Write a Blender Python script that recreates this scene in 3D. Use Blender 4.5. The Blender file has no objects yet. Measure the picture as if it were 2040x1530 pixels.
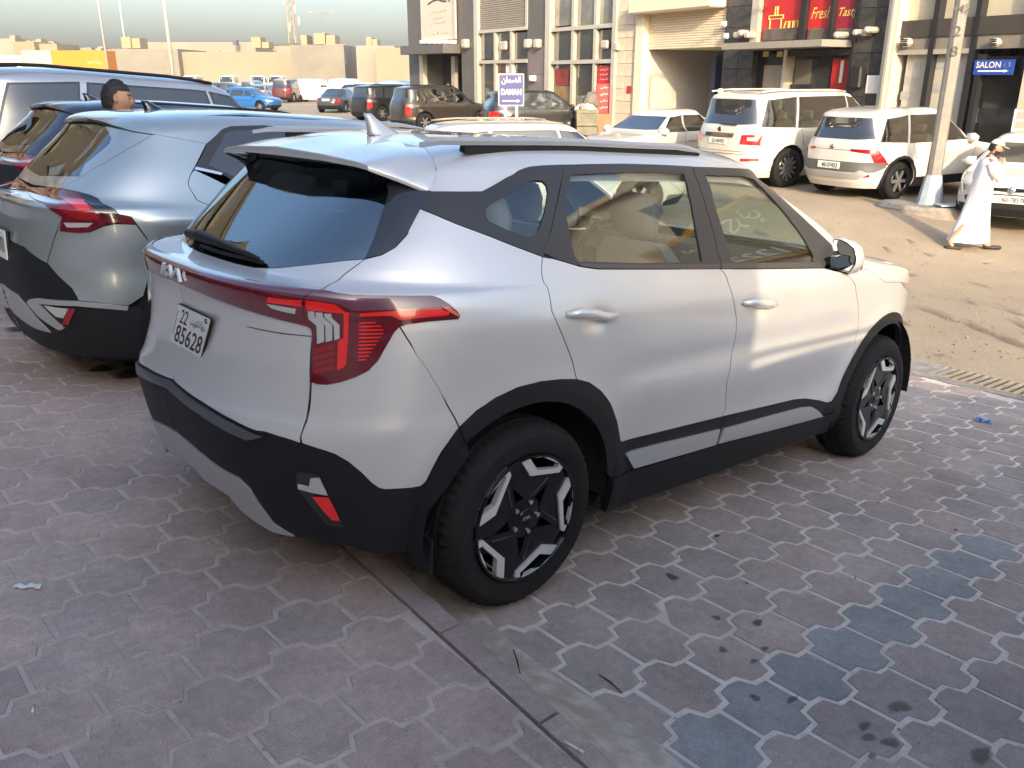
import bpy, bmesh, math, random
import numpy as np
from mathutils import Vector, Matrix, geometry, noise as mnoise
random.seed(7); np.random.seed(7)
R = math.radians
scene = bpy.context.scene
COL = scene.collection

# ------------------------------------------------------------------ camera
CAMP = [-1.914, -2.845, 1.614, 0.82275, 0.28222, 0.05655, 1711.2]   # x y z yaw pitch roll f(px at 2040) in the sloping bay's frame
def _basis(yaw, pitch, roll):
    f = np.array([math.cos(yaw)*math.cos(pitch), math.sin(yaw)*math.cos(pitch), -math.sin(pitch)])
    r = np.cross(f, [0, 0, 1.0]); r /= np.linalg.norm(r)
    u = np.cross(r, f)
    return math.cos(roll)*r + math.sin(roll)*u, -math.sin(roll)*r + math.cos(roll)*u, f
CR, CU, CF = _basis(*CAMP[3:6]); CPOS = np.array(CAMP[:3]); FPX = CAMP[6]
# the bay slopes down to the road: W turns bay coordinates into level world coordinates
_n = np.array([-.08, -.01, 1.0]); _n /= np.linalg.norm(_n)
_x = np.array([1.0, 0, 0]) - _n*_n[0]; _x /= np.linalg.norm(_x)
W = np.stack([_x, np.cross(_n, _x), _n])
BAY = Matrix([list(map(float, r_)) + [0.0] for r_ in W] + [[0, 0, 0, 1]])
CW = W @ CPOS
def ray(px):                     # ray of a photo pixel, bay frame
    d = CR*(px[0]-1020)/FPX - CU*(px[1]-765)/FPX + CF
    return d/np.linalg.norm(d)
def rayw(px): return W @ ray(px)
def gp(px, z=-.384):             # pixel -> world point on the level z
    d = rayw(px); return CW + d*(z-CW[2])/d[2]
def bay_hit(px, z=0.0):          # pixel -> bay frame point on the bay's own plane
    d = ray(px); return CPOS + d*(z-CPOS[2])/d[2]
def vplane(px, p0, ang):         # pixel -> world point on the vertical plane through p0 running along ang
    n = np.array([-math.sin(ang), math.cos(ang), 0.0]); d = rayw(px)
    return CW + d*(n @ (np.array(p0)-CW))/(n @ d)
def project(P):                  # bay frame points -> pixels
    d = np.asarray(P) - CPOS
    z = d @ CF
    return np.stack([1020 + FPX*(d @ CR)/z, 765 - FPX*(d @ CU)/z], -1)
cam_d = bpy.data.cameras.new('camera'); cam = bpy.data.objects.new('camera', cam_d); COL.objects.link(cam)
cam_d.sensor_width = 36.0; cam_d.lens = 36.0*FPX/2040.0; cam_d.clip_start = .05; cam_d.clip_end = 6000
_r, _u, _f = W @ CR, W @ CU, W @ CF
cam.matrix_world = Matrix([[_r[i], _u[i], -_f[i], CW[i]] for i in range(3)] + [[0, 0, 0, 1]])
scene.camera = cam

# ------------------------------------------------------------------ sky, sun, exposure
SUN_AZ = math.atan2(-.835, -.55)          # direction towards the sun, world xy
SUN_EL = R(21)
w_ = bpy.data.worlds.new('World'); scene.world = w_; w_.use_nodes = True
nt = w_.node_tree; bg = nt.nodes['Background']
sky = nt.nodes.new('ShaderNodeTexSky'); sky.sky_type = 'NISHITA'; sky.sun_disc = False
sky.sun_elevation = SUN_EL; sky.sun_rotation = math.pi/2 - SUN_AZ
sky.air_density = 1.1; sky.dust_density = 4.8; sky.ozone_density = 2.6; sky.altitude = 0
nt.links.new(sky.outputs[0], bg.inputs[0]); bg.inputs[1].default_value = .15
sd = bpy.data.lights.new('sun', 'SUN'); sun = bpy.data.objects.new('sun', sd); COL.objects.link(sun)
sd.energy = 2.0; sd.angle = R(.5); sd.color = (1.0, .80, .54)
_s = Vector((math.cos(SUN_AZ)*math.cos(SUN_EL), math.sin(SUN_AZ)*math.cos(SUN_EL), math.sin(SUN_EL)))
sun.rotation_euler = _s.to_track_quat('Z', 'Y').to_euler()
sun.location = (0, -40, 40)
vs = scene.view_settings; vs.view_transform = 'Standard'; vs.look = 'None'; vs.exposure = 1.55; vs.gamma = 1.0
scene.render.engine = 'CYCLES'
cy = scene.cycles; cy.use_denoising = True; cy.max_bounces = 8; cy.diffuse_bounces = 3; cy.glossy_bounces = 4
cy.transparent_max_bounces = 16; cy.transmission_bounces = 6; cy.caustics_reflective = False; cy.caustics_refractive = False
cy.sample_clamp_indirect = 6

# ------------------------------------------------------------------ materials
MATS = {}
def mat(name, col, rough=.6, metal=0.0, coat=0.0, var=0.0, vscale=6.0, bump=0.0, bscale=60.0, ior=1.5, emit=0.0, spec=.5, crough=.04, var2=None, alpha=1.0):
    """Principled material with optional noise colour variation (var) and fine relief (bump)."""
    if name in MATS: return MATS[name]
    m = bpy.data.materials.new(name); m.use_nodes = True; t = m.node_tree; b = t.nodes['Principled BSDF']
    b.inputs['Base Color'].default_value = (*col, 1); b.inputs['Roughness'].default_value = rough
    b.inputs['Metallic'].default_value = metal; b.inputs['IOR'].default_value = ior
    b.inputs['Coat Weight'].default_value = coat; b.inputs['Coat Roughness'].default_value = crough
    b.inputs['Specular IOR Level'].default_value = spec
    if emit:
        b.inputs['Emission Color'].default_value = (*col, 1); b.inputs['Emission Strength'].default_value = emit
    if var or bump:
        tc = t.nodes.new('ShaderNodeTexCoord')
    if var:
        n1 = t.nodes.new('ShaderNodeTexNoise'); n1.inputs['Scale'].default_value = vscale; n1.inputs['Detail'].default_value = 8; n1.inputs['Roughness'].default_value = .65
        t.links.new(tc.outputs['Object'], n1.inputs['Vector'])
        rp = t.nodes.new('ShaderNodeValToRGB'); rp.color_ramp.elements[0].position = .3; rp.color_ramp.elements[1].position = .7
        c2 = var2 or tuple(min(1, c*(1+var)) for c in col)
        rp.color_ramp.elements[0].color = (*[c*(1-var) for c in col], 1); rp.color_ramp.elements[1].color = (*c2, 1)
        t.links.new(n1.outputs['Fac'], rp.inputs['Fac']); t.links.new(rp.outputs['Color'], b.inputs['Base Color'])
        mp = t.nodes.new('ShaderNodeMapRange'); mp.inputs['To Min'].default_value = max(0, rough-.08); mp.inputs['To Max'].default_value = min(1, rough+.08)
        t.links.new(n1.outputs['Fac'], mp.inputs['Value']); t.links.new(mp.outputs[0], b.inputs['Roughness'])
    if bump:
        n2 = t.nodes.new('ShaderNodeTexNoise'); n2.inputs['Scale'].default_value = bscale; n2.inputs['Detail'].default_value = 5
        t.links.new(tc.outputs['Object'], n2.inputs['Vector'])
        bp = t.nodes.new('ShaderNodeBump'); bp.inputs['Strength'].default_value = bump; bp.inputs['Distance'].default_value = .01
        t.links.new(n2.outputs['Fac'], bp.inputs['Height']); t.links.new(bp.outputs[0], b.inputs['Normal'])
    MATS[name] = m; return m
def glass(name, tint, ior=1.5, gcol=(1, 1, 1), rough=.0):
    """Thin tinted pane: a transparent film that reflects by its Fresnel term."""
    if name in MATS: return MATS[name]
    m = bpy.data.materials.new(name); m.use_nodes = True; t = m.node_tree; t.nodes.remove(t.nodes['Principled BSDF'])
    o = t.nodes['Material Output']; tr = t.nodes.new('ShaderNodeBsdfTransparent'); tr.inputs[0].default_value = (*tint, 1)
    g = t.nodes.new('ShaderNodeBsdfGlossy'); g.inputs['Roughness'].default_value = rough; g.inputs[0].default_value = (*gcol, 1)
    fr = t.nodes.new('ShaderNodeFresnel'); fr.inputs[0].default_value = ior
    geo = t.nodes.new('ShaderNodeNewGeometry'); mixior = t.nodes.new('ShaderNodeMix'); mixior.data_type = 'FLOAT'
    mixior.inputs[2].default_value = ior; mixior.inputs[3].default_value = 1.0/ior
    t.links.new(geo.outputs['Backfacing'], mixior.inputs[0])      # inside face of the pane reflects as the outside one does
    inv = t.nodes.new('ShaderNodeMath'); inv.operation = 'DIVIDE'; inv.inputs[0].default_value = 1.0
    fr2 = t.nodes.new('ShaderNodeFresnel'); t.links.new(mixior.outputs[0], fr2.inputs[0])
    t.nodes.remove(fr); t.nodes.remove(inv)
    mx = t.nodes.new('ShaderNodeMixShader'); t.links.new(fr2.outputs[0], mx.inputs[0]); t.links.new(tr.outputs[0], mx.inputs[1]); t.links.new(g.outputs[0], mx.inputs[2])
    t.links.new(mx.outputs[0], o.inputs[0]); MATS[name] = m; return m
def paint(name, col, metal=.55, rough=.34, flake=.10):
    """Metallic car paint under clear coat, with fine flake and a little dust."""
    if name in MATS: return MATS[name]
    m = mat(name, col, rough=rough, metal=metal, coat=1.0, crough=.025)
    t = m.node_tree; b = t.nodes['Principled BSDF']; tc = t.nodes.new('ShaderNodeTexCoord')
    n1 = t.nodes.new('ShaderNodeTexNoise'); n1.inputs['Scale'].default_value = 3.0; n1.inputs['Detail'].default_value = 6
    t.links.new(tc.outputs['Object'], n1.inputs['Vector'])
    rp = t.nodes.new('ShaderNodeValToRGB'); e = rp.color_ramp.elements
    e[0].color = (*[c*(1-flake*.5) for c in col], 1); e[1].color = (*[min(1, c*(1+flake*.5)) for c in col], 1); e[0].position = .3; e[1].position = .75
    t.links.new(n1.outputs['Fac'], rp.inputs['Fac']); t.links.new(rp.outputs[0], b.inputs['Base Color'])
    mp = t.nodes.new('ShaderNodeMapRange'); mp.inputs['To Min'].default_value = .006; mp.inputs['To Max'].default_value = .035
    t.links.new(n1.outputs['Fac'], mp.inputs['Value']); t.links.new(mp.outputs[0], b.inputs['Coat Roughness'])
    return m

# ------------------------------------------------------------------ objects
def tag(o, label=None, cat=None, group=None, kind=None):
    if label: o['label'] = label
    if cat: o['category'] = cat
    if group: o['group'] = group
    if kind: o['kind'] = kind
    return o
def empty(name, M=None, label=None, cat=None, group=None):
    o = bpy.data.objects.new(name, None); COL.objects.link(o); o.empty_display_size = .1
    if M is not None: o.matrix_world = M
    return tag(o, label, cat, group)
def link(name, me, parent=None, M=None):
    o = bpy.data.objects.new(name, me); COL.objects.link(o)
    if parent is not None: o.parent = parent
    if M is not None: o.matrix_local = M
    return o
def make(name, V, F, m, parent=None, smooth=False, M=None, normals=None, mats=None, midx=None, angle=None):
    me = bpy.data.meshes.new(name); me.from_pydata([tuple(map(float, v)) for v in V], [], [tuple(map(int, f)) for f in F])
    for x in (mats or [m]): me.materials.append(x)
    if midx is not None: me.polygons.foreach_set('material_index', midx)
    me.update()
    if smooth:
        me.polygons.foreach_set('use_smooth', [True]*len(me.polygons))
        if angle: me.set_sharp_from_angle(angle=R(angle))
    if normals is not None: me.normals_split_custom_set_from_vertices([tuple(map(float, n)) for n in normals])
    return link(name, me, parent, M)
class MB:
    """Mesh collector: boxes, prisms, lathes, tubes joined into ONE mesh."""
    def __init__(s): s.V = []; s.F = []
    def add(s, V, F):
        b = len(s.V); s.V += [tuple(v) for v in V]; s.F += [tuple(i+b for i in f) for f in F]; return s
    def box(s, c, d, rz=0.0, bev=0.0):
        x, y, z = [h/2 for h in d]; ca, sa = math.cos(rz), math.sin(rz)
        if bev <= 0:
            P = [(a*x, b*y, e*z) for e in (-1, 1) for b in (-1, 1) for a in (-1, 1)]
            F = [(0, 2, 3, 1), (4, 5, 7, 6), (0, 1, 5, 4), (2, 6, 7, 3), (0, 4, 6, 2), (1, 3, 7, 5)]
        else:
            b_ = min(bev, x*.98, y*.98, z*.98)
            ring = [(-x+b_, -y), (x-b_, -y), (x, -y+b_), (x, y-b_), (x-b_, y), (-x+b_, y), (-x, y-b_), (-x, -y+b_)]
            rin = [(-x+b_, -y+b_), (x-b_, -y+b_), (x-b_, -y+b_), (x-b_, y-b_), (x-b_, y-b_), (-x+b_, y-b_), (-x+b_, y-b_), (-x+b_, -y+b_)]
            P = [(a, b, -z) for a, b in rin] + [(a, b, -z+b_) for a, b in ring] + [(a, b, z-b_) for a, b in ring] + [(a, b, z) for a, b in rin]
            F = []
            for l in range(3):
                for i in range(8):
                    j = (i+1) % 8; F.append((l*8+i, l*8+j, l*8+8+j, l*8+8+i))
            F.append((0, 6, 4, 2)); F.append((24, 26, 28, 30))
        return s.add([(c[0]+ca*p[0]-sa*p[1], c[1]+sa*p[0]+ca*p[1], c[2]+p[2]) for p in P], F)
    def prism(s, poly, o, e1, e2, n):
        """polygon (2D) in the frame o,e1,e2 extruded along vector n."""
        o, e1, e2, n = map(np.array, (o, e1, e2, n)); k = len(poly)
        A = [o+e1*a+e2*b for a, b in poly]; B = [p+n for p in A]
        tri = geometry.tessellate_polygon([[Vector((a, b, 0)) for a, b in poly]])
        F = [tuple(t_) for t_ in tri] + [tuple(i+k for i in reversed(t_)) for t_ in tri] + [(i, (i+1) % k, k+(i+1) % k, k+i) for i in range(k)]
        return s.add(A+B, F)
    def lathe(s, prof, c, axis, seg=32, caps=False):
        ax = Vector(axis).normalized(); e1 = ax.orthogonal().normalized(); e2 = ax.cross(e1); c = Vector(c); k = len(prof)
        V = []
        for i in range(seg):
            a = 2*math.pi*i/seg; d = e1*math.cos(a)+e2*math.sin(a)
            for rr, h in prof: V.append(c+d*rr+ax*h)
        F = [(i*k+j, ((i+1) % seg)*k+j, ((i+1) % seg)*k+j+1, i*k+j+1) for i in range(seg) for j in range(k-1)]
        if caps: F.append(tuple(i*k for i in range(seg))[::-1]); F.append(tuple(i*k+k-1 for i in range(seg)))
        return s.add(V, F)
    def tube(s, pts, rad, seg=8, caps=True):
        pts = [Vector(p) for p in pts]; n = len(pts); rad = rad if hasattr(rad, '__len__') else [rad]*n; V = []
        up = None
        for i, p in enumerate(pts):
            t_ = (pts[min(i+1, n-1)]-pts[max(i-1, 0)]).normalized()
            if up is None: up = t_.orthogonal().normalized()
            up = (up - t_*up.dot(t_)).normalized(); e2 = t_.cross(up)
            for k in range(seg):
                a = 2*math.pi*k/seg; V.append(p+(up*math.cos(a)+e2*math.sin(a))*rad[i])
        F = [(i*seg+k, i*seg+(k+1) % seg, (i+1)*seg+(k+1) % seg, (i+1)*seg+k) for i in range(n-1) for k in range(seg)]
        if caps: F.append(tuple(range(seg))[::-1]); F.append(tuple((n-1)*seg+k for k in range(seg)))
        return s.add(V, F)
    def loft(s, rings, closed=True, caps=True):
        k = len(rings[0]); b = len(s.V); V = [p for r_ in rings for p in r_]
        F = [(i*k+j, i*k+(j+1) % k, (i+1)*k+(j+1) % k, (i+1)*k+j) for i in range(len(rings)-1) for j in range(k if closed else k-1)]
        if caps and closed: F.append(tuple(range(k))[::-1]); F.append(tuple((len(rings)-1)*k+j for j in range(k)))
        return s.add(V, F)
    def build(s, name, m, parent=None, smooth=False, M=None, angle=None):
        return make(name, s.V, s.F, m, parent, smooth or bool(angle), M, angle=angle)
_tid = [0]
def text_mesh(txt, size=1.0, font=None, depth=0.0, spacing=1.0, shear=0.0, bold=0.0):
    """Flat mesh data of a line of text, centred on the origin; width and height are returned."""
    cu = bpy.data.curves.new('lettering', 'FONT'); cu.body = txt; cu.size = size; cu.align_x = 'CENTER'; cu.align_y = 'CENTER'
    cu.space_character = spacing; cu.shear = shear; cu.extrude = depth; cu.offset = bold; cu.resolution_u = 3
    ob = bpy.data.objects.new('lettering', cu); COL.objects.link(ob)
    dg = bpy.context.evaluated_depsgraph_get(); me = bpy.data.meshes.new_from_object(ob.evaluated_get(dg))
    bpy.data.objects.remove(ob); bpy.data.curves.remove(cu)
    co = np.zeros(len(me.vertices)*3); me.vertices.foreach_get('co', co); co = co.reshape(-1, 3)
    if len(co):
        mn, mx = co.min(0), co.max(0); co[:, :2] -= (mn[:2]+mx[:2])/2; me.vertices.foreach_set('co', co.ravel()); dims = mx-mn
    else: dims = np.zeros(3)
    me.update(); return me, dims
def text_on(txt, parent, m, o, e1, e2, w=None, h=None, name='lettering', off=.003, **kw):
    """Text laid on the plane at o (its centre) with e1 to the right and e2 up; scaled to width w and height h (parent frame)."""
    me, d = text_mesh(txt, **kw)
    if d[0] <= 0: return None
    e1 = np.array(e1, float); e1 /= np.linalg.norm(e1); e2 = np.array(e2, float); e2 /= np.linalg.norm(e2); n = np.cross(e1, e2)
    sx = (w/d[0]) if w else (h/d[1]); sy = (h/d[1]) if h else sx
    co = np.zeros(len(me.vertices)*3); me.vertices.foreach_get('co', co); co = co.reshape(-1, 3)
    P = np.array(o)+np.outer(co[:, 0]*sx, e1)+np.outer(co[:, 1]*sy, e2)+np.outer(co[:, 2]*0+off, n)
    me.vertices.foreach_set('co', P.ravel()); me.materials.clear(); me.materials.append(m); me.update()
    me.name = name
    return link(name, me, parent)
def smoothstep(a, b, x):
    t = np.clip((np.asarray(x, float)-a)/(b-a), 0, 1); return t*t*(3-2*t)
def pchip(xs, ys):
    xs = np.array(xs, float); ys = np.array(ys, float); h = np.diff(xs); d = np.diff(ys)/h; m = np.zeros_like(xs)
    for i in range(1, len(xs)-1):
        if d[i-1]*d[i] > 0:
            w1, w2 = 2*h[i]+h[i-1], h[i]+2*h[i-1]; m[i] = (w1+w2)/(w1/d[i-1]+w2/d[i])
    m[0] = d[0]; m[-1] = d[-1]
    def f(x):
        x = np.clip(np.asarray(x, float), xs[0], xs[-1]); i = np.clip(np.searchsorted(xs, x, side='right')-1, 0, len(xs)-2)
        t = (x-xs[i])/h[i]
        return (1+2*t)*(1-t)**2*ys[i] + t*(1-t)**2*h[i]*m[i] + t*t*(3-2*t)*ys[i+1] + t*t*(t-1)*h[i]*m[i+1]
    return f
# ------------------------------------------------------------------ car body surfaces
class CarSurf:
    """Body shell as horizontal slices. (t, v): t 0..1 rear arc from the tail's centre line to the flank, 1..2 flank, 2..3 nose arc;
    v runs up the body (profile length); above the last slice it runs inwards over the roof."""
    def __init__(s, rows, wz, rear_n, front_n, xc, crown, disp=None, roofdrop=None, kp=(6, .7)):
        # rows: (z, x_rear, x_front, x where the nose arc starts)
        rows = np.array(rows, float); z, xr, xf, xq = rows.T
        v = np.concatenate([[0], np.cumsum(np.hypot(np.diff(z), np.minimum(np.abs(np.diff(xr)), .3)) + 1e-4)]); s.vt = v[-1]
        s.z = pchip(v, z); s.xr = pchip(v, xr); s.xf = pchip(v, xf); s.w = pchip(*zip(*wz)); s.rn = pchip(*zip(*rear_n)); s.fn = pchip(*zip(*front_n))
        s.xq = pchip(v, xq); s.xc, s.crown, s.disp, s.roofdrop, s.kp = xc, crown, disp, roofdrop, kp
        s.vz = lambda zz: np.interp(zz, z, v)
        s.grid = None
    def raw(s, t, v):
        t = np.asarray(t, float); v = np.asarray(v, float); t, v = np.broadcast_arrays(t, v)
        vb = np.minimum(v, s.vt); k = np.clip(1-(v-s.vt), 0, 1)
        z = s.z(vb); w = s.w(z); xr = s.xr(vb); xf = s.xf(vb); xfc = s.xq(vb); rn = s.rn(z); fn = s.fn(z)
        th = np.clip(t, 0, 1)*math.pi/2; a = s.xc-xr; c, si = np.cos(th), np.sin(th)
        rr = (np.abs(c/a)**rn+np.abs(si/w)**rn)**(-1/rn)
        x1, y1 = s.xc-rr*c, rr*si
        tf = np.clip(t-2, 0, 1)*math.pi/2; af = xf-xfc; cf, sf = np.cos(tf), np.sin(tf)
        rf = (np.abs(sf/af)**fn+np.abs(cf/w)**fn)**(-1/fn)
        x3, y3 = xfc+rf*sf, rf*cf
        x = np.where(t <= 1, x1, np.where(t <= 2, s.xc+(xfc-s.xc)*(t-1), x3)); y = np.where(t <= 1, y1, np.where(t <= 2, w, y3))
        if s.disp is not None:
            d = s.disp(x, y, z)*(v <= s.vt)
            # push along the plan normal
            nx = np.where(t <= 1, -np.abs(c/a)**(rn-1)/a, np.where(t <= 2, 0, np.abs(sf/af)**(fn-1)/af)); ny = np.where(t <= 1, np.abs(si/w)**(rn-1)/w, np.where(t <= 2, 1, np.abs(cf/w)**(fn-1)/w))
            l = np.hypot(nx, ny)+1e-9; x = x+d*nx/l; y = y+d*ny/l
        xm = .5*(s.xr(s.vt)+s.xf(s.vt))
        x = np.where(v > s.vt, xm+(x-xm)*k, x); y = np.where(v > s.vt, y*k, y)
        z = z+np.where(v > s.vt, s.crown*(1-k**s.kp[0])**s.kp[1], 0)
        if s.roofdrop is not None: z = z+s.roofdrop(x)*smoothstep(s.z(s.vt)-.35, s.z(s.vt), z)
        return np.stack([x, -y, z], -1)        # right-hand side of the car (y < 0)
    def nrm(s, t, v, e=1e-3):
        t = np.asarray(t, float); v = np.asarray(v, float)
        ta, tb = np.clip(t-e, 0, 3), np.clip(t+e, 0, 3); va, vb = np.clip(v-e, 0, s.vt+.999), np.clip(v+e, 0, s.vt+.999)
        n = np.cross(s.raw(tb, v)-s.raw(ta, v), s.raw(t, vb)-s.raw(t, va)); n /= np.linalg.norm(n, axis=-1, keepdims=True)+1e-12
        return n
    def at(s, t, v, off=0.0):
        return s.raw(t, v)+s.nrm(t, v)*np.asarray(off)[..., None] if np.any(off) else s.raw(t, v)
    # inverse maps
    def fullv(s, t, v):             # t < 0: the mirrored half
        p = s.raw(np.abs(t), v); p[..., 1] *= np.where(t < 0, -1, 1); return p
    def from_pxs(s, pxs, M=None):
        """photo pixels -> (t, v) where their rays meet the shell (nearest facing point). M: bay offset of the car."""
        o = np.zeros(3) if M is None else np.array(M)
        if s.grid is None:
            tt = np.concatenate([np.linspace(-.6, 1, 90), np.linspace(1, 2, 60)[1:], np.linspace(2, 3, 30)[1:]]); vv = np.concatenate([np.linspace(0, s.vt, 90), np.linspace(s.vt, s.vt+.9, 30)[1:]])
            T, V = np.meshgrid(tt, vv, indexing='ij'); P = s.fullv(T, V); N = s.nrm(np.abs(T), V); N[T < 0] *= [1, -1, 1]
            s.grid = (T.ravel(), V.ravel(), project(P+o).reshape(-1, 2), np.where(((P+o-CPOS)*N).sum(-1) < .02, 0, 1e7).ravel())
        T, V, Q, far_ = s.grid; px = np.array(pxs, float).reshape(-1, 2)
        i = np.array([np.argmin((Q[:, 0]-p[0])**2+(Q[:, 1]-p[1])**2+far_) for p in px]); t, v = T[i].copy(), V[i].copy(); e = 1e-4
        f = lambda a, b: project(s.fullv(a, b)+o)
        for it_ in range(24):
            k_ = 1.0 if it_ < 9 else .6; r_ = (px-f(t, v))*k_; v0, v1 = np.clip(v-e, 0, None), np.clip(v+e, None, s.vt+.99)
            jt = (f(t+e, v)-f(t-e, v))/(2*e); jv = (f(t, v1)-f(t, v0))/(v1-v0)[:, None]
            a, b, c = (jt*jt).sum(1), (jt*jv).sum(1), (jv*jv).sum(1); l = 1e-5*(a+c); a = a+l; c = c+l
            g, h = (jt*r_).sum(1), (jv*r_).sum(1); D = a*c-b*b
            t = np.clip(t+np.clip((c*g-b*h)/D, -.05, .05), -.6, 3); v = np.clip(v+np.clip((a*h-b*g)/D, -.05, .05), 0, s.vt+.98)
        return list(zip(t.tolist(), v.tolist()))
    def from_px(s, px, M=None): return s.from_pxs([px], M)[0]
    def full(s, t, v):
        p = s.raw(abs(t), v); return p*np.array([1, -1, 1]) if t < 0 else p
    def from_xz(s, x, z):
        v = float(s.vz(z)); lo, hi = 0.0, 3.0
        for _ in range(22):
            m_ = (lo+hi)/2
            if s.raw(m_, v)[0] < x: lo = m_
            else: hi = m_
        return (lo+hi)/2, v
    def from_yz(s, y, z, front=False):
        v = float(s.vz(z)); lo, hi = (0.0, 1.0) if not front else (3.0, 2.0)
        for _ in range(22):
            m_ = (lo+hi)/2
            if -s.raw(m_, v)[1] < abs(y): lo = m_
            else: hi = m_
        return (lo+hi)/2, v

def dpx(pts, step=24):
    out = [pts[0]]
    for a, b in zip(pts, pts[1:]):
        n = max(1, int(math.hypot(b[0]-a[0], b[1]-a[1])/step)); out += [(a[0]+(b[0]-a[0])*k/n, a[1]+(b[1]-a[1])*k/n) for k in range(1, n+1)]
    return out
US = 1.45                                     # metres per unit of t (roughly), keeps triangles even
def inside(P, poly):
    x, y = P[:, 0], P[:, 1]; c = np.zeros(len(P), bool); n = len(poly)
    for i in range(n):
        x1, y1 = poly[i]; x2, y2 = poly[(i+1) % n]
        if y1 == y2: continue
        c ^= ((y1 > y) != (y2 > y)) & (x < (x2-x1)*(y-y1)/(y2-y1)+x1)
    return c
def dens(poly, step):
    out = []
    for i in range(len(poly)):
        a = np.array(poly[i]); b = np.array(poly[(i+1) % len(poly)]); n = max(1, int(math.ceil(np.linalg.norm(b-a)/step)))
        for k in range(n): out.append(tuple(a+(b-a)*k/n))
    return out
def spline(pts, n=4, closed=False):
    """Catmull-Rom through traced points."""
    P = [np.array(p, float) for p in pts]; out = []; N = len(P)
    rng = range(N if closed else N-1)
    for i in rng:
        p0, p1, p2, p3 = (P[(i-1) % N] if closed or i > 0 else P[0]), P[i], P[(i+1) % N], (P[(i+2) % N] if closed or i+2 < N else P[-1])
        for k in range(n):
            t = k/n; out.append(tuple(.5*((2*p1)+(-p0+p2)*t+(2*p0-5*p1+4*p2-p3)*t*t+(-p0+3*p1-3*p2+p3)*t**3)))
    if not closed: out.append(tuple(P[-1]))
    return out
def clip_t0(poly):
    out = []
    for i in range(len(poly)):
        a, b = poly[i], poly[(i+1) % len(poly)]
        if a[0] >= 0: out.append(a)
        if (a[0] >= 0) != (b[0] >= 0):
            k = a[0]/(a[0]-b[0]); out.append((0.0, a[1]+(b[1]-a[1])*k))
    return out
def area2(poly):
    p = np.array(poly); return .5*np.sum(p[:, 0]*np.roll(p[:, 1], -1)-np.roll(p[:, 0], -1)*p[:, 1])
def inset(poly, d):
    """move a (U,V) polygon inwards by d (metres, approximate)."""
    p = np.array(poly, float)
    if area2(p) < 0: p = p[::-1]
    e = np.roll(p, -1, 0)-p; l = np.linalg.norm(e, axis=1, keepdims=True)+1e-12; n = np.stack([-e[:, 1], e[:, 0]], 1)/l
    m_ = n+np.roll(n, 1, 0); m_ = 2*m_/np.maximum((m_*m_).sum(1, keepdims=True), .8)
    return [tuple(q) for q in p+m_*d*1.0]
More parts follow.
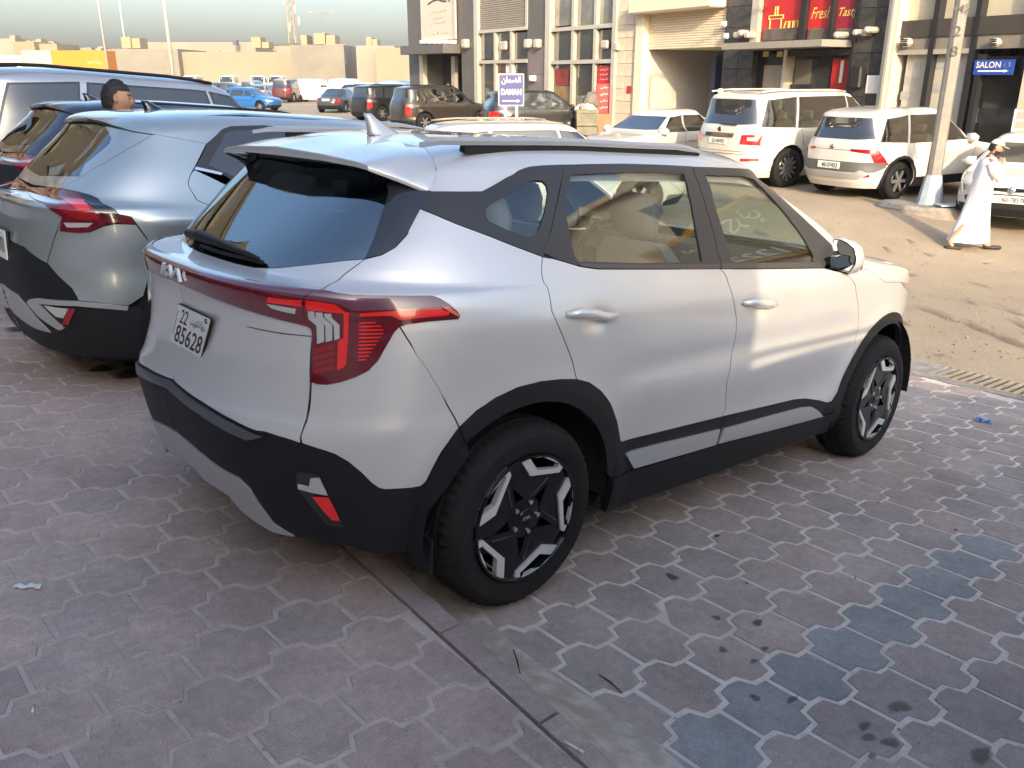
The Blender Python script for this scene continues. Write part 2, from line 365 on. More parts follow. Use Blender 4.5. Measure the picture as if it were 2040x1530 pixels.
def patch(surf, poly, step=.03, off=0.0, thick=.008, holes=(), gap=0.0, both=False, offf=None):
    """Trimmed piece of a body surface. poly: (t,v) points. Returns V, F, N (outer skin + rim)."""
    sc = np.array([US, 1.0]); P2 = [tuple(np.array(p)*sc) for p in poly]
    if area2(P2) < 0: P2 = P2[::-1]
    if gap: P2 = inset(P2, gap)
    bd = dens(P2, step); hs = [dens([tuple(np.array(p)*sc) for p in h], step) for h in holes]
    bp = np.array(bd); mn, mx = bp.min(0), bp.max(0)
    gx = np.arange(mn[0]+step*.5, mx[0], step); gy = np.arange(mn[1]+step*.5, mx[1], step)
    G = np.array([(a, b) for a in gx for b in gy]) if len(gx) and len(gy) else np.zeros((0, 2))
    if len(G):
        ok = inside(G, bd)
        for h in hs: ok &= ~inside(G, h)
        G = G[ok]
        B = np.vstack([bp]+[np.array(h) for h in hs])
        if len(G):
            dm = np.concatenate([((G[i:i+400, None, :]-B[None])**2).sum(-1).min(1) for i in range(0, len(G), 400)]); G = G[dm > (step*.45)**2]
    pts = [Vector(p) for p in bd]; edges = [(i, (i+1) % len(bd)) for i in range(len(bd))]; base = len(pts)
    for h in hs:
        pts += [Vector(p) for p in h]; edges += [(base+i, base+(i+1) % len(h)) for i in range(len(h))]; base = len(pts)
    pts += [Vector(p) for p in G]
    res = geometry.delaunay_2d_cdt(pts, edges, [], 2 if hs else 1, 1e-6)
    co = np.array([tuple(p) for p in res[0]]); fs = [list(f) for f in res[2]]; es = res[1]
    if hs:      # keep only what lies between outline and holes
        cen = np.array([co[f].mean(0) for f in fs]); k = inside(cen, bd)
        for h in hs: k &= ~inside(cen, h)
        fs = [f for f, q in zip(fs, k) if q]
    t, v = co[:, 0]/US, co[:, 1]
    P = surf.raw(t, v); N = surf.nrm(t, v)
    o = np.full(len(P), float(off))
    if offf is not None: o = o+offf(P, t, v)
    P = P+N*o[:, None]
    # boundary edges of the kept faces
    cnt = {}
    for f in fs:
        for i in range(3):
            a, b = f[i], f[(i+1) % 3]; cnt[(a, b)] = cnt.get((a, b), 0)+1
    # orientation: outward
    V = [tuple(p) for p in P]; NN = [tuple(n) for n in N]; F = []
    for f in fs:
        a, b, c = [P[i] for i in f]
        F.append(tuple(f) if np.dot(np.cross(b-a, c-a), N[f[0]]) > 0 else tuple(f[::-1]))
    if thick:
        cnt = set()
        for f in F:
            for i in range(3): cnt.add((f[i], f[(i+1) % 3]))
        rim = [e for e in cnt if (e[1], e[0]) not in cnt]
        mp = {}
        def low(i, lv):
            if (i, lv) not in mp:
                mp[(i, lv)] = len(V); V.append(tuple(np.array(P[i])-N[i]*thick*lv)); NN.append(None)
            return mp[(i, lv)]
        for a, b in rim:
            a0, b0, a1, b1 = low(a, 0), low(b, 0), low(a, 1), low(b, 1)
            F.append((b0, a0, a1, b1))
            d = np.array(V[b0])-np.array(V[a0]); nn = np.cross(d, N[a]); nn /= np.linalg.norm(nn)+1e-12
            for i in (a0, b0, a1, b1):
                NN[i] = nn if NN[i] is None else NN[i]+nn
        NN = [np.array(n)/(np.linalg.norm(n)+1e-12) for n in NN]
    return V, F, NN
def panel(surf, name, poly, m, parent, mirror='R', closed_centre=False, **kw):
    """Build a panel for the right side ('R'), its mirror ('L'), both ('B' = two objects) or as one piece across the centre line ('C')."""
    V, F, N = patch(surf, poly, **kw)
    fl = lambda A: [(a[0], -a[1], a[2]) for a in A]
    out = []
    if mirror in ('R', 'B'): out.append(make(name, V, F, m, parent, True, normals=N))
    if mirror in ('L', 'B'): out.append(make(name, fl(V), [f[::-1] for f in F], m, parent, True, normals=fl(N)))
    if mirror == 'C':
        k = len(V); out.append(make(name, list(V)+fl(V), list(F)+[tuple(i+k for i in f[::-1]) for f in F], m, parent, True, normals=list(N)+fl(N)))
    return out[0] if len(out) == 1 else out
# ------------------------------------------------------------------ shared car materials
M_GLASS = glass('side_glass', (.70, .78, .78), 2.0, (.95, .98, 1))
M_DGLASS = glass('privacy_glass', (.05, .07, .075), 3.1, (.85, .95, 1))
M_WGLASS = glass('windscreen_glass', (.55, .66, .64), 1.6)
M_BLACKG = mat('gloss_black_trim', (.012, .013, .016), .12, coat=.6, spec=.6)
M_SATIN = mat('satin_dark_frame', (.035, .036, .04), .33, spec=.5)
M_CLAD = mat('matte_black_cladding', (.010, .011, .014), .55, spec=.3, var=.25, vscale=4, bump=.25, bscale=420)
M_DARK = mat('dark_void', (.006, .006, .007), .9)
M_RUB = mat('tyre_rubber', (.011, .011, .012), .8, spec=.3, var=.3, vscale=9, bump=.3, bscale=160)
M_TREAD = mat('tyre_tread', (.028, .028, .028), .8, var=.35, vscale=14)
M_RIMB = mat('rim_gloss_black', (.004, .004, .005), .14, coat=.25, spec=.35)
M_RIMS = mat('rim_machined_silver', (.66, .66, .66), .35, metal=.35, bump=.05, bscale=300)
M_CHR = mat('chrome', (.75, .76, .78), .12, metal=1.0)
M_SKID = mat('skid_plate_silver', (.45, .46, .47), .38, metal=.5, coat=.2)
M_MIRR = mat('mirror_glass', (.82, .86, .88), .02, metal=1.0)
M_LAMPD = mat('lamp_dark_red', (.12, .003, .010), .10, coat=1.0, crough=.02, spec=.7)
M_LAMPR = mat('lamp_bright_red', (.78, .018, .018), .18, coat=1.0, crough=.02, emit=.0)
M_LAMPM = mat('lamp_mid_red', (.26, .006, .010), .2, coat=1.0, crough=.02)
M_LAMPO = mat('lamp_orange', (.62, .14, .06), .2, coat=1.0)
M_LAMPW = mat('lamp_clear', (.55, .56, .56), .14, coat=1.0, metal=.3)
M_LAMPT = mat('lamp_top_sky_tint', (.13, .045, .075), .22, coat=1.0, crough=.03)  # dark red lens seen from above, sky reflection painted in as plum
M_PLATE = mat('plate_white', (.72, .73, .70), .45, var=.05)
M_INK = mat('plate_ink', (.012, .012, .014), .5)
M_SEAT = mat('seat_leather', (.46, .48, .50), .55, var=.1, vscale=5)
M_SEATD = mat('seat_dark', (.05, .05, .05), .6)
M_LINER = mat('headliner', (.52, .50, .46), .9)
M_DASH = mat('dashboard_plastic', (.028, .03, .032), .55)
PAINT_S = paint('silver_pearl_paint', (.64, .645, .65), metal=.34, rough=.34)

def zc(ox, oy, s): return lambda *p: [(ox+a/s, oy+b/s) for a, b in p]
zA, zB, zC_, zD = zc(820, 300, 6), zc(820, 620, 2040/440), zc(1180, 760, 4.25), zc(1560, 440, 6.8)
zE, zF, zG, zW = zc(560, 800, 1855/400), zc(270, 440, 5.1), zc(270, 680, 1457/400), zc(1060, 300, 3)
z6, zL, zS, zT = zc(270, 200, 1657/650), zc(560, 560, 5.1), zc(420, 200, 4.08), zc(820, 760, 1432/440)
zFr = zc(1400, 480, 3.1875)

def tyre_mesh(parent, R_, rim, wid, seg=72, name='tyre', blocks=True):
    """Tyre about the y axis (outer face at y = 0, inner at +wid) with cut shoulder blocks."""
    prof = [(rim-.008, .012), (rim+.004, .0), (rim+.02, -.004), (rim+.35*(R_-rim), -.010), (rim+.62*(R_-rim), -.008), (R_-.028, .002), (R_-.012, .014), (R_-.004, .030),
            (R_, .045), (R_, .062), (R_-.007, .064), (R_-.007, .071), (R_, .073), (R_, wid*.5-.004), (R_-.007, wid*.5-.003), (R_-.007, wid*.5+.004), (R_, wid*.5+.005),
            (R_, wid-.073), (R_-.007, wid-.071), (R_-.007, wid-.064), (R_, wid-.062), (R_, wid-.045), (R_-.012, wid-.014), (R_-.03, wid), (rim+.02, wid+.004), (rim-.008, wid-.01)]
    V = []; k = len(prof)
    for i in range(seg):
        a = 2*math.pi*i/seg
        for j, (r_, h) in enumerate(prof):
            if blocks and i % 2 == 0 and j in (6, 7, 8, 9, 20, 21, 22): r_ -= .007
            aa = a + (.010*math.sin(j) if blocks else 0)
            V.append((r_*math.sin(aa), h, r_*math.cos(aa)))
    F = [(i*k+j, i*k+j+1, ((i+1) % seg)*k+j+1, ((i+1) % seg)*k+j) for i in range(seg) for j in range(k-1)]
    return make(name, V, F, M_RUB, parent, True, angle=28)

def hero_wheel(root, x, side, steer=0.0, name='wheel'):
    """Wheel at axle x: two-tone five-spoke alloy traced from the rear wheel. side -1 right, +1 left."""
    e = empty(name); e.parent = root
    yf = side*.895; e.matrix_local = Matrix.Translation((x, yf, .342)) @ Matrix.Rotation(steer, 4, 'Z') @ (Matrix.Rotation(math.pi, 4, 'Z') if side > 0 else Matrix.Identity(4))
    RR = .2335
    tyre_mesh(e, .342, .236, .215, 112)
    barrel = MB().lathe([(RR+.004, -.002), (RR, -.010), (RR-.008, -.010), (RR-.014, .0), (RR-.018, .05), (RR-.03, .17)], (0, 0, 0), (0, 1, 0), 64).build('rim', M_RIMB, e, angle=35)
    MB().lathe([(.0, .085), (.16, .085), (.165, .075), (.165, .11)], (0, 0, 0), (0, 1, 0), 40).build('brake_disc', mat('brake_steel', (.16, .15, .145), .45, metal=.8), e, angle=35)
    def wp(px):      # pixel -> wheel plane (as seen on the rear wheel)
        d = ray(px); p = CPOS+d*((-.895-CPOS[1])/d[1]); return np.array([p[0], p[2]-.342])
    chev = [wp(p) for p in zT((705, 512), (762, 490), (812, 572), (945, 560), (962, 516), (990, 534), (955, 588), (768, 612))]
    arc = [wp(p) for p in zT((782, 492), (850, 486), (950, 530), (962, 512), (900, 482), (840, 472), (785, 478))]
    spoke = [wp(p) for p in zT((640, 575), (705, 512), (768, 612), (955, 588), (905, 645), (800, 760), (740, 765), (668, 700), (640, 640))]
    groove1 = [wp(p) for p in zT((775, 752), (780, 745), (884, 622), (890, 628))]
    rot = lambda P, a: [(p[0]*math.cos(a)-p[1]*math.sin(a), p[0]*math.sin(a)+p[1]*math.cos(a)) for p in P]
    for i in range(5):
        a = 2*math.pi*i/5
        def plate(name, P, y0, y1, m, b=.0):
            q = rot(P, a)
            if area2(q) < 0: q = q[::-1]
            return MB().prism(q, (0, y0, 0), (1, 0, 0), (0, 0, 1), (0, y1-y0, 0)).build(name, m, e)
        plate('spoke', spoke, .006, .045, M_RIMB)
        plate('spoke_face', chev, -.003, .02, M_RIMS)
        plate('rim_accent', arc, -.006, .01, M_RIMS)
        plate('spoke_crease', groove1, .002, .01, mat('rim_crease', (.10, .10, .105), .25, metal=.5))
        cx, cz = math.sin(a+.35)*.057, math.cos(a+.35)*.057
        MB().lathe([(.0, -.004), (.008, -.004), (.010, .002), (.010, .03)], (cx, .004, cz), (0, 1, 0), 12).build('wheel_nut', M_CHR, e, angle=40)
    MB().lathe([(.0, .0), (.030, .0), (.033, .004), (.075, .010), (.080, .02), (.085, .05)], (0, 0, 0), (0, 1, 0), 40).build('hub', M_RIMB, e, angle=35)
    mb = MB()
    for st in KIA_STROKES:
        for a, b in zip(st, st[1:]):
            a = np.array(a); b = np.array(b); d = (b-a)/np.linalg.norm(b-a); n_ = np.array([-d[1], d[0]])*.09
            mb.prism([tuple(a-n_), tuple(b-n_), tuple(b+n_), tuple(a+n_)], (-.019, -.0025, -.006), (.0155, 0, 0), (0, 0, .0125), (0, .003, 0))
    mb.build('hub_emblem', M_CHR, e)
    return e
KIA_STROKES = [[(0, 0), (.28, 1)], [(1.0, 1), (.30, .42), (.62, .0)], [(1.02, 1), (1.22, 0), (2.02, 1), (2.30, 0)]]

# ------------------------------------------------------------------ the silver crossover in the foreground
def hero_disp(x, y, z):
    side = smoothstep(.55, .8, np.abs(y)); d = 0*x
    for xw in (0, 2.61):
        q = np.hypot(x-xw, z-.34); d = d+.009*(1-smoothstep(.46, .56, q))
    mid = smoothstep(.30, .6, x)*(1-smoothstep(2.0, 2.3, x))
    d = d-.022*np.exp(-((z-.52)/.13)**2)*mid - .010*np.exp(-((z-.80)/.06)**2)*mid
    d = d+.004*np.exp(-((z-1.02)/.06)**2)*smoothstep(-.5, .1, x)
    for hx_, hz_ in ((.285, 1.012), (1.325, .962)):
        d = d-.016*np.exp(-((x-hx_)/.055)**2-((z-hz_)/.034)**2)
    return d*side
HS = CarSurf(rows=[(.20, -.70, 3.20, 2.0), (.30, -.765, 3.30, 2.0), (.40, -.80, 3.36, 2.0), (.50, -.835, 3.40, 2.0), (.587, -.858, 3.42, 2.0), (.69, -.874, 3.43, 2.0), (.725, -.868, 3.43, 2.0),
                   (.760, -.848, 3.43, 2.0), (.81, -.828, 3.43, 2.0), (.86, -.812, 3.42, 2.0), (.92, -.803, 3.41, 2.0), (.99, -.802, 3.38, 2.0), (1.05, -.809, 3.10, 2.0), (1.082, -.820, 2.85, 2.0),
                   (1.118, -.824, 2.55, 2.0), (1.139, -.812, 2.36, 1.95), (1.146, -.765, 2.29, 1.93), (1.156, -.688, 2.24, 1.9), (1.20, -.642, 2.19, 1.84), (1.30, -.540, 2.03, 1.69), (1.40, -.440, 1.85, 1.49), (1.50, -.335, 1.64, 1.26)],
             wz=[(.20, .835), (.28, .862), (.40, .884), (.55, .892), (.75, .896), (.92, .899), (1.02, .896), (1.09, .884), (1.15, .864), (1.20, .843), (1.30, .794), (1.40, .742), (1.50, .682)],
             rear_n=[(.2, 3.0), (.55, 2.8), (.9, 2.9), (1.12, 2.85), (1.3, 3.4), (1.5, 4.2)], front_n=[(.2, 3.2), (.9, 3.2), (1.1, 3.0), (1.2, 4.5), (1.5, 5)],
             xc=.25, crown=.112, disp=hero_disp, roofdrop=lambda x: -.030*smoothstep(.5, -.5, x)-.02*smoothstep(1.2, 1.8, x))
def H(*lists, n=0):
    """traced pixel lists -> (t, v) on the hero shell."""
    return HS.from_pxs(dpx([p for l in lists for p in l]))
def arcxz(cx, cz, r_, a0, a1, n=16):
    return [HS.from_xz(cx+r_*math.cos(R(a0+(a1-a0)*i/n)), cz+r_*math.sin(R(a0+(a1-a0)*i/n))) for i in range(n+1)]

def build_hero():
    root = empty('crossover_car', BAY, 'silver crossover with black cladding and red light bar, plate 85628', 'car')
    S = HS; P = lambda name, poly, m, **k: panel(S, name, poly, m, k.pop('parent', root), **k)
    # traced edges -------------------------------------------------------------
    led_bot = zF((95, 385), (150, 440), (200, 490), (340, 575), (480, 640), (700, 735), (900, 812), (1100, 882), (1300, 947), (1500, 1005), (1650, 1040), (1750, 1068), (1795, 1095))
    gate_seam = zF((1800, 1180), (1787, 1290), (1778, 1400), (1774, 1520)) + zG((1268, 300), (1260, 430), (1243, 560), (1215, 640), (1197, 700), (1200, 742))
    bump_top = zG((1200, 742), (1100, 708), (940, 658), (880, 652), (820, 630), (700, 570), (560, 490), (400, 388), (300, 308), (200, 205), (145, 120), (110, 40))
    led_top = zF((150, 190), (205, 215), (250, 262), (400, 368), (600, 448), (800, 513), (1000, 568), (1300, 638), (1500, 668), (1700, 693), (1868, 712))
    led_crease = zF((100, 250), (200, 335), (300, 415), (500, 503), (700, 570), (900, 628), (1100, 680), (1400, 743), (1600, 775), (1700, 787))
    gate_side = z6((940, 968), (1050, 892), (1165, 806), (1250, 785), (1320, 745), (1380, 680), (1465, 520), (1495, 457))
    glass_bot = z6((150, 660), (175, 690), (250, 738), (400, 795), (500, 826), (600, 848), (720, 850), (900, 832), (1060, 814), (1165, 803))
    glass_right = z6((1165, 803), (1210, 700), (1255, 560), (1283, 480), (1280, 440), (1262, 400), (1238, 362))
    glass_top = z6((1238, 362), (1180, 325), (1000, 268), (800, 243), (600, 218), (450, 212))
    glass_left = z6((480, 300), (440, 380), (330, 520))
    seamq = zL((1205, 462), (1340, 680), (1500, 940), (1670, 1224)) + zB((0, 312), (160, 570), (300, 810), (400, 990), (440, 1075))
    arch_out_r = zE((1640, 240), (1580, 330), (1480, 470), (1400, 620), (1345, 735), (1290, 785), (1200, 800), (1080, 808), (960, 815), (900, 800), (830, 750), (740, 660), (620, 560), (500, 490), (400, 455), (190, 387))
    arch_out = zB((440, 1075), (600, 920), (780, 800), (980, 705), (1200, 650), (1380, 632), (1525, 632))
    arch_out_f = zB((1530, 632), (1640, 660), (1740, 730), (1830, 850), (1890, 1020), (1918, 1190)) + zC_((228, 495))
    door_r_rear = zB((1525, 632), (1490, 480), (1460, 390), (1400, 240), (1340, 100), (1295, 0)) + zW((110, 900), (70, 790), (55, 730), (60, 650)) + zA((1570, 1272))
    wedge_bot = zA((1565, 1268), (1200, 1132), (900, 1012), (560, 886), (300, 775), (95, 692))
    wedge_top = zA((215, 475), (240, 486), (600, 487), (840, 486), (1000, 400), (1270, 240), (1400, 192), (1550, 176), (1820, 166))
    seam_c = zA((1820, 166), (1810, 250), (1740, 600), (1660, 960), (1590, 1230), (1575, 1272))
    top_r = zW((190, 86), (360, 80), (550, 78), (760, 84), (960, 95)); top_f = zW((960, 95), (1200, 104), (1330, 114))
    apil = zW((1330, 114), (1420, 210), (1500, 292), (1650, 432), (1790, 565), (1800, 600))
    bline = zW((960, 95), (1010, 260), (1070, 450), (1100, 590), (1122, 708))
    belt_r = zW((60, 612), (150, 652), (280, 692), (400, 709), (760, 710), (1122, 709)); belt_f = zW((1122, 709), (1500, 706), (1745, 702))
    door_front = zW((1122, 709), (1170, 790), (1205, 900), (1222, 1010), (1215, 1120)) + zFr((195, 660), (180, 750), (152, 900), (146, 1050))
    fend_seam = zW((1745, 702), (1880, 737), (1930, 800), (1952, 950), (1950, 1050)) + zFr((985, 560), (960, 690), (925, 850), (880, 1005))
    low_r = zC_((228, 508), (260, 512), (420, 466), (760, 382), (1100, 298)); low_f = zC_((1100, 298), (1500, 204), (1700, 156), (1800, 146), (1890, 158), (1985, 180), (2025, 170))
    # tailgate ---------------------------------------------------------------
    g = 0.002
    gate = P('tailgate', clip_t0(H(led_bot, gate_seam, bump_top[1:])), PAINT_S, mirror='C', gap=g, step=.025)
    P('tailgate_shelf', clip_t0(H(led_top, gate_side[1:3], glass_bot[::-1][1:])), PAINT_S, mirror='C', gap=g, step=.012)
    bar = P('tail_light_bar', clip_t0(H(led_crease, zF((1712, 880), (1722, 980), (1798, 1062), (1795, 1095)), led_bot[::-1][1:])), M_LAMPD, mirror='C', off=.006, step=.012)
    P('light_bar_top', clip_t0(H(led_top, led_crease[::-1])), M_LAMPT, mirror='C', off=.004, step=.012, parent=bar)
    P('bright_segment', H(zF((1372, 770), (1450, 785), (1690, 806), (1702, 870), (1345, 822))), M_LAMPR, mirror='B', off=.009, step=.01, thick=.002, parent=bar)
    P('clear_segment', H(zF((1350, 836), (1500, 862), (1642, 888), (1636, 936), (1500, 908), (1400, 880))), M_LAMPW, mirror='B', off=.010, step=.01, thick=.002, parent=bar)
    # crease lines of the gate
    P('gate_crease', H(zF((1130, 1068), (1300, 1105), (1500, 1140), (1790, 1170), (1790, 1178), (1500, 1150), (1300, 1114), (1130, 1075))), M_DARK, mirror='B', off=.0012, step=.01, thick=0)
    gtop = H(glass_right)[-1]
    P('rear_window', clip_t0(H(glass_bot, glass_right[1:])+[(gtop[0]*.96, S.vt-.05), (gtop[0]*.9, S.vt-.004), (0.0, S.vt-.004), (-.3, S.vt-.004)]+H(glass_left)), M_DGLASS, mirror='C', off=.0, thick=.004, step=.03)
    P('corner_trim', H(glass_right, z6((1300, 385), (1400, 425), (1495, 457), (1465, 520), (1380, 680), (1320, 745), (1250, 785))), mat('dpillar_black', (.03, .032, .038), .2, coat=.5), mirror='B', off=.001, gap=.001, step=.02)
    # spoiler: skin from the roof seam to a trailing edge that hangs free of the glass
    zS1 = lambda x, y: zS((x, y))[0]
    def tray(px, xt=-.45, b_=.15):
        d = ray(px); k = 2.0
        for _ in range(30):
            p = CPOS+d*k; e = p[0]-(xt+b_*p[1]**2); k -= e/(d[0]-2*b_*p[1]*d[1])
        return CPOS+d*k
    tr = [np.array([-.45, 0, 1.531])]+[tray(zS1(*p)) for p in ((900, 428), (1200, 500), (1290, 535))]+[S.full(*S.from_px(zS1(*p)))*(1-f)+tray(zS1(*p))*f for p, f in (((1400, 580), .62), ((1500, 620), .38), ((1620, 670), .18), ((1775, 735), 0))]
    tr[1][2] -= .002
    sm = [S.raw(0.0, S.vt+.30)]+[S.full(*S.from_px(zS1(*p))) for p in ((1400, 315), (1560, 345), (1740, 385), (1800, 460), (1835, 560), (1820, 650), (1775, 735))]
    sm[0] = np.array([sm[1][0]+.0, 0.0, sm[1][2]+.012])
    def resamp(L_, n):
        L_ = np.array(L_); d = np.concatenate([[0], np.cumsum(np.linalg.norm(np.diff(L_, axis=0), axis=1))]); u_ = np.linspace(0, d[-1], n); return np.stack([np.interp(u_, d, L_[:, i]) for i in range(3)], 1)
    A_, B_ = np.array(resamp(sm, 22)), np.array(resamp(tr, 22)); rows_ = []
    for k in range(7):
        f = k/6; bul = .016*math.sin(math.pi*min(1, f*1.05)); rows_.append(A_*(1-f)+B_*f+np.array([0, 0, 1])*bul*np.linspace(1, .25, 22)[:, None]*(1-f*.4))
    lip = rows_[-1]+np.array([.004, 0, -.030])*np.linspace(1, .35, 22)[:, None]; und = rows_[-1]*.0+np.array([[-.345+.10*(b[1]/.6)**2, b[1]*.985, min(b[2]-.045, 1.475)] for b in B_])
    def two(rows, name, m, sm_=True):
        n = len(rows[0]); V = [tuple(p) for r_ in rows for p in r_]; F = [(i*n+j, i*n+j+1, (i+1)*n+j+1, (i+1)*n+j) for i in range(len(rows)-1) for j in range(n-1)]
        k = len(V); V += [(x, -y, z_) for x, y, z_ in V]; F += [tuple(i+k for i in f[::-1]) for f in F]; return make(name, V, F, m, root, sm_, angle=50)
    two(rows_+[rows_[-1]+np.array([-.004, 0, -.010])*np.linspace(1, .3, 22)[:, None], lip], 'rear_spoiler', PAINT_S)
    two([lip, und], 'spoiler_underside', M_BLACKG)
    bq = [CPOS+ray(p)*((-.425-CPOS[0])/ray(p)[0]) for p in zS((330, 368), (520, 398), (720, 445), (712, 474), (520, 440), (345, 428))]
    bc = np.array(bq); MB().loft([[tuple(p) for p in bc], [tuple(p+np.array([.05, 0, .0])) for p in bc]]).build('brake_light', M_LAMPM, root)
    # flank ------------------------------------------------------------------
    P('rear_bumper_skin', H(zL((305, 1022), (380, 1042), (460, 1047), (600, 1022), (760, 967), (880, 908), (980, 803), (1060, 663), (1140, 523), (1190, 467)), seamq, arch_out_r[1:], zE((180, 325), (235, 180), (262, 60), (268, 5))), PAINT_S, mirror='B', gap=g, step=.025)
    lamp_top = zL((400, 100), (560, 125), (720, 143), (900, 148), (1200, 150), (1530, 149), (1620, 185), (1700, 235), (1780, 305), (1815, 350), (1800, 380))
    lamp_low = zL((1800, 382), (1500, 406), (1270, 435), (1205, 462))
    P('rear_quarter', H(seamq, arch_out[1:], door_r_rear[1:], wedge_bot[1:], zA((0, 812)), gate_side[::-1][2:], lamp_top[1:], lamp_low[1:-1]), PAINT_S, mirror='B', gap=g, step=.025)
    P('rear_door', H(door_r_rear, belt_r[1:], door_front[1:], zC_((1124, 238)), low_r[::-1], arch_out_f[::-1]), PAINT_S, mirror='B', gap=g, step=.025)
    P('front_door', H(belt_f, fend_seam[1:], low_f[::-1], zC_((1126, 238)), door_front[::-1]), PAINT_S, mirror='B', gap=g, step=.025)
    P('quarter_trim', H(wedge_top, seam_c[1:], wedge_bot[1:]), M_SATIN, mirror='B', gap=.0015, step=.02, off=.001,
      holes=[H(zA((880, 740), (890, 690), (930, 650), (1130, 530), (1330, 412), (1390, 370), (1480, 352), (1560, 364), (1610, 412), (1628, 500), (1600, 700), (1560, 830), (1520, 950), (1470, 1010), (1400, 1030), (1300, 1010), (1100, 930), (930, 850), (890, 795)))])
    P('quarter_window', H(zA((850, 745), (870, 670), (930, 620), (1330, 380), (1480, 325), (1620, 370), (1650, 500), (1590, 830), (1500, 1030), (1400, 1055), (920, 880))), M_GLASS, mirror='B', off=-.004, thick=.003, step=.03)
    gr = zW((232, 146), (400, 136), (560, 131), (740, 133), (905, 140), (935, 260), (960, 380), (1016, 666), (640, 673), (275, 663), (252, 630), (240, 590), (190, 340), (208, 240))
    P('door_frame', H(zA((1820, 166)), top_r, bline[1:], belt_r[::-1][1:], zA((1660, 960), (1740, 600))), M_SATIN, mirror='B', gap=.0015, step=.02, off=.002, holes=[H(gr)])
    P('rear_side_window', H(gr), M_GLASS, mirror='B', off=-.004, thick=.003, step=.04)
    P('window_divider', H(zA((1826, 700), (1850, 780), (1900, 1040), (1955, 1310), (1930, 1320), (1690, 1230), (1720, 1080))), M_SATIN, mirror='B', off=-.001, thick=.004, step=.02)
    gf = zW((1030, 146), (1260, 154), (1325, 172), (1412, 262), (1490, 350), (1606, 500), (1656, 585), (1684, 664), (1450, 670), (1190, 673), (1150, 520), (1080, 300))
    P('door_frame', H(top_f, apil[1:], belt_f[::-1], bline[::-1][1:]), M_SATIN, mirror='B', gap=.0015, step=.02, off=.002, holes=[H(gf)])
    P('front_side_window', H(gf), M_GLASS, mirror='B', off=-.004, thick=.003, step=.04)
    for nm, bl in (('belt_moulding', [(270, 676), (640, 684), (1118, 680), (1118, 706), (640, 707), (400, 706), (290, 692)]), ('belt_moulding', [(1124, 676), (1500, 676), (1720, 672), (1740, 700), (1500, 704), (1126, 706)])):
        P(nm, H(zW(*bl)), mat('belt_metal', (.10, .10, .105), .3, metal=.6), mirror='B', off=.005, thick=.006, step=.03)
    # cladding ----------------------------------------------------------------
    P('arch_cladding', H(zE((1640, 240)), arch_out[1:], arch_out_f[1:], zC_((240, 515), (200, 640), (165, 820))) + arcxz(0, .352, .412, 8, 176, 20) + H(zE((1735, 475))), M_CLAD, mirror='B', gap=.001, step=.025, off=.006, thick=.03)
    P('door_cladding', H(low_r, zC_((1060, 430), (1030, 534), (620, 650), (325, 738), (170, 815), (200, 640))), M_CLAD, mirror='B', gap=.001, step=.025, off=.006)
    P('door_cladding', H(low_f, zC_((2035, 256), (1932, 290), (1480, 412), (1040, 530), (1075, 390))), M_CLAD, mirror='B', gap=.001, step=.025, off=.006)
    P('door_strip', H(zC_((262, 610), (300, 584), (500, 530), (1058, 398), (1022, 528), (700, 622), (330, 728), (305, 690))), M_SKID, mirror='B', off=.016, step=.02, thick=.012)
    P('door_strip', H(zC_((1095, 393), (1480, 285), (1750, 214), (1830, 209), (1880, 236), (1932, 288), (1480, 408), (1040, 520))), M_SKID, mirror='B', off=.016, step=.02, thick=.012)
    sill = H(zC_((170, 817), (330, 745), (700, 640), (1030, 538), (1500, 412), (1930, 294), (2035, 260)))
    P('sill', sill + [S.from_xz(2.15, .235), S.from_xz(1.2, .225), S.from_xz(.45, .235)], M_CLAD, mirror='B', off=.012, step=.03, thick=.03)
    P('bumper_cladding', clip_t0(H(bump_top[::-1], arch_out_r[::-1][1:], zE((1735, 475))) + arcxz(0, .352, .412, 160, 205, 10) + H(zE((1380, 1150), (1240, 1312), (1130, 1390), (850, 1395), (640, 1330), (300, 1260), (130, 1240)), zG((1010, 1310), (900, 1160), (840, 1060), (760, 980), (640, 920), (520, 830), (380, 710), (250, 600), (150, 480), (100, 400)))),
      M_CLAD, mirror='C', gap=.001, step=.025, off=.004, thick=.02)
    P('bumper_step', clip_t0(H(zG((80, 175), (140, 110), (200, 225), (300, 328), (400, 408), (560, 508), (700, 588), (860, 668), (930, 690), (820, 712), (700, 660), (560, 580), (400, 475), (280, 375), (160, 265)))), mat('bumper_step_grey', (.07, .075, .085), .42, coat=.2), mirror='C', off=.010, step=.02, thick=.006)
    sk_top = zG((95, 420), (150, 490), (250, 608), (380, 718), (520, 838), (640, 928), (760, 988), (840, 1068), (900, 1168), (1010, 1316), (1160, 1402))
    sk_bot = zG((1160, 1408), (1000, 1372), (870, 1292), (770, 1212), (690, 1112), (600, 1052), (520, 1005), (440, 910), (360, 860), (310, 790), (270, 740), (180, 640), (110, 520))
    sk_mid = zG((150, 540), (250, 660), (330, 760), (390, 800), (430, 800), (510, 860), (580, 900), (600, 960), (640, 985), (740, 1045), (800, 1130), (880, 1260), (1000, 1350))
    P('skid_plate', clip_t0(H(sk_top, sk_bot)), M_SKID, mirror='C', off=.008, step=.02, thick=.012)
    fog = P('reflector_housing', H(zE((150, 640), (330, 660), (420, 790), (560, 1090), (600, 1160), (420, 1130), (240, 900), (150, 780))), M_BLACKG, mirror='R', off=.006, step=.03, thick=.004)
    P('fog_lens', H(zE((280, 692), (362, 692), (440, 850), (300, 825), (170, 790), (165, 745), (270, 770))), M_LAMPW, mirror='R', off=.012, step=.02, thick=.004, parent=fog)
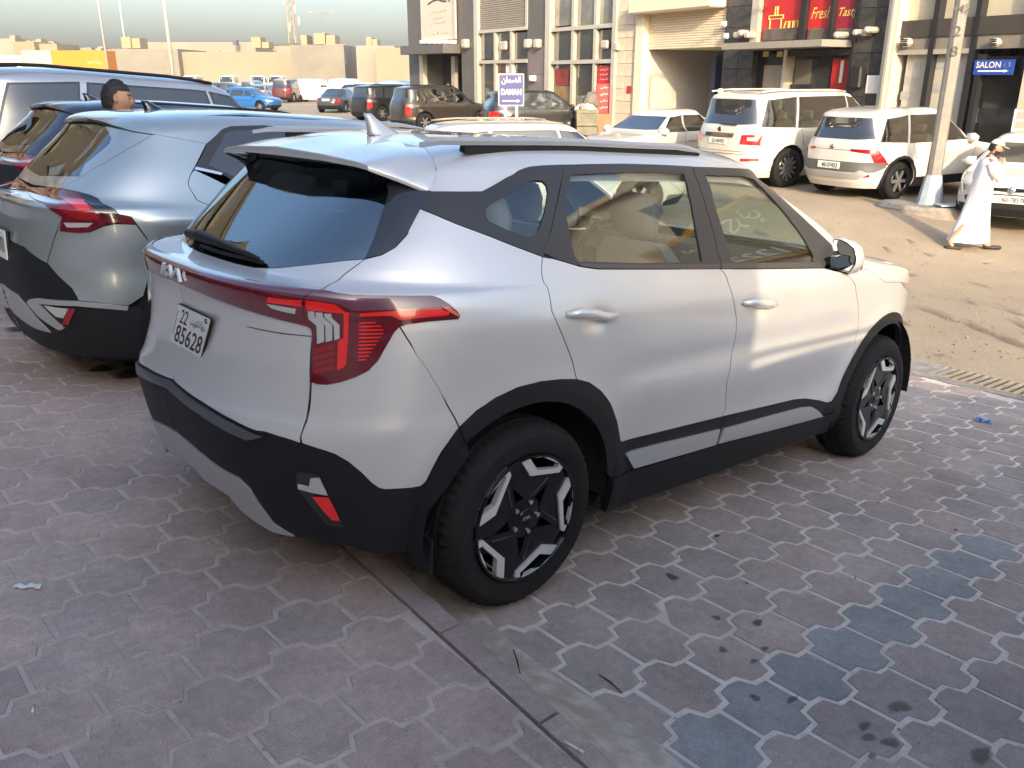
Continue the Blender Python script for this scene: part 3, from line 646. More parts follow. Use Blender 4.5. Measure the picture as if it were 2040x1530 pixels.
    P('reflector', H(zE((300, 862), (440, 872), (475, 925), (552, 1082), (480, 1076), (400, 990))), M_LAMPR, mirror='R', off=.012, step=.02, thick=.004, parent=fog)
    # tail lamp (right) -----------------------------------------------------------
    lamp = H(lamp_top, lamp_low[1:], zL((1140, 522), (1060, 662), (980, 802), (880, 907), (760, 967), (600, 1020), (460, 1045), (380, 1040), (305, 1020), (315, 800), (322, 560), (310, 480), (245, 380), (238, 290), (228, 185)))
    for mir in ('R', 'L'):
        T = P('tail_lamp', lamp, M_LAMPD, mirror=mir, off=.005, step=.014, thick=.012)
        Q = lambda nm, pts, m, o=.0085: P(nm, H(zL(*pts)), m, mirror=mir, off=o, step=.012, thick=.003, parent=T)
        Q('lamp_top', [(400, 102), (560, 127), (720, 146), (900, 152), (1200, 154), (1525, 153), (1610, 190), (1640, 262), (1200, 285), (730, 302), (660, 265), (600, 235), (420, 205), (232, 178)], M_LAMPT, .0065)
        Q('running_light', [(258, 195), (420, 215), (560, 240), (640, 300), (692, 320), (684, 600), (668, 830), (640, 872), (575, 905), (585, 600), (640, 572), (640, 328), (560, 318), (280, 292), (262, 260)], M_LAMPR)
        Q('side_light', [(800, 326), (1200, 298), (1600, 276), (1705, 318), (1690, 345), (1430, 370), (1200, 390), (1120, 350), (1000, 352), (800, 356)], M_LAMPR)
        Q('side_marker', [(1630, 268), (1690, 258), (1750, 300), (1806, 345), (1790, 362), (1715, 322)], M_LAMPO, .0095)
        rb = [(960, 412), (1015, 440), (1042, 480), (1035, 510), (1012, 545), (990, 580), (965, 618), (942, 655), (918, 692), (893, 728), (868, 765), (845, 805)]
        for i in range(11):
            y0 = 412+i*37.6; xr_ = rb[min(i, 11)][0]; xl = 797-i*1.6
            Q('light_slat', [(xl, y0), (xr_, y0-4), (xr_+4, y0+10), (xl, y0+18)], M_LAMPR, .008)
        for a, b, c, d_ in ((285, 345, 445, 375), (362, 428, 528, 462), (447, 516, 600, 548)):
            Q('reverse_light', [(a, 300+(a-285)*.15), (b, 305+(a-285)*.15), (b+8, 352+(a-285)*.1), (c, 442), (c+2, 610-(a-285)*.22), (d_+2, 634-(a-285)*.24), (d_-4, 448), (a+4, 374-(a-285)*.1)], M_LAMPW, .0095)
        for y0 in (660, 730, 800, 870):
            Q('lamp_block', [(338, y0+22), (552, y0-30), (550, y0+22), (338, y0+76)], M_LAMPM, .0075)
    # front ---------------------------------------------------------------------
    v1 = float(S.vz(1.10)); hood0 = H(zD((960, 690), (1150, 650), (1300, 770), (1390, 828), (1600, 828), (1790, 838)))
    fs = H(fend_seam[1:])
    fend = fs + arcxz(2.61, .352, .462, 168, 22, 20) + [S.from_xz(3.06, .52), S.from_xz(3.08, .70), S.from_xz(3.06, .90)] + hood0[::-1]
    P('front_fender', fend, PAINT_S, mirror='B', gap=g, step=.025)
    P('front_arch_cladding', arcxz(2.61, .352, .466, 176, 0, 24) + arcxz(2.61, .352, .405, 0, 176, 24), M_CLAD, mirror='B', step=.025, off=.006, thick=.03)
    P('arch_lower_trim', H(zC_((2025, 170), (2035, 256))) + [S.from_xz(2.20, .24), S.from_xz(2.235, .33), S.from_xz(2.16, .46)], M_CLAD, mirror='B', off=.006, step=.03, thick=.02)
    P('front_bumper', [S.from_xz(3.065, .90), S.from_xz(3.085, .70), S.from_xz(3.065, .50), S.from_xz(3.02, .36), S.from_xz(2.99, .25), (3, float(S.vz(.25))), (3, float(S.vz(.95)))], PAINT_S, mirror='C', step=.04)
    P('headlight', H(zD((1600, 835), (1700, 832), (1790, 842), (1835, 930), (1845, 1000), (1800, 965), (1690, 950), (1640, 900))), mat('headlight_lens', (.36, .30, .28), .08, coat=1.0, metal=.4), mirror='B', off=.004, step=.02, thick=.01)
    P('bonnet', hood0 + [(3, float(S.vz(.99))), (3, float(S.vz(1.15))), (2.0, float(S.vz(1.15)))], PAINT_S, mirror='C', step=.03, thick=.01)
    P('windscreen', [(3, float(S.vz(1.16))), (3, S.vt-.01), (2.35, S.vt-.01), (2.30, float(S.vz(1.16)))], M_WGLASS, mirror='C', step=.04, thick=.004)
    ap_in = [(2.34, S.vt-.01), (2.29, float(S.vz(1.16)))]
    P('windscreen_pillar', H(apil) + [(2.29, float(S.vz(1.165))), (2.34, S.vt-.004)] , PAINT_S, mirror='B', step=.03, thick=.02)
    # roof ------------------------------------------------------------------------
    seam_top = zS((480, 250), (760, 243), (990, 250), (1270, 290), (1560, 345), (1740, 385), (1800, 460), (1835, 560), (1820, 650), (1775, 735))
    roof = [q for q in H(seam_top) if q[0] >= 0]
    k0 = roof[0]
    roofp = [(0.0, k0[1])] + roof + H(wedge_top[1:], top_r[1:], top_f[1:]) + [(2.36, S.vt), (3.0, S.vt), (3.0, S.vt+.97), (0.0, S.vt+.97)]
    P('roof', roofp, PAINT_S, mirror='C', gap=0, step=.03)
    V, F, N = patch(S, [(0.0, S.vt-.02), (3.0, S.vt-.02), (3.0, S.vt+.97), (0.0, S.vt+.97)], off=-.035, thick=0, step=.06)
    make('headliner', list(V)+[(a, -b, c) for a, b, c in V], list(F)+[tuple(i+len(V) for i in f[::-1]) for f in F], M_LINER, root, True)
    for sy in (-1, 1):
        rail = MB(); foot = MB(); xs = np.linspace(-.26, 1.30, 22)
        def roofz(x, y): 
            k = abs(y)/.682; return 1.50+.112*(1-k**6)**.7-.030*float(smoothstep(.5, -.5, x))-.02*float(smoothstep(1.0, 1.5, x))
        rings = []; rb_ = []
        for i, x in enumerate(xs):
            e = min(1, (i+.25)/2.2, (len(xs)-1-i+.2)/3.5); yy = sy*(.592-.018*((x-.5)/.8)**2); zz = roofz(x, yy)
            hh = .024*min(1, (i+1.2)/2.0, (len(xs)-1-i+.35)/4.0)
            rings.append([(x, yy+a*sy, zz+hh+b) for a, b in ((-.017*e, -.010), (.017*e, -.012), (.020*e, .002), (.012*e, .013*e), (-.012*e, .013*e), (-.019*e, .004))])
        rail.loft(rings).build('roof_rail', mat('rail_satin', (.42, .44, .47), .30, metal=.3), root, angle=40)
        base = MB(); base.loft([[(x, sy*.574, roofz(x, .585)-.006), (x, sy*.604, roofz(x, .595)-.010), (x, sy*.604, roofz(x, .59)+.010), (x, sy*.578, roofz(x, .585)+.012)] for x in np.linspace(-.10, 1.16, 16)]).build('rail_base', M_CLAD, root)
    fin = MB(); fx, fz = -.055, 1.583
    prof = [(-.035, .0, .024), (-.030, .02, .022), (-.036, .05, .012), (-.040, .075, .004)]
    rings = []
    for h, xa, xb, w_2 in ((0, -.03, .135, .030), (.012, -.028, .12, .026), (.03, -.03, .075, .018), (.05, -.035, .035, .011), (.068, -.042, .0, .006), (.078, -.046, -.02, .002)):
        rings.append([(fx+xa, 0, fz+h), (fx+xa*.5+xb*.1, -w_2, fz+h), (fx+xb*.6, -w_2*.8, fz+h), (fx+xb, 0, fz+h), (fx+xb*.6, w_2*.8, fz+h), (fx+xa*.5+xb*.1, w_2, fz+h)])
    fin.loft(rings).build('antenna_fin', PAINT_S, root, smooth=True)
    # wiper, plate, badge -----------------------------------------------------------
    def on(px, off=.0):
        t, v = S.from_px(px); p = S.full(t, v); n_ = S.nrm(abs(t), v); n_ = n_*np.array([1, -1, 1]) if t < 0 else n_
        return p+n_*off
    wl = [on(p, .022) for p in zF((590, 165), (700, 190), (830, 240), (950, 285), (1060, 330), (1180, 370), (1300, 425))]
    wip = MB().tube(wl, [.017, .022, .018, .014, .011, .009, .006], 8).build('rear_wiper', M_CLAD, root, smooth=True)
    MB().tube([on(p, .010) for p in zF((690, 270), (850, 330), (1000, 370), (1150, 400), (1310, 440))], .008, 6).build('wiper_blade', M_DARK, wip, smooth=True)
    pc = [np.array(p) for p in zF((418, 850), (762, 980), (655, 1418), (334, 1205))]
    x0 = -.815; Q = [CPOS+ray(p)*((x0-CPOS[0])/ray(p)[0]) for p in pc]
    cen = sum(Q)/4; pw, ph = .30, .19; cen = np.array([cen[0], cen[1], cen[2]])
    tl, tr_, br, bl_ = Q; e1 = ((tr_-tl)+(br-bl_))/2; e2 = ((tl-bl_)+(tr_-br))/2; pw, ph = np.linalg.norm(e1), np.linalg.norm(e2); e1 /= pw; e2 /= ph; nn = np.cross(e1, e2)
    def rr_(w, h, r_, n=4):
        out = []
        for cx, cy_, a0 in ((w/2-r_, h/2-r_, 0), (-w/2+r_, h/2-r_, 90), (-w/2+r_, -h/2+r_, 180), (w/2-r_, -h/2+r_, 270)):
            out += [(cx+r_*math.cos(R(a0+90*i/n)), cy_+r_*math.sin(R(a0+90*i/n))) for i in range(n+1)]
        return out
    pl = MB().prism(rr_(pw, ph, .012), cen-nn*.014, e1, e2, nn*.010).build('number_plate', M_INK, root)
    MB().prism(rr_(pw-.008, ph-.008, .010), cen-nn*.0038, e1, e2, nn*.002).build('plate_face', M_PLATE, pl)
    K = lambda u_, v_: cen+e1*u_*pw+e2*v_*ph
    text_on('85628', pl, M_INK, K(.045, -.20), e1, e2, w=pw*.80, h=ph*.45, name='plate_number', bold=.012, off=-.001)
    text_on('22', pl, M_INK, K(-.205, .25), e1, e2, w=pw*.22, h=ph*.34, name='plate_number', bold=.008, off=-.001)
    text_on('\u0627\u0644\u0643\u0648\u064a\u062a' if False else '\ufe96\ufbfe\ufeee\ufedc\ufedf\ufe8d', pl, M_INK, K(.12, .22), e1, e2, w=pw*.24, h=ph*.22, name='plate_lettering', bold=.006, off=-.001)
    text_on('\ufe94\ufedf\ufeed\ufea9', pl, M_INK, K(.345, .22), e1, e2, w=pw*.16, h=ph*.24, name='plate_lettering', bold=.006, off=-.001)
    text_on('KUWAIT', pl, M_INK, K(-.425, .02), -e2, e1, w=ph*.62, h=pw*.045, name='plate_lettering', bold=.004, off=-.001)
    MB().lathe([(.004, 0), (.009, 0), (.009, .001)], K(.40, .40)-nn*.0005, tuple(nn), 14).build('plate_bolt', M_INK, pl)
    # maker's letters on the light bar
    kb = MB(); ka, kc, kd = on(zF((312, 480))[0], .012), on(zF((490, 560))[0], .012), None
    e1 = kc-ka; L = np.linalg.norm(e1); e1 = e1/L; e2 = np.array([0, 0, 1.0]); e2 = e2-e1*(e2 @ e1); e2 /= np.linalg.norm(e2); nn = np.cross(e1, e2)
    for st in KIA_STROKES:
        for a, b in zip(st, st[1:]):
            a = np.array(a); b = np.array(b); d = (b-a)/np.linalg.norm(b-a); n_ = np.array([-d[1], d[0]])*.10; a = a-d*.04; b = b+d*.04
            kb.prism([tuple(a-n_), tuple(b-n_), tuple(b+n_), tuple(a+n_)], ka-e2*.016-nn*.004, e1*(L/2.3), e2*.036, nn*.010)
    kb.build('badge', mat('badge_silver', (.72, .73, .75), .3, metal=.4), bar)
    # door handles, mirrors -----------------------------------------------------------
    for sy in (-1, 1):
        for pts in (zW((205, 985), (250, 972), (330, 972), (420, 975), (490, 982)), zW((1255, 912), (1290, 902), (1350, 900), (1410, 904), (1447, 912))):
            cen_ = [on(p, o) for p, o in zip(pts, (.004, .026, .034, .032, .012))]
            rings = []
            for q, hh in zip(cen_, (.010, .017, .018, .017, .013)):
                rings.append([(q[0], sy*-1*(q[1]-a), q[2]+b) if sy > 0 else (q[0], q[1]-a, q[2]+b) for a, b in ((.008, -hh*.6), (.010, 0), (.006, hh*.8), (-.006, hh), (-.010, 0), (-.006, -hh))])
            MB().loft(rings).build('door_handle', PAINT_S, root, smooth=True)
        xm = 1.97; face = []
        for p in zD((700, 250), (770, 256), (860, 296), (960, 380), (988, 500), (976, 585), (905, 688), (790, 665), (655, 625), (636, 560), (648, 430), (668, 330)):
            d = ray(p); q = CPOS+d*((xm-CPOS[0])/d[0]); face.append(q)
        face = np.array(face); c_ = face.mean(0); fl = (lambda q: (q[0], -q[1], q[2])) if sy > 0 else (lambda q: tuple(q))
        ring = lambda s_, dx, sh=0: [fl(c_+(f-c_)*s_+np.array([dx, sh, 0])) for f in face]
        mir = MB().loft([ring(1.0, .0), ring(1.10, .004), ring(1.13, .03), ring(1.10, .07), ring(.92, .115, .01), ring(.55, .15, .02), ring(.1, .165, .03)]).build('door_mirror', PAINT_S, root, smooth=True)
        MB().loft([ring(1.02, -.002), ring(1.06, .01)]).build('mirror_rim', M_BLACKG, mir)
        MB().loft([ring(.96, -.004), ring(.97, .004)]).build('mirror_glass', M_MIRR, mir)
        st_ = [np.array((1.99, -.80, 1.135)), np.array((2.01, -.87, 1.135)), np.array((2.02, -.95, 1.12))]
        MB().loft([[fl(q+np.array((a, 0, b))) for a, b in ((-.03, -.035), (.05, -.03), (.05, .025), (-.03, .03))] for q in st_]).build('mirror_arm', M_BLACKG, mir)
    # wheels, wells, underside, cabin ---------------------------------------------------
    for x in (0, 2.61):
        for sd_ in (-1, 1):
            hero_wheel(root, x, sd_, R(2) if x > 1 else 0)
            V = []; n = 20
            for yy in (.875, .60):
                for i in range(n+1): a = R(-6+192*i/n); V.append((x+.43*math.cos(a), sd_*yy, .352+.43*math.sin(a)))
            F = [(i, i+1, n+2+i, n+1+i) for i in range(n)]; V.append((x, sd_*.60, .352)); F += [(n+1+i, n+2+i, len(V)-1) for i in range(n)]
            make('wheel_well', V, F, M_DARK, root, True)
    for sd_ in (-1, 1):
        MB().box((-.40, sd_*.80, .31), (.012, .17, .12), 0).build('mud_flap', M_CLAD, root)
    ub = MB().box((1.35, 0, .31), (3.5, 1.16, .14)).box((1.3, 0, .30), (1.7, 1.62, .10)).box((-.42, 0, .50), (.5, 1.2, .16))
    ub.build('underbody', M_DARK, root)
    V, F, N = patch(S, [(0, float(S.vz(.42))), (.9, float(S.vz(.36))), (1.05, .05), (3, .06), (3, float(S.vz(1.05))), (2, float(S.vz(1.08))), (1, float(S.vz(1.08))), (0, float(S.vz(1.07)))], off=-.028, thick=0, step=.06,
                    holes=[arcxz(0, .36, .43, -20, 185, 20), arcxz(2.61, .36, .43, -20, 200, 20)])
    make('body_shell', list(V)+[(a, -b, c) for a, b, c in V], list(F)+[tuple(i+len(V) for i in f[::-1]) for f in F], M_DARK, root, True)
    MB().box((1.1, 0, .42), (2.4, 1.5, .06)).build('cabin_floor', M_DASH, root)
    def seat(x, y, w, back, mm, hr=True):
        s_ = MB(); s_.box((x+.25, y, .62), (.50, w, .16), 0, .05)
        rings = []
        for h, dx, ww, dd in ((.58, .0, .94, .14), (.75, -.05, 1.0, .15), (.95, -.11, 1.0, .13), (1.12, -.17, .92, .10), (1.19, -.19, .70, .07)):
            xx = x+dx; rings.append([(xx-dd/2, y-w*ww/2+.03, h), (xx-dd/2, y+w*ww/2-.03, h), (xx, y+w*ww/2, h), (xx+dd/2, y+w*ww/2-.05, h), (xx+dd/2, y-w*ww/2+.05, h), (xx, y-w*ww/2, h)])
        s_.loft(rings); o_ = s_.build('seat', mm, root, smooth=True, angle=60)
        for yy in ([y] if w < .7 else [y-.38, y, y+.38]):
            h_ = MB(); rr2 = []
            for h, ww, dd in ((1.205, .20, .05), (1.235, .25, .10), (1.32, .27, .115), (1.385, .23, .10), (1.40, .16, .05)):
                xx = x-.20-(h-1.2)*.15; rr2.append([(xx-dd/2, yy-ww/2+.03, h), (xx-dd/2, yy+ww/2-.03, h), (xx, yy+ww/2, h), (xx+dd/2, yy+ww/2-.04, h), (xx+dd/2, yy-ww/2+.04, h), (xx, yy-ww/2, h)])
            h_.loft(rr2).build('headrest', mm, o_, smooth=True)
            MB().tube([(x-.20, yy-.06, 1.15), (x-.20, yy-.06, 1.23)], .006, 6).tube([(x-.20, yy+.06, 1.15), (x-.20, yy+.06, 1.23)], .006, 6).build('headrest_post', M_CHR, o_)
    seat(1.28, -.37, .52, 1, M_SEAT); seat(1.28, .37, .52, 1, M_SEAT); seat(.40, 0, 1.26, 1, M_SEAT)
    MB().box((2.0, 0, .98), (.45, 1.45, .26), 0, .09).build('dashboard', M_DASH, root, smooth=True, angle=40)
    sw = MB(); pts = [(1.72+.05*math.cos(a), .37+.18*math.sin(a), 1.02+.17*math.cos(a)) for a in np.linspace(0, 2*math.pi, 25)]
    sw.tube(pts, .015, 8).box((1.74, .37, 1.02), (.03, .12, .09)).tube([(1.74, .37, 1.02), (1.95, .37, .95)], .03, 8).build('steering_wheel', M_DASH, root, smooth=True)
    for sd_ in (-1, 1): MB().box((1.25, sd_*.80, .80), (1.6, .04, .55), 0, .015).build('door_card', mat('door_card', (.10, .10, .10), .7), root)
    MB().box((-.38, 0, 1.05), (.50, 1.30, .03)).build('parcel_shelf', M_SEATD, root)
    return root
hero = build_hero()
# ------------------------------------------------------------------ ground, road, paving
ZR = -.384
def road_z(x, y=0):
    k = smoothstep(5.25, 6.6, x); zb = W[2, 0]/W[0, 0]*np.asarray(x)+W[2, 1]*np.clip(y, -12, 14)+.002
    return zb*(1-k)+k*_road(x, y)
def _road(x, y):
    return ZR - .05*np.clip(smoothstep(5.5, 10, x)-smoothstep(11.5, 14, x), 0, 1) - .34*smoothstep(5.2, 1.6, y)*smoothstep(6, 11, x)
def ground_mat(name, base, spots, scale, bump, rough=.9, big=.35):
    if name in MATS: return MATS[name]
    m = mat(name, base, rough, bump=bump, bscale=scale); t = m.node_tree; b = t.nodes['Principled BSDF']
    g = t.nodes.new('ShaderNodeNewGeometry')
    n1 = t.nodes.new('ShaderNodeTexNoise'); n1.inputs['Scale'].default_value = big; n1.inputs['Detail'].default_value = 9; n1.inputs['Roughness'].default_value = .7
    n2 = t.nodes.new('ShaderNodeTexNoise'); n2.inputs['Scale'].default_value = scale*.35; n2.inputs['Detail'].default_value = 4
    t.links.new(g.outputs['Position'], n1.inputs['Vector']); t.links.new(g.outputs['Position'], n2.inputs['Vector'])
    r1 = t.nodes.new('ShaderNodeValToRGB'); r1.color_ramp.elements[0].position = .35; r1.color_ramp.elements[1].position = .68
    r1.color_ramp.elements[0].color = (*[c*.80 for c in base], 1); r1.color_ramp.elements[1].color = (*[min(1, c*1.15) for c in base], 1)
    r2 = t.nodes.new('ShaderNodeValToRGB'); r2.color_ramp.elements[0].position = .42; r2.color_ramp.elements[1].position = .62
    r2.color_ramp.elements[0].color = (*spots, 1); r2.color_ramp.elements[1].color = (1, 1, 1, 1)
    mx = t.nodes.new('ShaderNodeMix'); mx.data_type = 'RGBA'; mx.blend_type = 'MULTIPLY'; mx.inputs[0].default_value = .8
    t.links.new(n1.outputs['Fac'], r1.inputs[0]); t.links.new(n2.outputs['Fac'], r2.inputs[0])
    t.links.new(r1.outputs[0], mx.inputs[6]); t.links.new(r2.outputs[0], mx.inputs[7]); t.links.new(mx.outputs[2], b.inputs['Base Color'])
    return m
M_ROAD = ground_mat('dusty_asphalt', (.40, .325, .235), (.82, .80, .78), 120, .35)
M_LOT = ground_mat('sandy_lot', (.42, .335, .23), (.85, .83, .8), 30, .2, big=.12)
S_ = 640
tag(make('ground', [(-S_, -S_, ZR-.9), (S_, -S_, ZR-.9), (S_, S_, ZR-.9), (-S_, S_, ZR-.9)], [(0, 1, 2, 3)], M_LOT), kind='structure')
xs = np.concatenate([np.concatenate([[5.245], np.linspace(5.28, 15, 44)]), np.linspace(16, 300, 50)]); ys = np.concatenate([np.linspace(-60, -8, 14), np.linspace(-7, 20, 30), np.linspace(22, 420, 70)])
V = [(x, y, float(road_z(x, y))+.012*mnoise.noise((x*.35, y*.35, 0))) for y in ys for x in xs]; nx = len(xs)
tag(make('road', V, [(j*nx+i, j*nx+i+1, (j+1)*nx+i+1, (j+1)*nx+i) for j in range(len(ys)-1) for i in range(nx-1)], M_ROAD, smooth=True), kind='structure')
def sheet(name, x0, x1, y0, y1, z, m, n=1):
    o = make(name, [(x0, y0, z), (x1, y0, z), (x1, y1, z), (x0, y1, z)], [(0, 1, 2, 3)], m); o.matrix_world = BAY; return o

# pavers ---------------------------------------------------------------------------
def paver_mat(name, cols, seed):
    m = bpy.data.materials.new(name); m.use_nodes = True; t = m.node_tree; b = t.nodes['Principled BSDF']; N = t.nodes.new; L = t.links.new
    g = N('ShaderNodeNewGeometry'); oi = N('ShaderNodeObjectInfo'); ad = N('ShaderNodeMath'); ad.operation = 'ADD'; fr = N('ShaderNodeMath'); fr.operation = 'FRACT'
    L(g.outputs['Random Per Island'], ad.inputs[0]); L(oi.outputs['Random'], ad.inputs[1]); L(ad.outputs[0], fr.inputs[0])
    rp = N('ShaderNodeValToRGB'); e = rp.color_ramp.elements; e[0].color = (*cols[0], 1); e[1].color = (*cols[-1], 1)
    for i, c in enumerate(cols[1:-1]): q = e.new((i+1)/(len(cols)-1)); q.color = (*c, 1)
    L(fr.outputs[0], rp.inputs[0])
    n1 = N('ShaderNodeTexNoise'); n1.inputs['Scale'].default_value = 1.7; n1.inputs['Detail'].default_value = 10; n1.inputs['Roughness'].default_value = .7
    n2 = N('ShaderNodeTexNoise'); n2.inputs['Scale'].default_value = 260; n2.inputs['Detail'].default_value = 3
    n3 = N('ShaderNodeTexNoise'); n3.inputs['Scale'].default_value = 30; n3.inputs['Detail'].default_value = 5
    for n_ in (n1, n2, n3): L(g.outputs['Position'], n_.inputs['Vector'])
    def mul(a, fac, lo, hi, p0=.35, p1=.65):
        r_ = N('ShaderNodeMapRange'); r_.inputs['From Min'].default_value = p0; r_.inputs['From Max'].default_value = p1; r_.inputs['To Min'].default_value = lo; r_.inputs['To Max'].default_value = hi
        L(fac, r_.inputs['Value']); h = N('ShaderNodeVectorMath'); h.operation = 'SCALE'; L(a, h.inputs[0]); L(r_.outputs[0], h.inputs['Scale']); return h.outputs[0]
    c = mul(rp.outputs[0], n1.outputs['Fac'], .78, 1.18); c = mul(c, n2.outputs['Fac'], .80, 1.20); c = mul(c, n3.outputs['Fac'], .92, 1.07)
    L(c, b.inputs['Base Color']); b.inputs['Roughness'].default_value = .86; b.inputs['Specular IOR Level'].default_value = .35
    bp = N('ShaderNodeBump'); bp.inputs['Strength'].default_value = .55; bp.inputs['Distance'].default_value = .004
    ad2 = N('ShaderNodeMath'); ad2.operation = 'ADD'; L(n2.outputs['Fac'], ad2.inputs[0]); L(n3.outputs['Fac'], ad2.inputs[1]); L(ad2.outputs[0], bp.inputs['Height']); L(bp.outputs[0], b.inputs['Normal'])
    MATS[name] = m; return m
M_PAVW = paver_mat('paver_mauve', [(.335, .266, .242), (.40, .315, .28), (.365, .296, .268), (.425, .328, .286), (.35, .284, .262)], 1)
M_PAVB = paver_mat('paver_grey', [(.335, .284, .258), (.38, .32, .288), (.345, .296, .272), (.40, .322, .28), (.355, .308, .284)], 2)
M_PAVC = paver_mat('paver_blue_grey', [(.29, .292, .287), (.30, .302, .296), (.28, .286, .284)], 3)
M_MORT2 = ground_mat('joint_dust', (.50, .43, .39), (.85, .83, .8), 60, .7, big=1.2)
M_MORT = ground_mat('joint_sand', (.66, .60, .54), (.85, .83, .8), 60, .6, big=1.2)
PX, PY = .2525, .2205                              # spacing along the bay and across it
def paver_outline(g=.0075):
    h = PX/2; up = [(-h, .080), (-.076, .084), (-.053, .135), (0, .1405), (.053, .135), (.076, .084), (h, .080)]
    poly = up[::-1] + [(x, -y) for x, y in up]     # closed outline, counter-clockwise
    return [tuple(p) for p in inset(poly, g)]
def paver_mesh(name, depth=.05, seed=0, bev=.004):
    rnd = random.Random(seed); o = paver_outline(); o = [(x+rnd.uniform(-.0016, .0016), y+rnd.uniform(-.0016, .0016)) for x, y in o]
    i_ = inset(o, bev); i_ = i_ if len(i_) == len(o) else o
    if area2(o) < 0: o = o[::-1]
    k = len(o); V = [(x, y, -.0) for x, y in i_] + [(x, y, -bev*.8) for x, y in o] + [(x, y, -depth) for x, y in o]
    F = [tuple(range(k))] + [(k+i, k+(i+1) % k, (i+1) % k, i) for i in range(k)] + [(2*k+i, 2*k+(i+1) % k, k+(i+1) % k, k+i) for i in range(k)]
    return V, F
PM = [paver_mesh('p', seed=i) for i in range(5)]
def clip_x(poly, lim):
    out = []
    for i in range(len(poly)):
        a, b = poly[i], poly[(i+1) % len(poly)]
        if a[0] <= lim: out.append(a)
        if (a[0] <= lim) != (b[0] <= lim): k = (lim-a[0])/(b[0]-a[0]); out.append((lim, a[1]+(b[1]-a[1])*k))
    return out
def cut_paver(lim, depth=.05, bev=.004):
    o = clip_x(paver_outline(), lim)
    if area2(o) < 0: o = o[::-1]
    i_ = inset(o, bev); k = len(o); V = [(x, y, 0) for x, y in i_]+[(x, y, -bev*.8) for x, y in o]+[(x, y, -depth) for x, y in o]
    return V, [tuple(range(k))]+[(k+i, k+(i+1) % k, (i+1) % k, i) for i in range(k)]+[(2*k+i, 2*k+(i+1) % k, k+(i+1) % k, k+i) for i in range(k)]
def lay(parent, name, cells, m_of, zt, nmax, lim=None):
    """cells: (x, y). The nmax that show largest are single blocks, the rest one joined part."""
    info = []
    for (x, y) in cells:
        p = np.array([x, y, zt]); d = p-CPOS; dz = d @ CF
        if dz < .2: continue
        q = project(p[None])[0]
        if not (-260 < q[0] < 2300 and 380 < q[1] < 1800): continue
        inview = (-60 < q[0] < 2100 and q[1] < 1590)
        under = (-.2 < x < 3.2 and -.55 < y < 6) or (x > -.55 and y > .5)         # hidden below parked cars
        info.append(((dz if inview and not under else dz+50), x, y))
    info.sort(); meshes = {}
    rest = {}
    for i, (dz, x, y) in enumerate(info):
        m = m_of(x, y); k = random.randrange(5); dzv = random.uniform(.0002, .0034); rz = random.uniform(-.008, .008)
        if lim is not None and x+PX/2 > lim(y)-.004:                  # block sawn to fit against the kerb
            l_ = lim(y)-.006-x
            if l_ > -PX/2+.03:
                V_, F_ = cut_paver(l_)
                if dz < 45: make(name, V_, F_, m, parent, M=Matrix.Translation((x, y, zt+dzv)))
                else: rest.setdefault(m.name, MB()).add([(x+a, y+b, zt+dzv+c) for a, b, c in V_], F_)
            continue
        if i < nmax and dz < 45:
            key = (m.name, k)
            if key not in meshes:
                me = bpy.data.meshes.new(name); me.from_pydata(PM[k][0], [], PM[k][1]); me.materials.append(m); me.update(); meshes[key] = me
            o = link(name, meshes[key], parent); o.matrix_local = Matrix.Translation((x, y, zt+dzv)) @ Matrix.Rotation(rz, 4, 'Z') @ Matrix.Rotation(random.uniform(-.011, .011), 4, 'X') @ Matrix.Rotation(random.uniform(-.011, .011), 4, 'Y')
        else:
            rest.setdefault(m.name, MB()).add([(x+a, y+b, zt+dzv+c) for a, b, c in PM[k][0]], PM[k][1])
    for mn, mb in rest.items():
        tag(mb.build('distant_'+name+'s', MATS[mn], parent), kind='stuff')
# parking bay (slopes with the cars) and the raised pavement behind it
ZP = .095                                          # height of the pavement above the bay
_ka, _kb = bay_hit((821, 1219), ZP), bay_hit((1103, 1476), ZP); _kc, _kd = bay_hit((828, 1155), ZP), bay_hit((1209, 1501), ZP)
def kxl(y): return float(_ka[0]+(_kb[0]-_ka[0])*(y-_ka[1])/(_kb[1]-_ka[1]))        # kerb, pavement side
def kxr(y): return float(_kc[0]+(_kd[0]-_kc[0])*(y-_kc[1])/(_kd[1]-_kc[1]))        # kerb, bay side
def quad_sheet(name, P, z, m):
    o = make(name, [(x, y, z) for x, y in P], [(0, 1, 2, 3)], m); o.matrix_world = BAY; return o
bay = quad_sheet('parking_bay', [(kxl(-14), -14), (4.86, -14), (4.86, 16), (kxl(16), 16)], -.0008, M_MORT); tag(bay, kind='structure')
def row_m(x, y):
    return M_PAVC if abs(y+1.735) < .06 and x < 2.2 else M_PAVB
cells = []
for j in range(-36, 20):
    yc = -1.5535-PY/2+.055+j*PY+.0; yc = -1.545+(j+.0)*PY
    for i in range(-3, 20):
        x = .202+PX*.5+i*PX+(PX/2 if j % 2 else 0)
        if kxr(yc)+.05 < x < 4.72: cells.append((x, yc))
lay(bay, 'paving_block', cells, row_m, 0.0, 300)
walk = quad_sheet('pavement', [(-9, -14), (kxl(-14), -14), (kxl(16), 16), (-9, 16)], ZP-.0018, M_MORT2); tag(walk, kind='structure')
cells = []; sc_ = (CPOS[2]-ZP)/(CPOS[2]-.05)
for j in range(-20, 34):
    yc = (CPOS[1]+(-.622-CPOS[1])*sc_)+j*PY
    for i in range(-16, 8):
        x = (CPOS[0]+(-1.338-CPOS[0])*sc_)+PX*.5+i*PX+(PX/2 if j % 2 else 0)
        if -5.6 < x < kxl(yc)+PX*.5-.03: cells.append((x, yc))
lay(walk, 'paving_block', cells, lambda x, y: M_PAVW, ZP, 280, kxl)
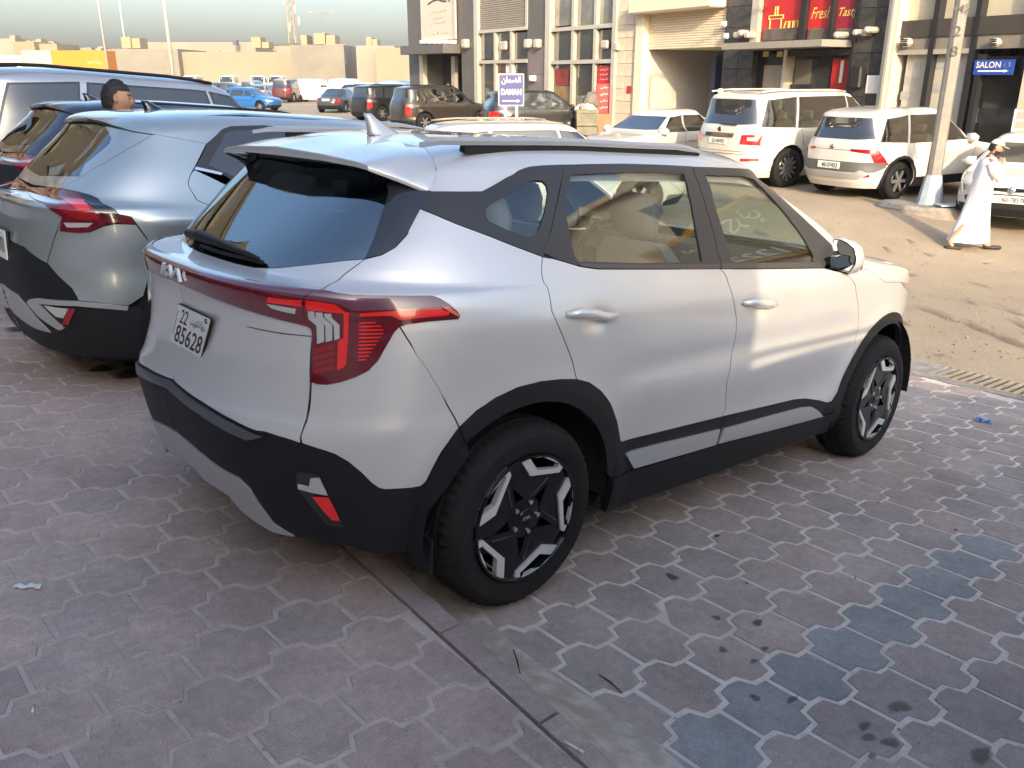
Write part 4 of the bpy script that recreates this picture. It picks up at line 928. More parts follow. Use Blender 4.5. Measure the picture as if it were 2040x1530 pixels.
# kerb: pinkish blocks laid end to end, worn edge, cement smeared at its foot
M_KERB = paver_mat('kerb_pink', [(.40, .315, .30), (.36, .295, .28), (.43, .345, .32)], 5)
M_CEM = ground_mat('smeared_cement', (.52, .465, .40), (.66, .64, .62), 34, 1.0, big=1.6)
y = -7.0; k = 0
while y < 9:
    L_ = .50+random.uniform(-.015, .015); mb = MB(); n = 6; rings = []
    for i in range(n+1):
        yy = y+.006+(L_-.012)*i/n; e = .006*mnoise.noise((yy*9, 3, 1)); e2 = .005*mnoise.noise((yy*14, 7, 1))
        x0, x1 = kxl(yy)+.012, kxr(yy)+e
        rings.append([(x0, yy, ZP-.09), (x0, yy, ZP+.001), (x1-.020, yy, ZP+.003+e2*.4), (x1-.006, yy, ZP-.004+e2), (x1, yy, ZP-.018+e2), (x1+.008, yy, -.03)])
    o = mb.loft(rings).build('kerb_block', M_KERB, walk, smooth=True, angle=40); o.matrix_parent_inverse = Matrix.Identity(4)
    y += L_; k += 1
# half blocks filling the edge rows beside the kerb
V = []; F = []; ny = 120; nxs = 9
for j in range(ny+1):
    yy = -4.2+j*5.0/ny
    for i in range(nxs+1):
        f = i/nxs; wdt = .22+.09*mnoise.noise((yy*1.4, 0, 5)); x = kxr(yy)-.01+wdt*f
        h = (ZP-.020)*smoothstep(-.95, -1.45, yy)*(1-f)**1.6 + .0045*(1-f)+.006*mnoise.noise((x*16, yy*16, 2))*(1-f)-.003*f+.0035
        V.append((x, yy, float(h)))
for j in range(ny):
    for i in range(nxs): a = j*(nxs+1)+i; F.append((a, a+1, a+nxs+2, a+nxs+1))
make('cement_fillet', V, F, M_CEM, bay, True)
# concrete strip and the drain grate at the foot of the slope
M_CONC = ground_mat('worn_concrete', (.33, .305, .275), (.7, .68, .66), 30, .9, big=1.0)
V = []; F = []; n = 180
for j in range(n+1):
    yy = -9+j*18/n; e = .035*mnoise.noise((yy*2.1, 1, 1))+.02*mnoise.noise((yy*9, 1, 4)); far_x = 4.857 if yy < -.36 else 5.285+.03*mnoise.noise((yy*5, 2, 2))
    V += [(4.735+e, yy, .0035), (4.80, yy, .005), (far_x, yy, .004)]
    if j: a = (j-1)*3; F += [(a, a+1, a+4, a+3), (a+1, a+2, a+5, a+4)]
make('concrete_strip', V, F, M_CONC, bay, True)
D0, D1 = bay_hit((1870, 756)), bay_hit((1908, 736))
gx0, gx1 = 4.862, 5.272
M_GRATE = mat('galvanised_grate', (.42, .38, .31), .5, metal=.5, var=.25, vscale=12)
gr = empty('drain_grate', BAY, 'galvanised drain grate of flat bars along the foot of the paved slope', 'drain')
MB().box(((gx0+gx1)/2, -3.50, -.13), (gx1-gx0, 6.4, .02)).build('drain_channel', M_DARK, gr)
for xx in (gx0+.01, gx1-.01): MB().box((xx, -3.50, -.018), (.020, 6.4, .05)).build('grate_frame', M_GRATE, gr)
bar_me = None
yy = -6.6
while yy < -.24:
    mb = MB().box((0, 0, 0), (gx1-gx0-.04, .024, .034))
    if bar_me is None: o = mb.build('grate_bar', M_GRATE, gr); bar_me = o.data
    else: o = link('grate_bar', bar_me, gr)
    o.location = ((gx0+gx1)/2, yy, -.008); yy += .062
# oil drips on the blocks
M_OIL = mat('oil_stain', (.055, .05, .055), .45, var=.3, vscale=30)
M_OIL2 = mat('faded_stain', (.115, .105, .095), .7, var=.25, vscale=20)
def soft(m):
    """stain that thins out towards its rim (attribute 'fade')."""
    t = m.node_tree; b = t.nodes['Principled BSDF']; o = t.nodes['Material Output']; at_ = t.nodes.new('ShaderNodeAttribute'); at_.attribute_name = 'fade'
    tr = t.nodes.new('ShaderNodeBsdfTransparent'); mx = t.nodes.new('ShaderNodeMixShader'); t.links.new(at_.outputs['Fac'], mx.inputs[0]); t.links.new(tr.outputs[0], mx.inputs[1]); t.links.new(b.outputs[0], mx.inputs[2]); t.links.new(mx.outputs[0], o.inputs[0])
for m_ in (M_OIL, M_OIL2): soft(m_)
def blot(px, rx, ry, m, z, par, seed, core=.88):
    rnd = random.Random(seed); c = bay_hit(px, z); k = 22; ph = rnd.uniform(0, 6); V = [(c[0], c[1], z+.0012)]; fade = [core]
    for q_, f_ in ((.55, core), (.85, core*.75), (1.15, 0.0)):
        for i in range(k):
            a = 2*math.pi*i/k; q = q_*(1+.20*math.sin(2*a+ph)+.12*math.sin(3*a+ph*2)+.07*math.sin(7*a+ph)); V.append((c[0]+rx*q*math.cos(a), c[1]+ry*q*math.sin(a), z+.0012)); fade.append(f_)
    F = [(0, i+1, (i+1) % k+1) for i in range(k)]+[(1+l*k+i, 1+(l+1)*k+i, 1+(l+1)*k+(i+1) % k, 1+l*k+(i+1) % k) for l in range(2) for i in range(k)]
    o = make('oil_stain', V, F, m, par); at_ = o.data.attributes.new('fade', 'FLOAT', 'POINT'); at_.data.foreach_set('value', fade)
zRr = zc(1300, 900, 1797/740)
for i, (x, y, r1, r2, m) in enumerate([(95, 605, .030, .034, M_OIL), (508, 828, .030, .026, M_OIL), (340, 958, .022, .020, M_OIL), (543, 953, .020, .018, M_OIL), (310, 407, .020, .020, M_OIL), (308, 802, .018, .022, M_OIL),
                                       (496, 1190, .024, .020, M_OIL), (675, 1198, .03, .018, M_OIL), (1025, 1325, .030, .022, M_OIL), (1045, 1380, .030, .022, M_OIL), (1150, 1405, .036, .028, M_OIL), (1062, 1470, .018, .014, M_OIL),
                                       (1195, 1232, .050, .036, M_OIL2), (1590, 1470, .052, .040, M_OIL2), (1465, 378, .016, .016, M_OIL), (455, 637, .010, .010, M_OIL), (490, 1012, .02, .016, M_OIL), (1092, 247, .014, .014, M_OIL)]):
    blot(zRr((x, y))[0], r1*.72, r2*.72, m, .0040, bay, i, .62)
M_WET = mat('wet_patch', (.030, .028, .030), .55, var=.4, vscale=6); soft(M_WET)
for i, (x, y, r1, r2) in enumerate([(150, 668, .16, .20), (215, 690, .22, .16), (265, 712, .16, .22), (120, 640, .10, .16), (60, 655, .12, .14), (270, 745, .10, .12), (200, 735, .08, .06)]):
    blot((x, y), r1, r2, M_WET, ZP+.0040, walk, 40+i, .8)
# litter ------------------------------------------------------------------------
def litter(name, px, dims, ang, m, label, cat, z=0.0, curl=.0, group=None):
    c = bay_hit(px, z); n = 7; V = []; 
    for i in range(n+1):
        f = i/n-.5
        for s_ in (-.5, .5):
            V.append((f*dims[0], s_*dims[1]*(1+.35*math.sin(i*2.3))+.25*dims[1]*math.sin(i*1.7), dims[2]+curl*abs(math.sin(i*1.9+s_))))
    k = len(V); V += [(a, b, c_-dims[2]) for a, b, c_ in V]
    F = [(2*i, 2*i+2, 2*i+3, 2*i+1) for i in range(n)] + [(k+2*i, k+2*i+1, k+2*i+3, k+2*i+2) for i in range(n)] + [(2*i, k+2*i, k+2*i+2, 2*i+2) for i in range(n)] + [(2*i+1, 2*i+3, k+2*i+3, k+2*i+1) for i in range(n)]
    o = make(name, V, F, m); o.matrix_world = BAY @ Matrix.Translation((c[0], c[1], z+.002)) @ Matrix.Rotation(ang, 4, 'Z'); tag(o, label, cat, group); return o
M_PAPER = mat('paper_scrap', (.62, .66, .64), .8, var=.1); M_BLUE = mat('blue_plastic', (.03, .20, .60), .35)
litter('paper_scrap', (55, 1172), (.085, .022, .003), R(-35), M_PAPER, 'torn pale paper strip lying on the mauve pavers', 'litter', ZP, .008)
litter('plastic_scrap', (1958, 842), (.10, .035, .008), R(-70), M_BLUE, 'small bright blue plastic scrap lying on the grey pavers', 'litter', 0, .02)
M_CIG = mat('cigarette_paper', (.66, .63, .58), .8); M_FILT = mat('cigarette_filter', (.45, .26, .11), .8)
def butt(px, ang, label, z, L_=.05):
    c = bay_hit(px, z); e = empty('cigarette_end', BAY @ Matrix.Translation((c[0], c[1], z+.006)) @ Matrix.Rotation(ang, 4, 'Z'), label, 'litter')
    MB().tube([(-L_*.5, 0, 0), (L_*.2, 0, 0)], .0038, 8).build('paper_tube', M_CIG, e, smooth=True); MB().tube([(L_*.2, 0, 0), (L_*.5, 0, 0)], .0039, 8).build('filter', M_FILT if L_ < .045 else M_CIG, e, smooth=True)
butt((1143, 1492), R(-80), 'long white cigarette end lying on the joint beside the kerb', ZP, .062)
butt((66, 1416), R(70), 'short cigarette end with tan filter on a mauve paver', ZP, .032)
butt((1352, 1111), R(20), 'stubby tan cigarette end on the grey pavers beside the rear wheel', 0, .026)
def twig(px0, px1, z, label):
    a, b = bay_hit(px0, z), bay_hit(px1, z); m_ = (a+b)/2+np.array([.006, .004, 0])
    o = MB().tube([tuple(p+np.array([0, 0, .005])) for p in (a, m_, b)], [.002, .0028, .0015], 5).build('twig', mat('twig_bark', (.022, .018, .016), .9), None, True); o.matrix_world = BAY; tag(o, label, 'twig')
twig((1022, 1297), (1036, 1345), .03, 'thin bent black twig on the cement smear by the kerb'); twig((1193, 1346), (1240, 1384), .004, 'straight dark twig on a grey paver near the kerb')
# crumbs of grit and tiny paper bits too small to pick apart
mb = MB(); rnd = random.Random(3)
for i in range(420):
    px = (rnd.uniform(0, 2040), rnd.uniform(1000, 1530)) if i > 90 else (rnd.uniform(0, 330), rnd.uniform(700, 1000))
    a = bay_hit(px, ZP); onw = a[0] < kxl(a[1])-.02; a = a if onw else bay_hit(px, 0.0)
    if not onw and (a[0] < kxr(a[1])+.03 or (a[0] > -.3 and a[1] > -.75)): continue
    r_ = rnd.uniform(.0012, .0032); mb.box((a[0], a[1], (ZP if onw else 0)+r_*.6), (r_*2*rnd.uniform(.7, 1.8), r_*2, r_*1.2), rnd.uniform(0, 3))
o = mb.build('grit', mat('grit_stone', (.33, .30, .27), .9, var=.5, vscale=3)); o.matrix_world = BAY; tag(o, 'loose grit and crumbs scattered on the pavers', 'grit', kind='stuff')

# scuffs and loose stones on the road
M_SCUFF = mat('road_scuff', (.20, .165, .125), .9, var=.2, vscale=4); soft(M_SCUFF); rnd = random.Random(21)
road_o = bpy.data.objects['road']
for i in range(26):
    px = (rnd.uniform(1500, 2040), rnd.uniform(440, 735)); c = gp(px, ZR-.1); zz = float(road_z(c[0], c[1]))+.016; k = 18; rx, ry = rnd.uniform(.03, .35), rnd.uniform(.02, .08); an = rnd.uniform(.6, 1.3); ph = rnd.uniform(0, 6); V = [(c[0], c[1], zz)]; fade = [.5]
    for q_, f_ in ((.6, .45), (1.2, 0.0)):
        for j in range(k):
            a = 2*math.pi*j/k; q = q_*(1+.25*math.sin(3*a+ph)); u_, v_ = rx*q*math.cos(a), ry*q*math.sin(a); V.append((c[0]+u_*math.cos(an)-v_*math.sin(an), c[1]+u_*math.sin(an)+v_*math.cos(an), zz)); fade.append(f_)
    o = make('road_scuff', V, [(0, j+1, (j+1) % k+1) for j in range(k)]+[(1+j, 1+k+j, 1+k+(j+1) % k, 1+(j+1) % k) for j in range(k)], M_SCUFF, road_o); at_ = o.data.attributes.new('fade', 'FLOAT', 'POINT'); at_.data.foreach_set('value', fade)
mb = MB()
for i in range(420):
    px = (rnd.uniform(1450, 2040), rnd.uniform(420, 740)); c = gp(px, ZR-.1); r_ = rnd.uniform(.003, .009); mb.box((c[0], c[1], float(road_z(c[0], c[1]))+r_*.5+.004), (r_*2, r_*1.6, r_*1.2), rnd.uniform(0, 3))
tag(mb.build('gravel', mat('gravel_stone', (.26, .21, .155), .9, var=.4, vscale=2)), 'loose gravel scattered over the sandy road', 'gravel', kind='stuff')
# ------------------------------------------------------------------ the silver crossover next to it (and its dark twin)
SPO = np.array([.17, 2.80, 0.0])
def sp_disp(x, y, z):
    d = 0*x
    for xw in (0, 2.755): d = d+.012*(1-smoothstep(.49, .54, np.hypot(x-xw, z-.36)))
    d = d+.020*np.exp(-((z-1.06)/.06)**2)*smoothstep(-.55, -.2, x)-.014*np.exp(-((z-.80)/.10)**2)
    return d*smoothstep(.55, .8, np.abs(y))
SS = CarSurf(rows=[(.22, -.78, 3.45, 2.1), (.35, -.86, 3.55, 2.1), (.5, -.905, 3.58, 2.1), (.62, -.925, 3.6, 2.1), (.72, -.93, 3.6, 2.1), (.82, -.915, 3.58, 2.1), (.95, -.895, 3.5, 2.1), (1.05, -.885, 3.2, 2.1), (1.10, -.885, 2.8, 2.1),
                   (1.125, -.865, 2.6, 2.1), (1.14, -.80, 2.4, 2.0), (1.16, -.745, 2.35, 1.95), (1.22, -.695, 2.2, 1.85), (1.34, -.60, 1.95, 1.5), (1.46, -.50, 1.6, 1.2), (1.56, -.42, 1.35, .95)],
             wz=[(.22, .86), (.35, .905), (.55, .925), (.75, .931), (.95, .932), (1.06, .924), (1.13, .905), (1.22, .868), (1.34, .82), (1.46, .766), (1.56, .715)],
             rear_n=[(.2, 3.2), (.7, 3.4), (1.1, 3.6), (1.56, 4.2)], front_n=[(.2, 3.2), (1.1, 3), (1.2, 4.5), (1.56, 5)], xc=.25, crown=.108, disp=sp_disp, roofdrop=lambda x: -.045*smoothstep(.5, -.5, x)-.02*smoothstep(1.0, 1.5, x))
zP, zQ, zR3 = zc(0, 330, 1323/320), zc(0, 180, 5.1), zc(330, 190, 1929/290)
_cache = {}
def K2(*lists):
    return SS.from_pxs(dpx([p for l in lists for p in l], 40), SPO)
def sportage(off, pm, label, z=0.0, plate=None, detail=True):
    root = empty('crossover_car', BAY @ Matrix.Translation((off[0], off[1], z)), label, 'car')
    S = SS; P = lambda name, poly, m, **k: panel(S, name, poly, m, k.pop('parent', root), **k)
    c0 = lambda zz: (0.0, float(S.vz(zz)))
    X = lambda x, zz: S.from_xz(x, zz)
    lamp_in = zP((200, 172), (350, 300), (512, 422)); seam = zP((512, 422), (440, 620), (385, 800)); g = .002
    ridge = zP((515, 192), (200, 150), (60, 115))
    low = zP((385, 805), (200, 672), (20, 575))
    P('tailgate', K2(lamp_in, seam, low) + [c0(.80), c0(1.105)] + K2(zP((60, 130))), pm, mirror='C', gap=g, step=.035)
    P('rear_bumper_skin', K2(zP((512, 428), (440, 625), (388, 802), (470, 900), (590, 1008), (628, 1075), (645, 1112), (800, 1128), (1060, 1155))) + [X(-.44, .66), X(-.40, .78), X(-.36, .90)] + K2(zP((1210, 605), (1122, 485), (950, 480), (850, 500), (740, 548), (640, 552), (494, 538))), pm, mirror='B', gap=g, step=.03)
    lt = zP((230, 178), (380, 182), (515, 194), (640, 220), (740, 243), (800, 272), (865, 325), (980, 405), (1080, 425), (1120, 482))
    lb = zP((1120, 484), (950, 472), (850, 492), (740, 546), (640, 551), (494, 536))
    T = []
    for mir in ('R', 'L'):
        t_ = P('tail_lamp', K2(lt, lb[1:], zP((513, 425), (350, 302), (205, 178))), M_LAMPD, mirror=mir, off=.004, step=.02)
        P('lamp_lens', K2(zP((520, 282), (560, 268), (700, 285), (770, 370), (832, 446), (640, 442), (505, 372))), M_LAMPM, mirror=mir, off=.008, thick=.002, step=.02, parent=t_)
        P('bright_lens', K2(zP((540, 288), (690, 292), (752, 370), (650, 372), (560, 322))), M_LAMPR, mirror=mir, off=.011, thick=.002, step=.02, parent=t_)
        P('reverse_lens', K2(zP((530, 468), (770, 472), (728, 506), (560, 510))), M_LAMPW, mirror=mir, off=.008, thick=.002, step=.02, parent=t_)
        P('lamp_cap', K2(zP((650, 228), (740, 246), (800, 278), (980, 410), (990, 452), (842, 420), (700, 285))), M_BLACKG, mirror=mir, off=.008, thick=.002, step=.02, parent=t_)
    hseam = zQ((632, 998), (830, 872), (1300, 592), (1542, 452))
    P('rear_quarter', K2(hseam, zQ((1590, 448), (1800, 485)), zR3((540, 640), (470, 780), (385, 950), (330, 1050), (300, 1150), (305, 1205), (415, 1390))) + [X(.22, .95), X(.34, .80)] + [X(.50*math.cos(R(a)), .36+.50*math.sin(R(a))) for a in range(60, 156, 8)] + K2(zP((1212, 605), (1125, 480), (1080, 423), (980, 402), (865, 322), (800, 268), (740, 240), (640, 216))), pm, mirror='B', gap=g, step=.03)
    P('arch_cladding', [X(.50*math.cos(R(a)), .36+.50*math.sin(R(a))) for a in range(2, 178, 8)] + [X(.42*math.cos(R(a)), .36+.42*math.sin(R(a))) for a in range(178, 2, -8)], M_CLAD, mirror='B', off=.006, step=.03, thick=.03)
    P('bumper_cladding', [c0(.79)] + K2(low[::-1], zP((470, 905), (590, 1012), (630, 1080), (645, 1115), (800, 1132), (1060, 1160))) + [X(-.46, .60), X(-.42, .42), X(-.44, .30), c0(.30)], M_CLAD, mirror='C', off=.002, step=.04)
    P('bumper_trim', K2(zP((238, 1122), (262, 1097), (320, 1088), (640, 1112), (1058, 1156), (1050, 1188), (640, 1150), (330, 1130), (420, 1230), (540, 1335), (500, 1348), (340, 1242))), M_SKID, mirror='B', off=.014, step=.02, thick=.012)
    P('fog_lens', K2(zP((372, 1146), (570, 1176), (530, 1252), (470, 1240))), M_LAMPW, mirror='B', off=.010, thick=.004, step=.03)
    P('reflector', K2(zP((572, 1176), (632, 1172), (575, 1300), (522, 1310), (540, 1250))), M_LAMPM, mirror='B', off=.010, thick=.004, step=.03)
    P('skid_plate', [c0(.46)] + K2(zP((20, 960), (60, 1000), (150, 1060), (230, 1150), (300, 1240), (430, 1370), (300, 1330), (150, 1225), (50, 1120))) + [c0(.30)], M_SKID, mirror='C', off=.012, step=.03, thick=.012)
    gb = zQ((20, 755), (150, 825), (400, 862), (600, 869), (800, 869)); gr_ = zQ((800, 869), (835, 800), (862, 750), (1110, 542), (1130, 490), (1105, 425), (1070, 362))
    P('rear_window', clip_t0(K2(gb, gr_[1:], zQ((850, 335), (600, 330), (560, 345), (300, 560)))), M_DGLASS, mirror='C', thick=.004, step=.04)
    P('hatch_side', K2(gr_[::-1], hseam[1:][::-1] if False else zQ((830, 872)), zQ((1300, 592), (1542, 452), (1300, 405))), pm, mirror='B', gap=.001, step=.03)
    P('tailgate_shelf', [c0(1.112)] + K2(zP((60, 112), (200, 146), (515, 188)), zQ((830, 872), (800, 872), (600, 872), (400, 866), (150, 830))) + [c0(1.15)], pm, mirror='C', gap=.001, step=.02)
    sp_top = zQ((1000, 182), (1400, 196), (1510, 250), (1570, 330), (1585, 400), (1560, 447))
    sk = [q for q in K2(sp_top)]; k0 = max(sk[0][1], S.vt+.02)
    P('rear_spoiler', [(0.0, sk[1][1])] + sk[1:] + [q for q in clip_t0(K2(zQ((1300, 405), (1070, 350), (800, 300), (480, 258)))) if q[0] >= 0] + [(0.0, S.vt-.06)], pm, mirror='C', step=.03, thick=.03, offf=lambda p, t, v: .03*smoothstep(-.15, -.45, p[:, 0])*smoothstep(1.48, 1.56, p[:, 2]))
    roofl = K2(zQ((1590, 448), (1800, 485)), zR3((540, 640), (740, 450), (860, 408), (1300, 396)))
    P('roof', [(0.0, sk[1][1])] + sk[1:] + roofl + [X(.9, 1.545), X(1.35, 1.53), (2.3, S.vt), (3.0, S.vt), (3.0, S.vt+.97), (0.0, S.vt+.97)], pm, mirror='C', step=.05)
    P('window_frame', K2(zR3((400, 945), (548, 645), (740, 452), (860, 412), (1300, 400))) + [X(.9, 1.535), X(1.35, 1.52), X(2.05, 1.16), X(1.2, 1.11), X(.5, 1.13)] + K2(zR3((700, 1015))), M_SATIN, mirror='B', off=.001, step=.05)
    P('side_window', K2(zR3((560, 930), (640, 780), (780, 510), (900, 470), (1300, 450))) + [X(.85, 1.51), X(1.25, 1.50), X(1.9, 1.18), X(1.1, 1.135), X(.5, 1.15)], mat('tinted_car_glass', (.03, .036, .042), .06, coat=1.0, spec=.8), mirror='B', off=.004, step=.05)
    P('window_trim', K2(zR3((395, 950), (750, 1030), (735, 1060), (380, 985))), M_CHR, mirror='B', off=.006, thick=.006, step=.03)
    P('side_doors', K2(zR3((380, 985), (330, 1050), (300, 1150), (305, 1205), (415, 1390))) + [X(.24, .95), X(.36, .80), X(.50, .50), X(.55, .36), X(2.2, .36), X(2.25, .7), X(2.1, 1.10), X(1.2, 1.10), X(.5, 1.12)], pm, mirror='B', gap=g, step=.05)
    P('front_end', [X(2.26, .70), X(2.21, .36)] + [X(2.755+.50*math.cos(R(a)), .36+.50*math.sin(R(a))) for a in range(176, 4, -10)] + [X(3.27, .33), (3, float(S.vz(.33))), (3, float(S.vz(1.15))), X(2.12, 1.13)], pm, mirror='C', step=.06)
    P('windscreen', [(3, float(S.vz(1.16))), (3, S.vt-.01), (2.25, S.vt-.01), (2.15, float(S.vz(1.16)))], mat('tinted_car_glass', (.03,)*3), mirror='C', step=.06)
    for sy in (-1, 1):
        rings = []
        for i, x in enumerate(np.linspace(.05, 1.65, 14)):
            e = min(1, (i+.3)/2, (13-i+.3)/2); zz = 1.615+.02*e
            rings.append([(x, sy*(.60+a*e), zz+b*e) for a, b in ((-.016, -.012), (.018, -.014), (.02, .004), (.0, .014), (-.018, .006))])
        MB().loft(rings).build('roof_rail', M_CHR if detail else M_CLAD, root, angle=40)
        MB().loft([[(x, sy*.585, 1.57), (x, sy*.612, 1.565), (x, sy*.612, 1.612), (x, sy*.588, 1.614)] for x in np.linspace(.1, 1.6, 8)]).build('rail_base', M_CLAD, root)
    fin = MB(); rings = []; fx, fz = -.03, 1.625
    for h, xa, xb, w2 in ((0, -.035, .15, .035), (.012, -.032, .13, .030), (.03, -.034, .08, .020), (.05, -.04, .03, .012), (.066, -.05, -.01, .004)):
        rings.append([(fx+xa, 0, fz+h), (fx+xa*.5+xb*.1, -w2, fz+h), (fx+xb*.6, -w2*.8, fz+h), (fx+xb, 0, fz+h), (fx+xb*.6, w2*.8, fz+h), (fx+xa*.5+xb*.1, w2, fz+h)])
    fin.loft(rings).build('antenna_fin', M_BLACKG, root, smooth=True)
    if plate:
        pl = MB().box((-.915, 0, .86), (.02, .32, .17), 0, .006).build('number_plate', M_INK, root)
        MB().box((-.926, 0, .86), (.006, .312, .162)).build('plate_face', M_PLATE, pl)
        text_on(plate, pl, M_INK, (-.930, 0, .86), (0, -1, 0), (0, 0, 1), w=.27, h=.09, name='plate_number', bold=.01)
    V, F, N = patch(S, [(0, .04), (3, .04), (3, float(S.vz(1.0))), (2, float(S.vz(1.1))), (1, float(S.vz(1.1))), (0, float(S.vz(1.10)))], off=-.03, thick=0, step=.09, holes=[[X(.43*math.cos(R(a)), .37+.43*math.sin(R(a))) for a in range(-20, 201, 12)], [X(2.755+.43*math.cos(R(a)), .37+.43*math.sin(R(a))) for a in range(-20, 201, 12)]])
    make('body_shell', list(V)+[(a, -b, c) for a, b, c in V], list(F)+[tuple(i+len(V) for i in f[::-1]) for f in F], M_DARK, root, True)
    MB().box((1.3, 0, .36), (4.0, 1.3, .2)).build('underbody', M_DARK, root)
    for x in (0, 2.755):
        for sd_ in (-1, 1): simple_wheel(root, x, sd_*.925, .362, .235, .235, sd_)
    return root
M_CARGLASS = mat('tinted_car_glass', (.03, .036, .042), .06, coat=1.0, spec=.8)
def simple_wheel(root, x, y, r_, rim, wid, sd_, spokes=6, rim_m=None, blocks=False, seg=36):
    e = empty('wheel'); e.parent = root
    e.matrix_local = Matrix.Translation((x, y, r_)) @ (Matrix.Rotation(math.pi, 4, 'Z') if sd_ > 0 else Matrix.Identity(4))
    tyre_mesh(e, r_, rim, wid, seg, blocks=False)
    MB().lathe([(rim+.002, .0), (rim-.006, -.006), (rim-.02, .004), (rim-.03, .12)], (0, 0, 0), (0, 1, 0), 32).build('rim', rim_m or M_RIMB, e, angle=40)
    mb = MB()
    mb.lathe([(.0, .012), (.05, .012), (.06, .03), (.06, .06)], (0, 0, 0), (0, 1, 0), 20)
    for i in range(spokes):
        a = 2*math.pi*i/spokes; c, s_ = math.cos(a), math.sin(a)
        P = [(.03, -.028), (rim-.01, -.018 if spokes > 8 else -.03), (rim-.01, .018 if spokes > 8 else .03), (.03, .028)]
        mb.prism([(p*c-q*s_, p*s_+q*c) for p, q in P], (0, .008, 0), (1, 0, 0), (0, 0, 1), (0, .03, 0))
    mb.build('spoke_star', mat('rim_silver', (.45, .45, .46), .35, metal=.8), e)
    MB().lathe([(0, .08), (rim-.03, .08)], (0, 0, 0), (0, 1, 0), 24).build('brake_backing', M_DARK, e)
    return e

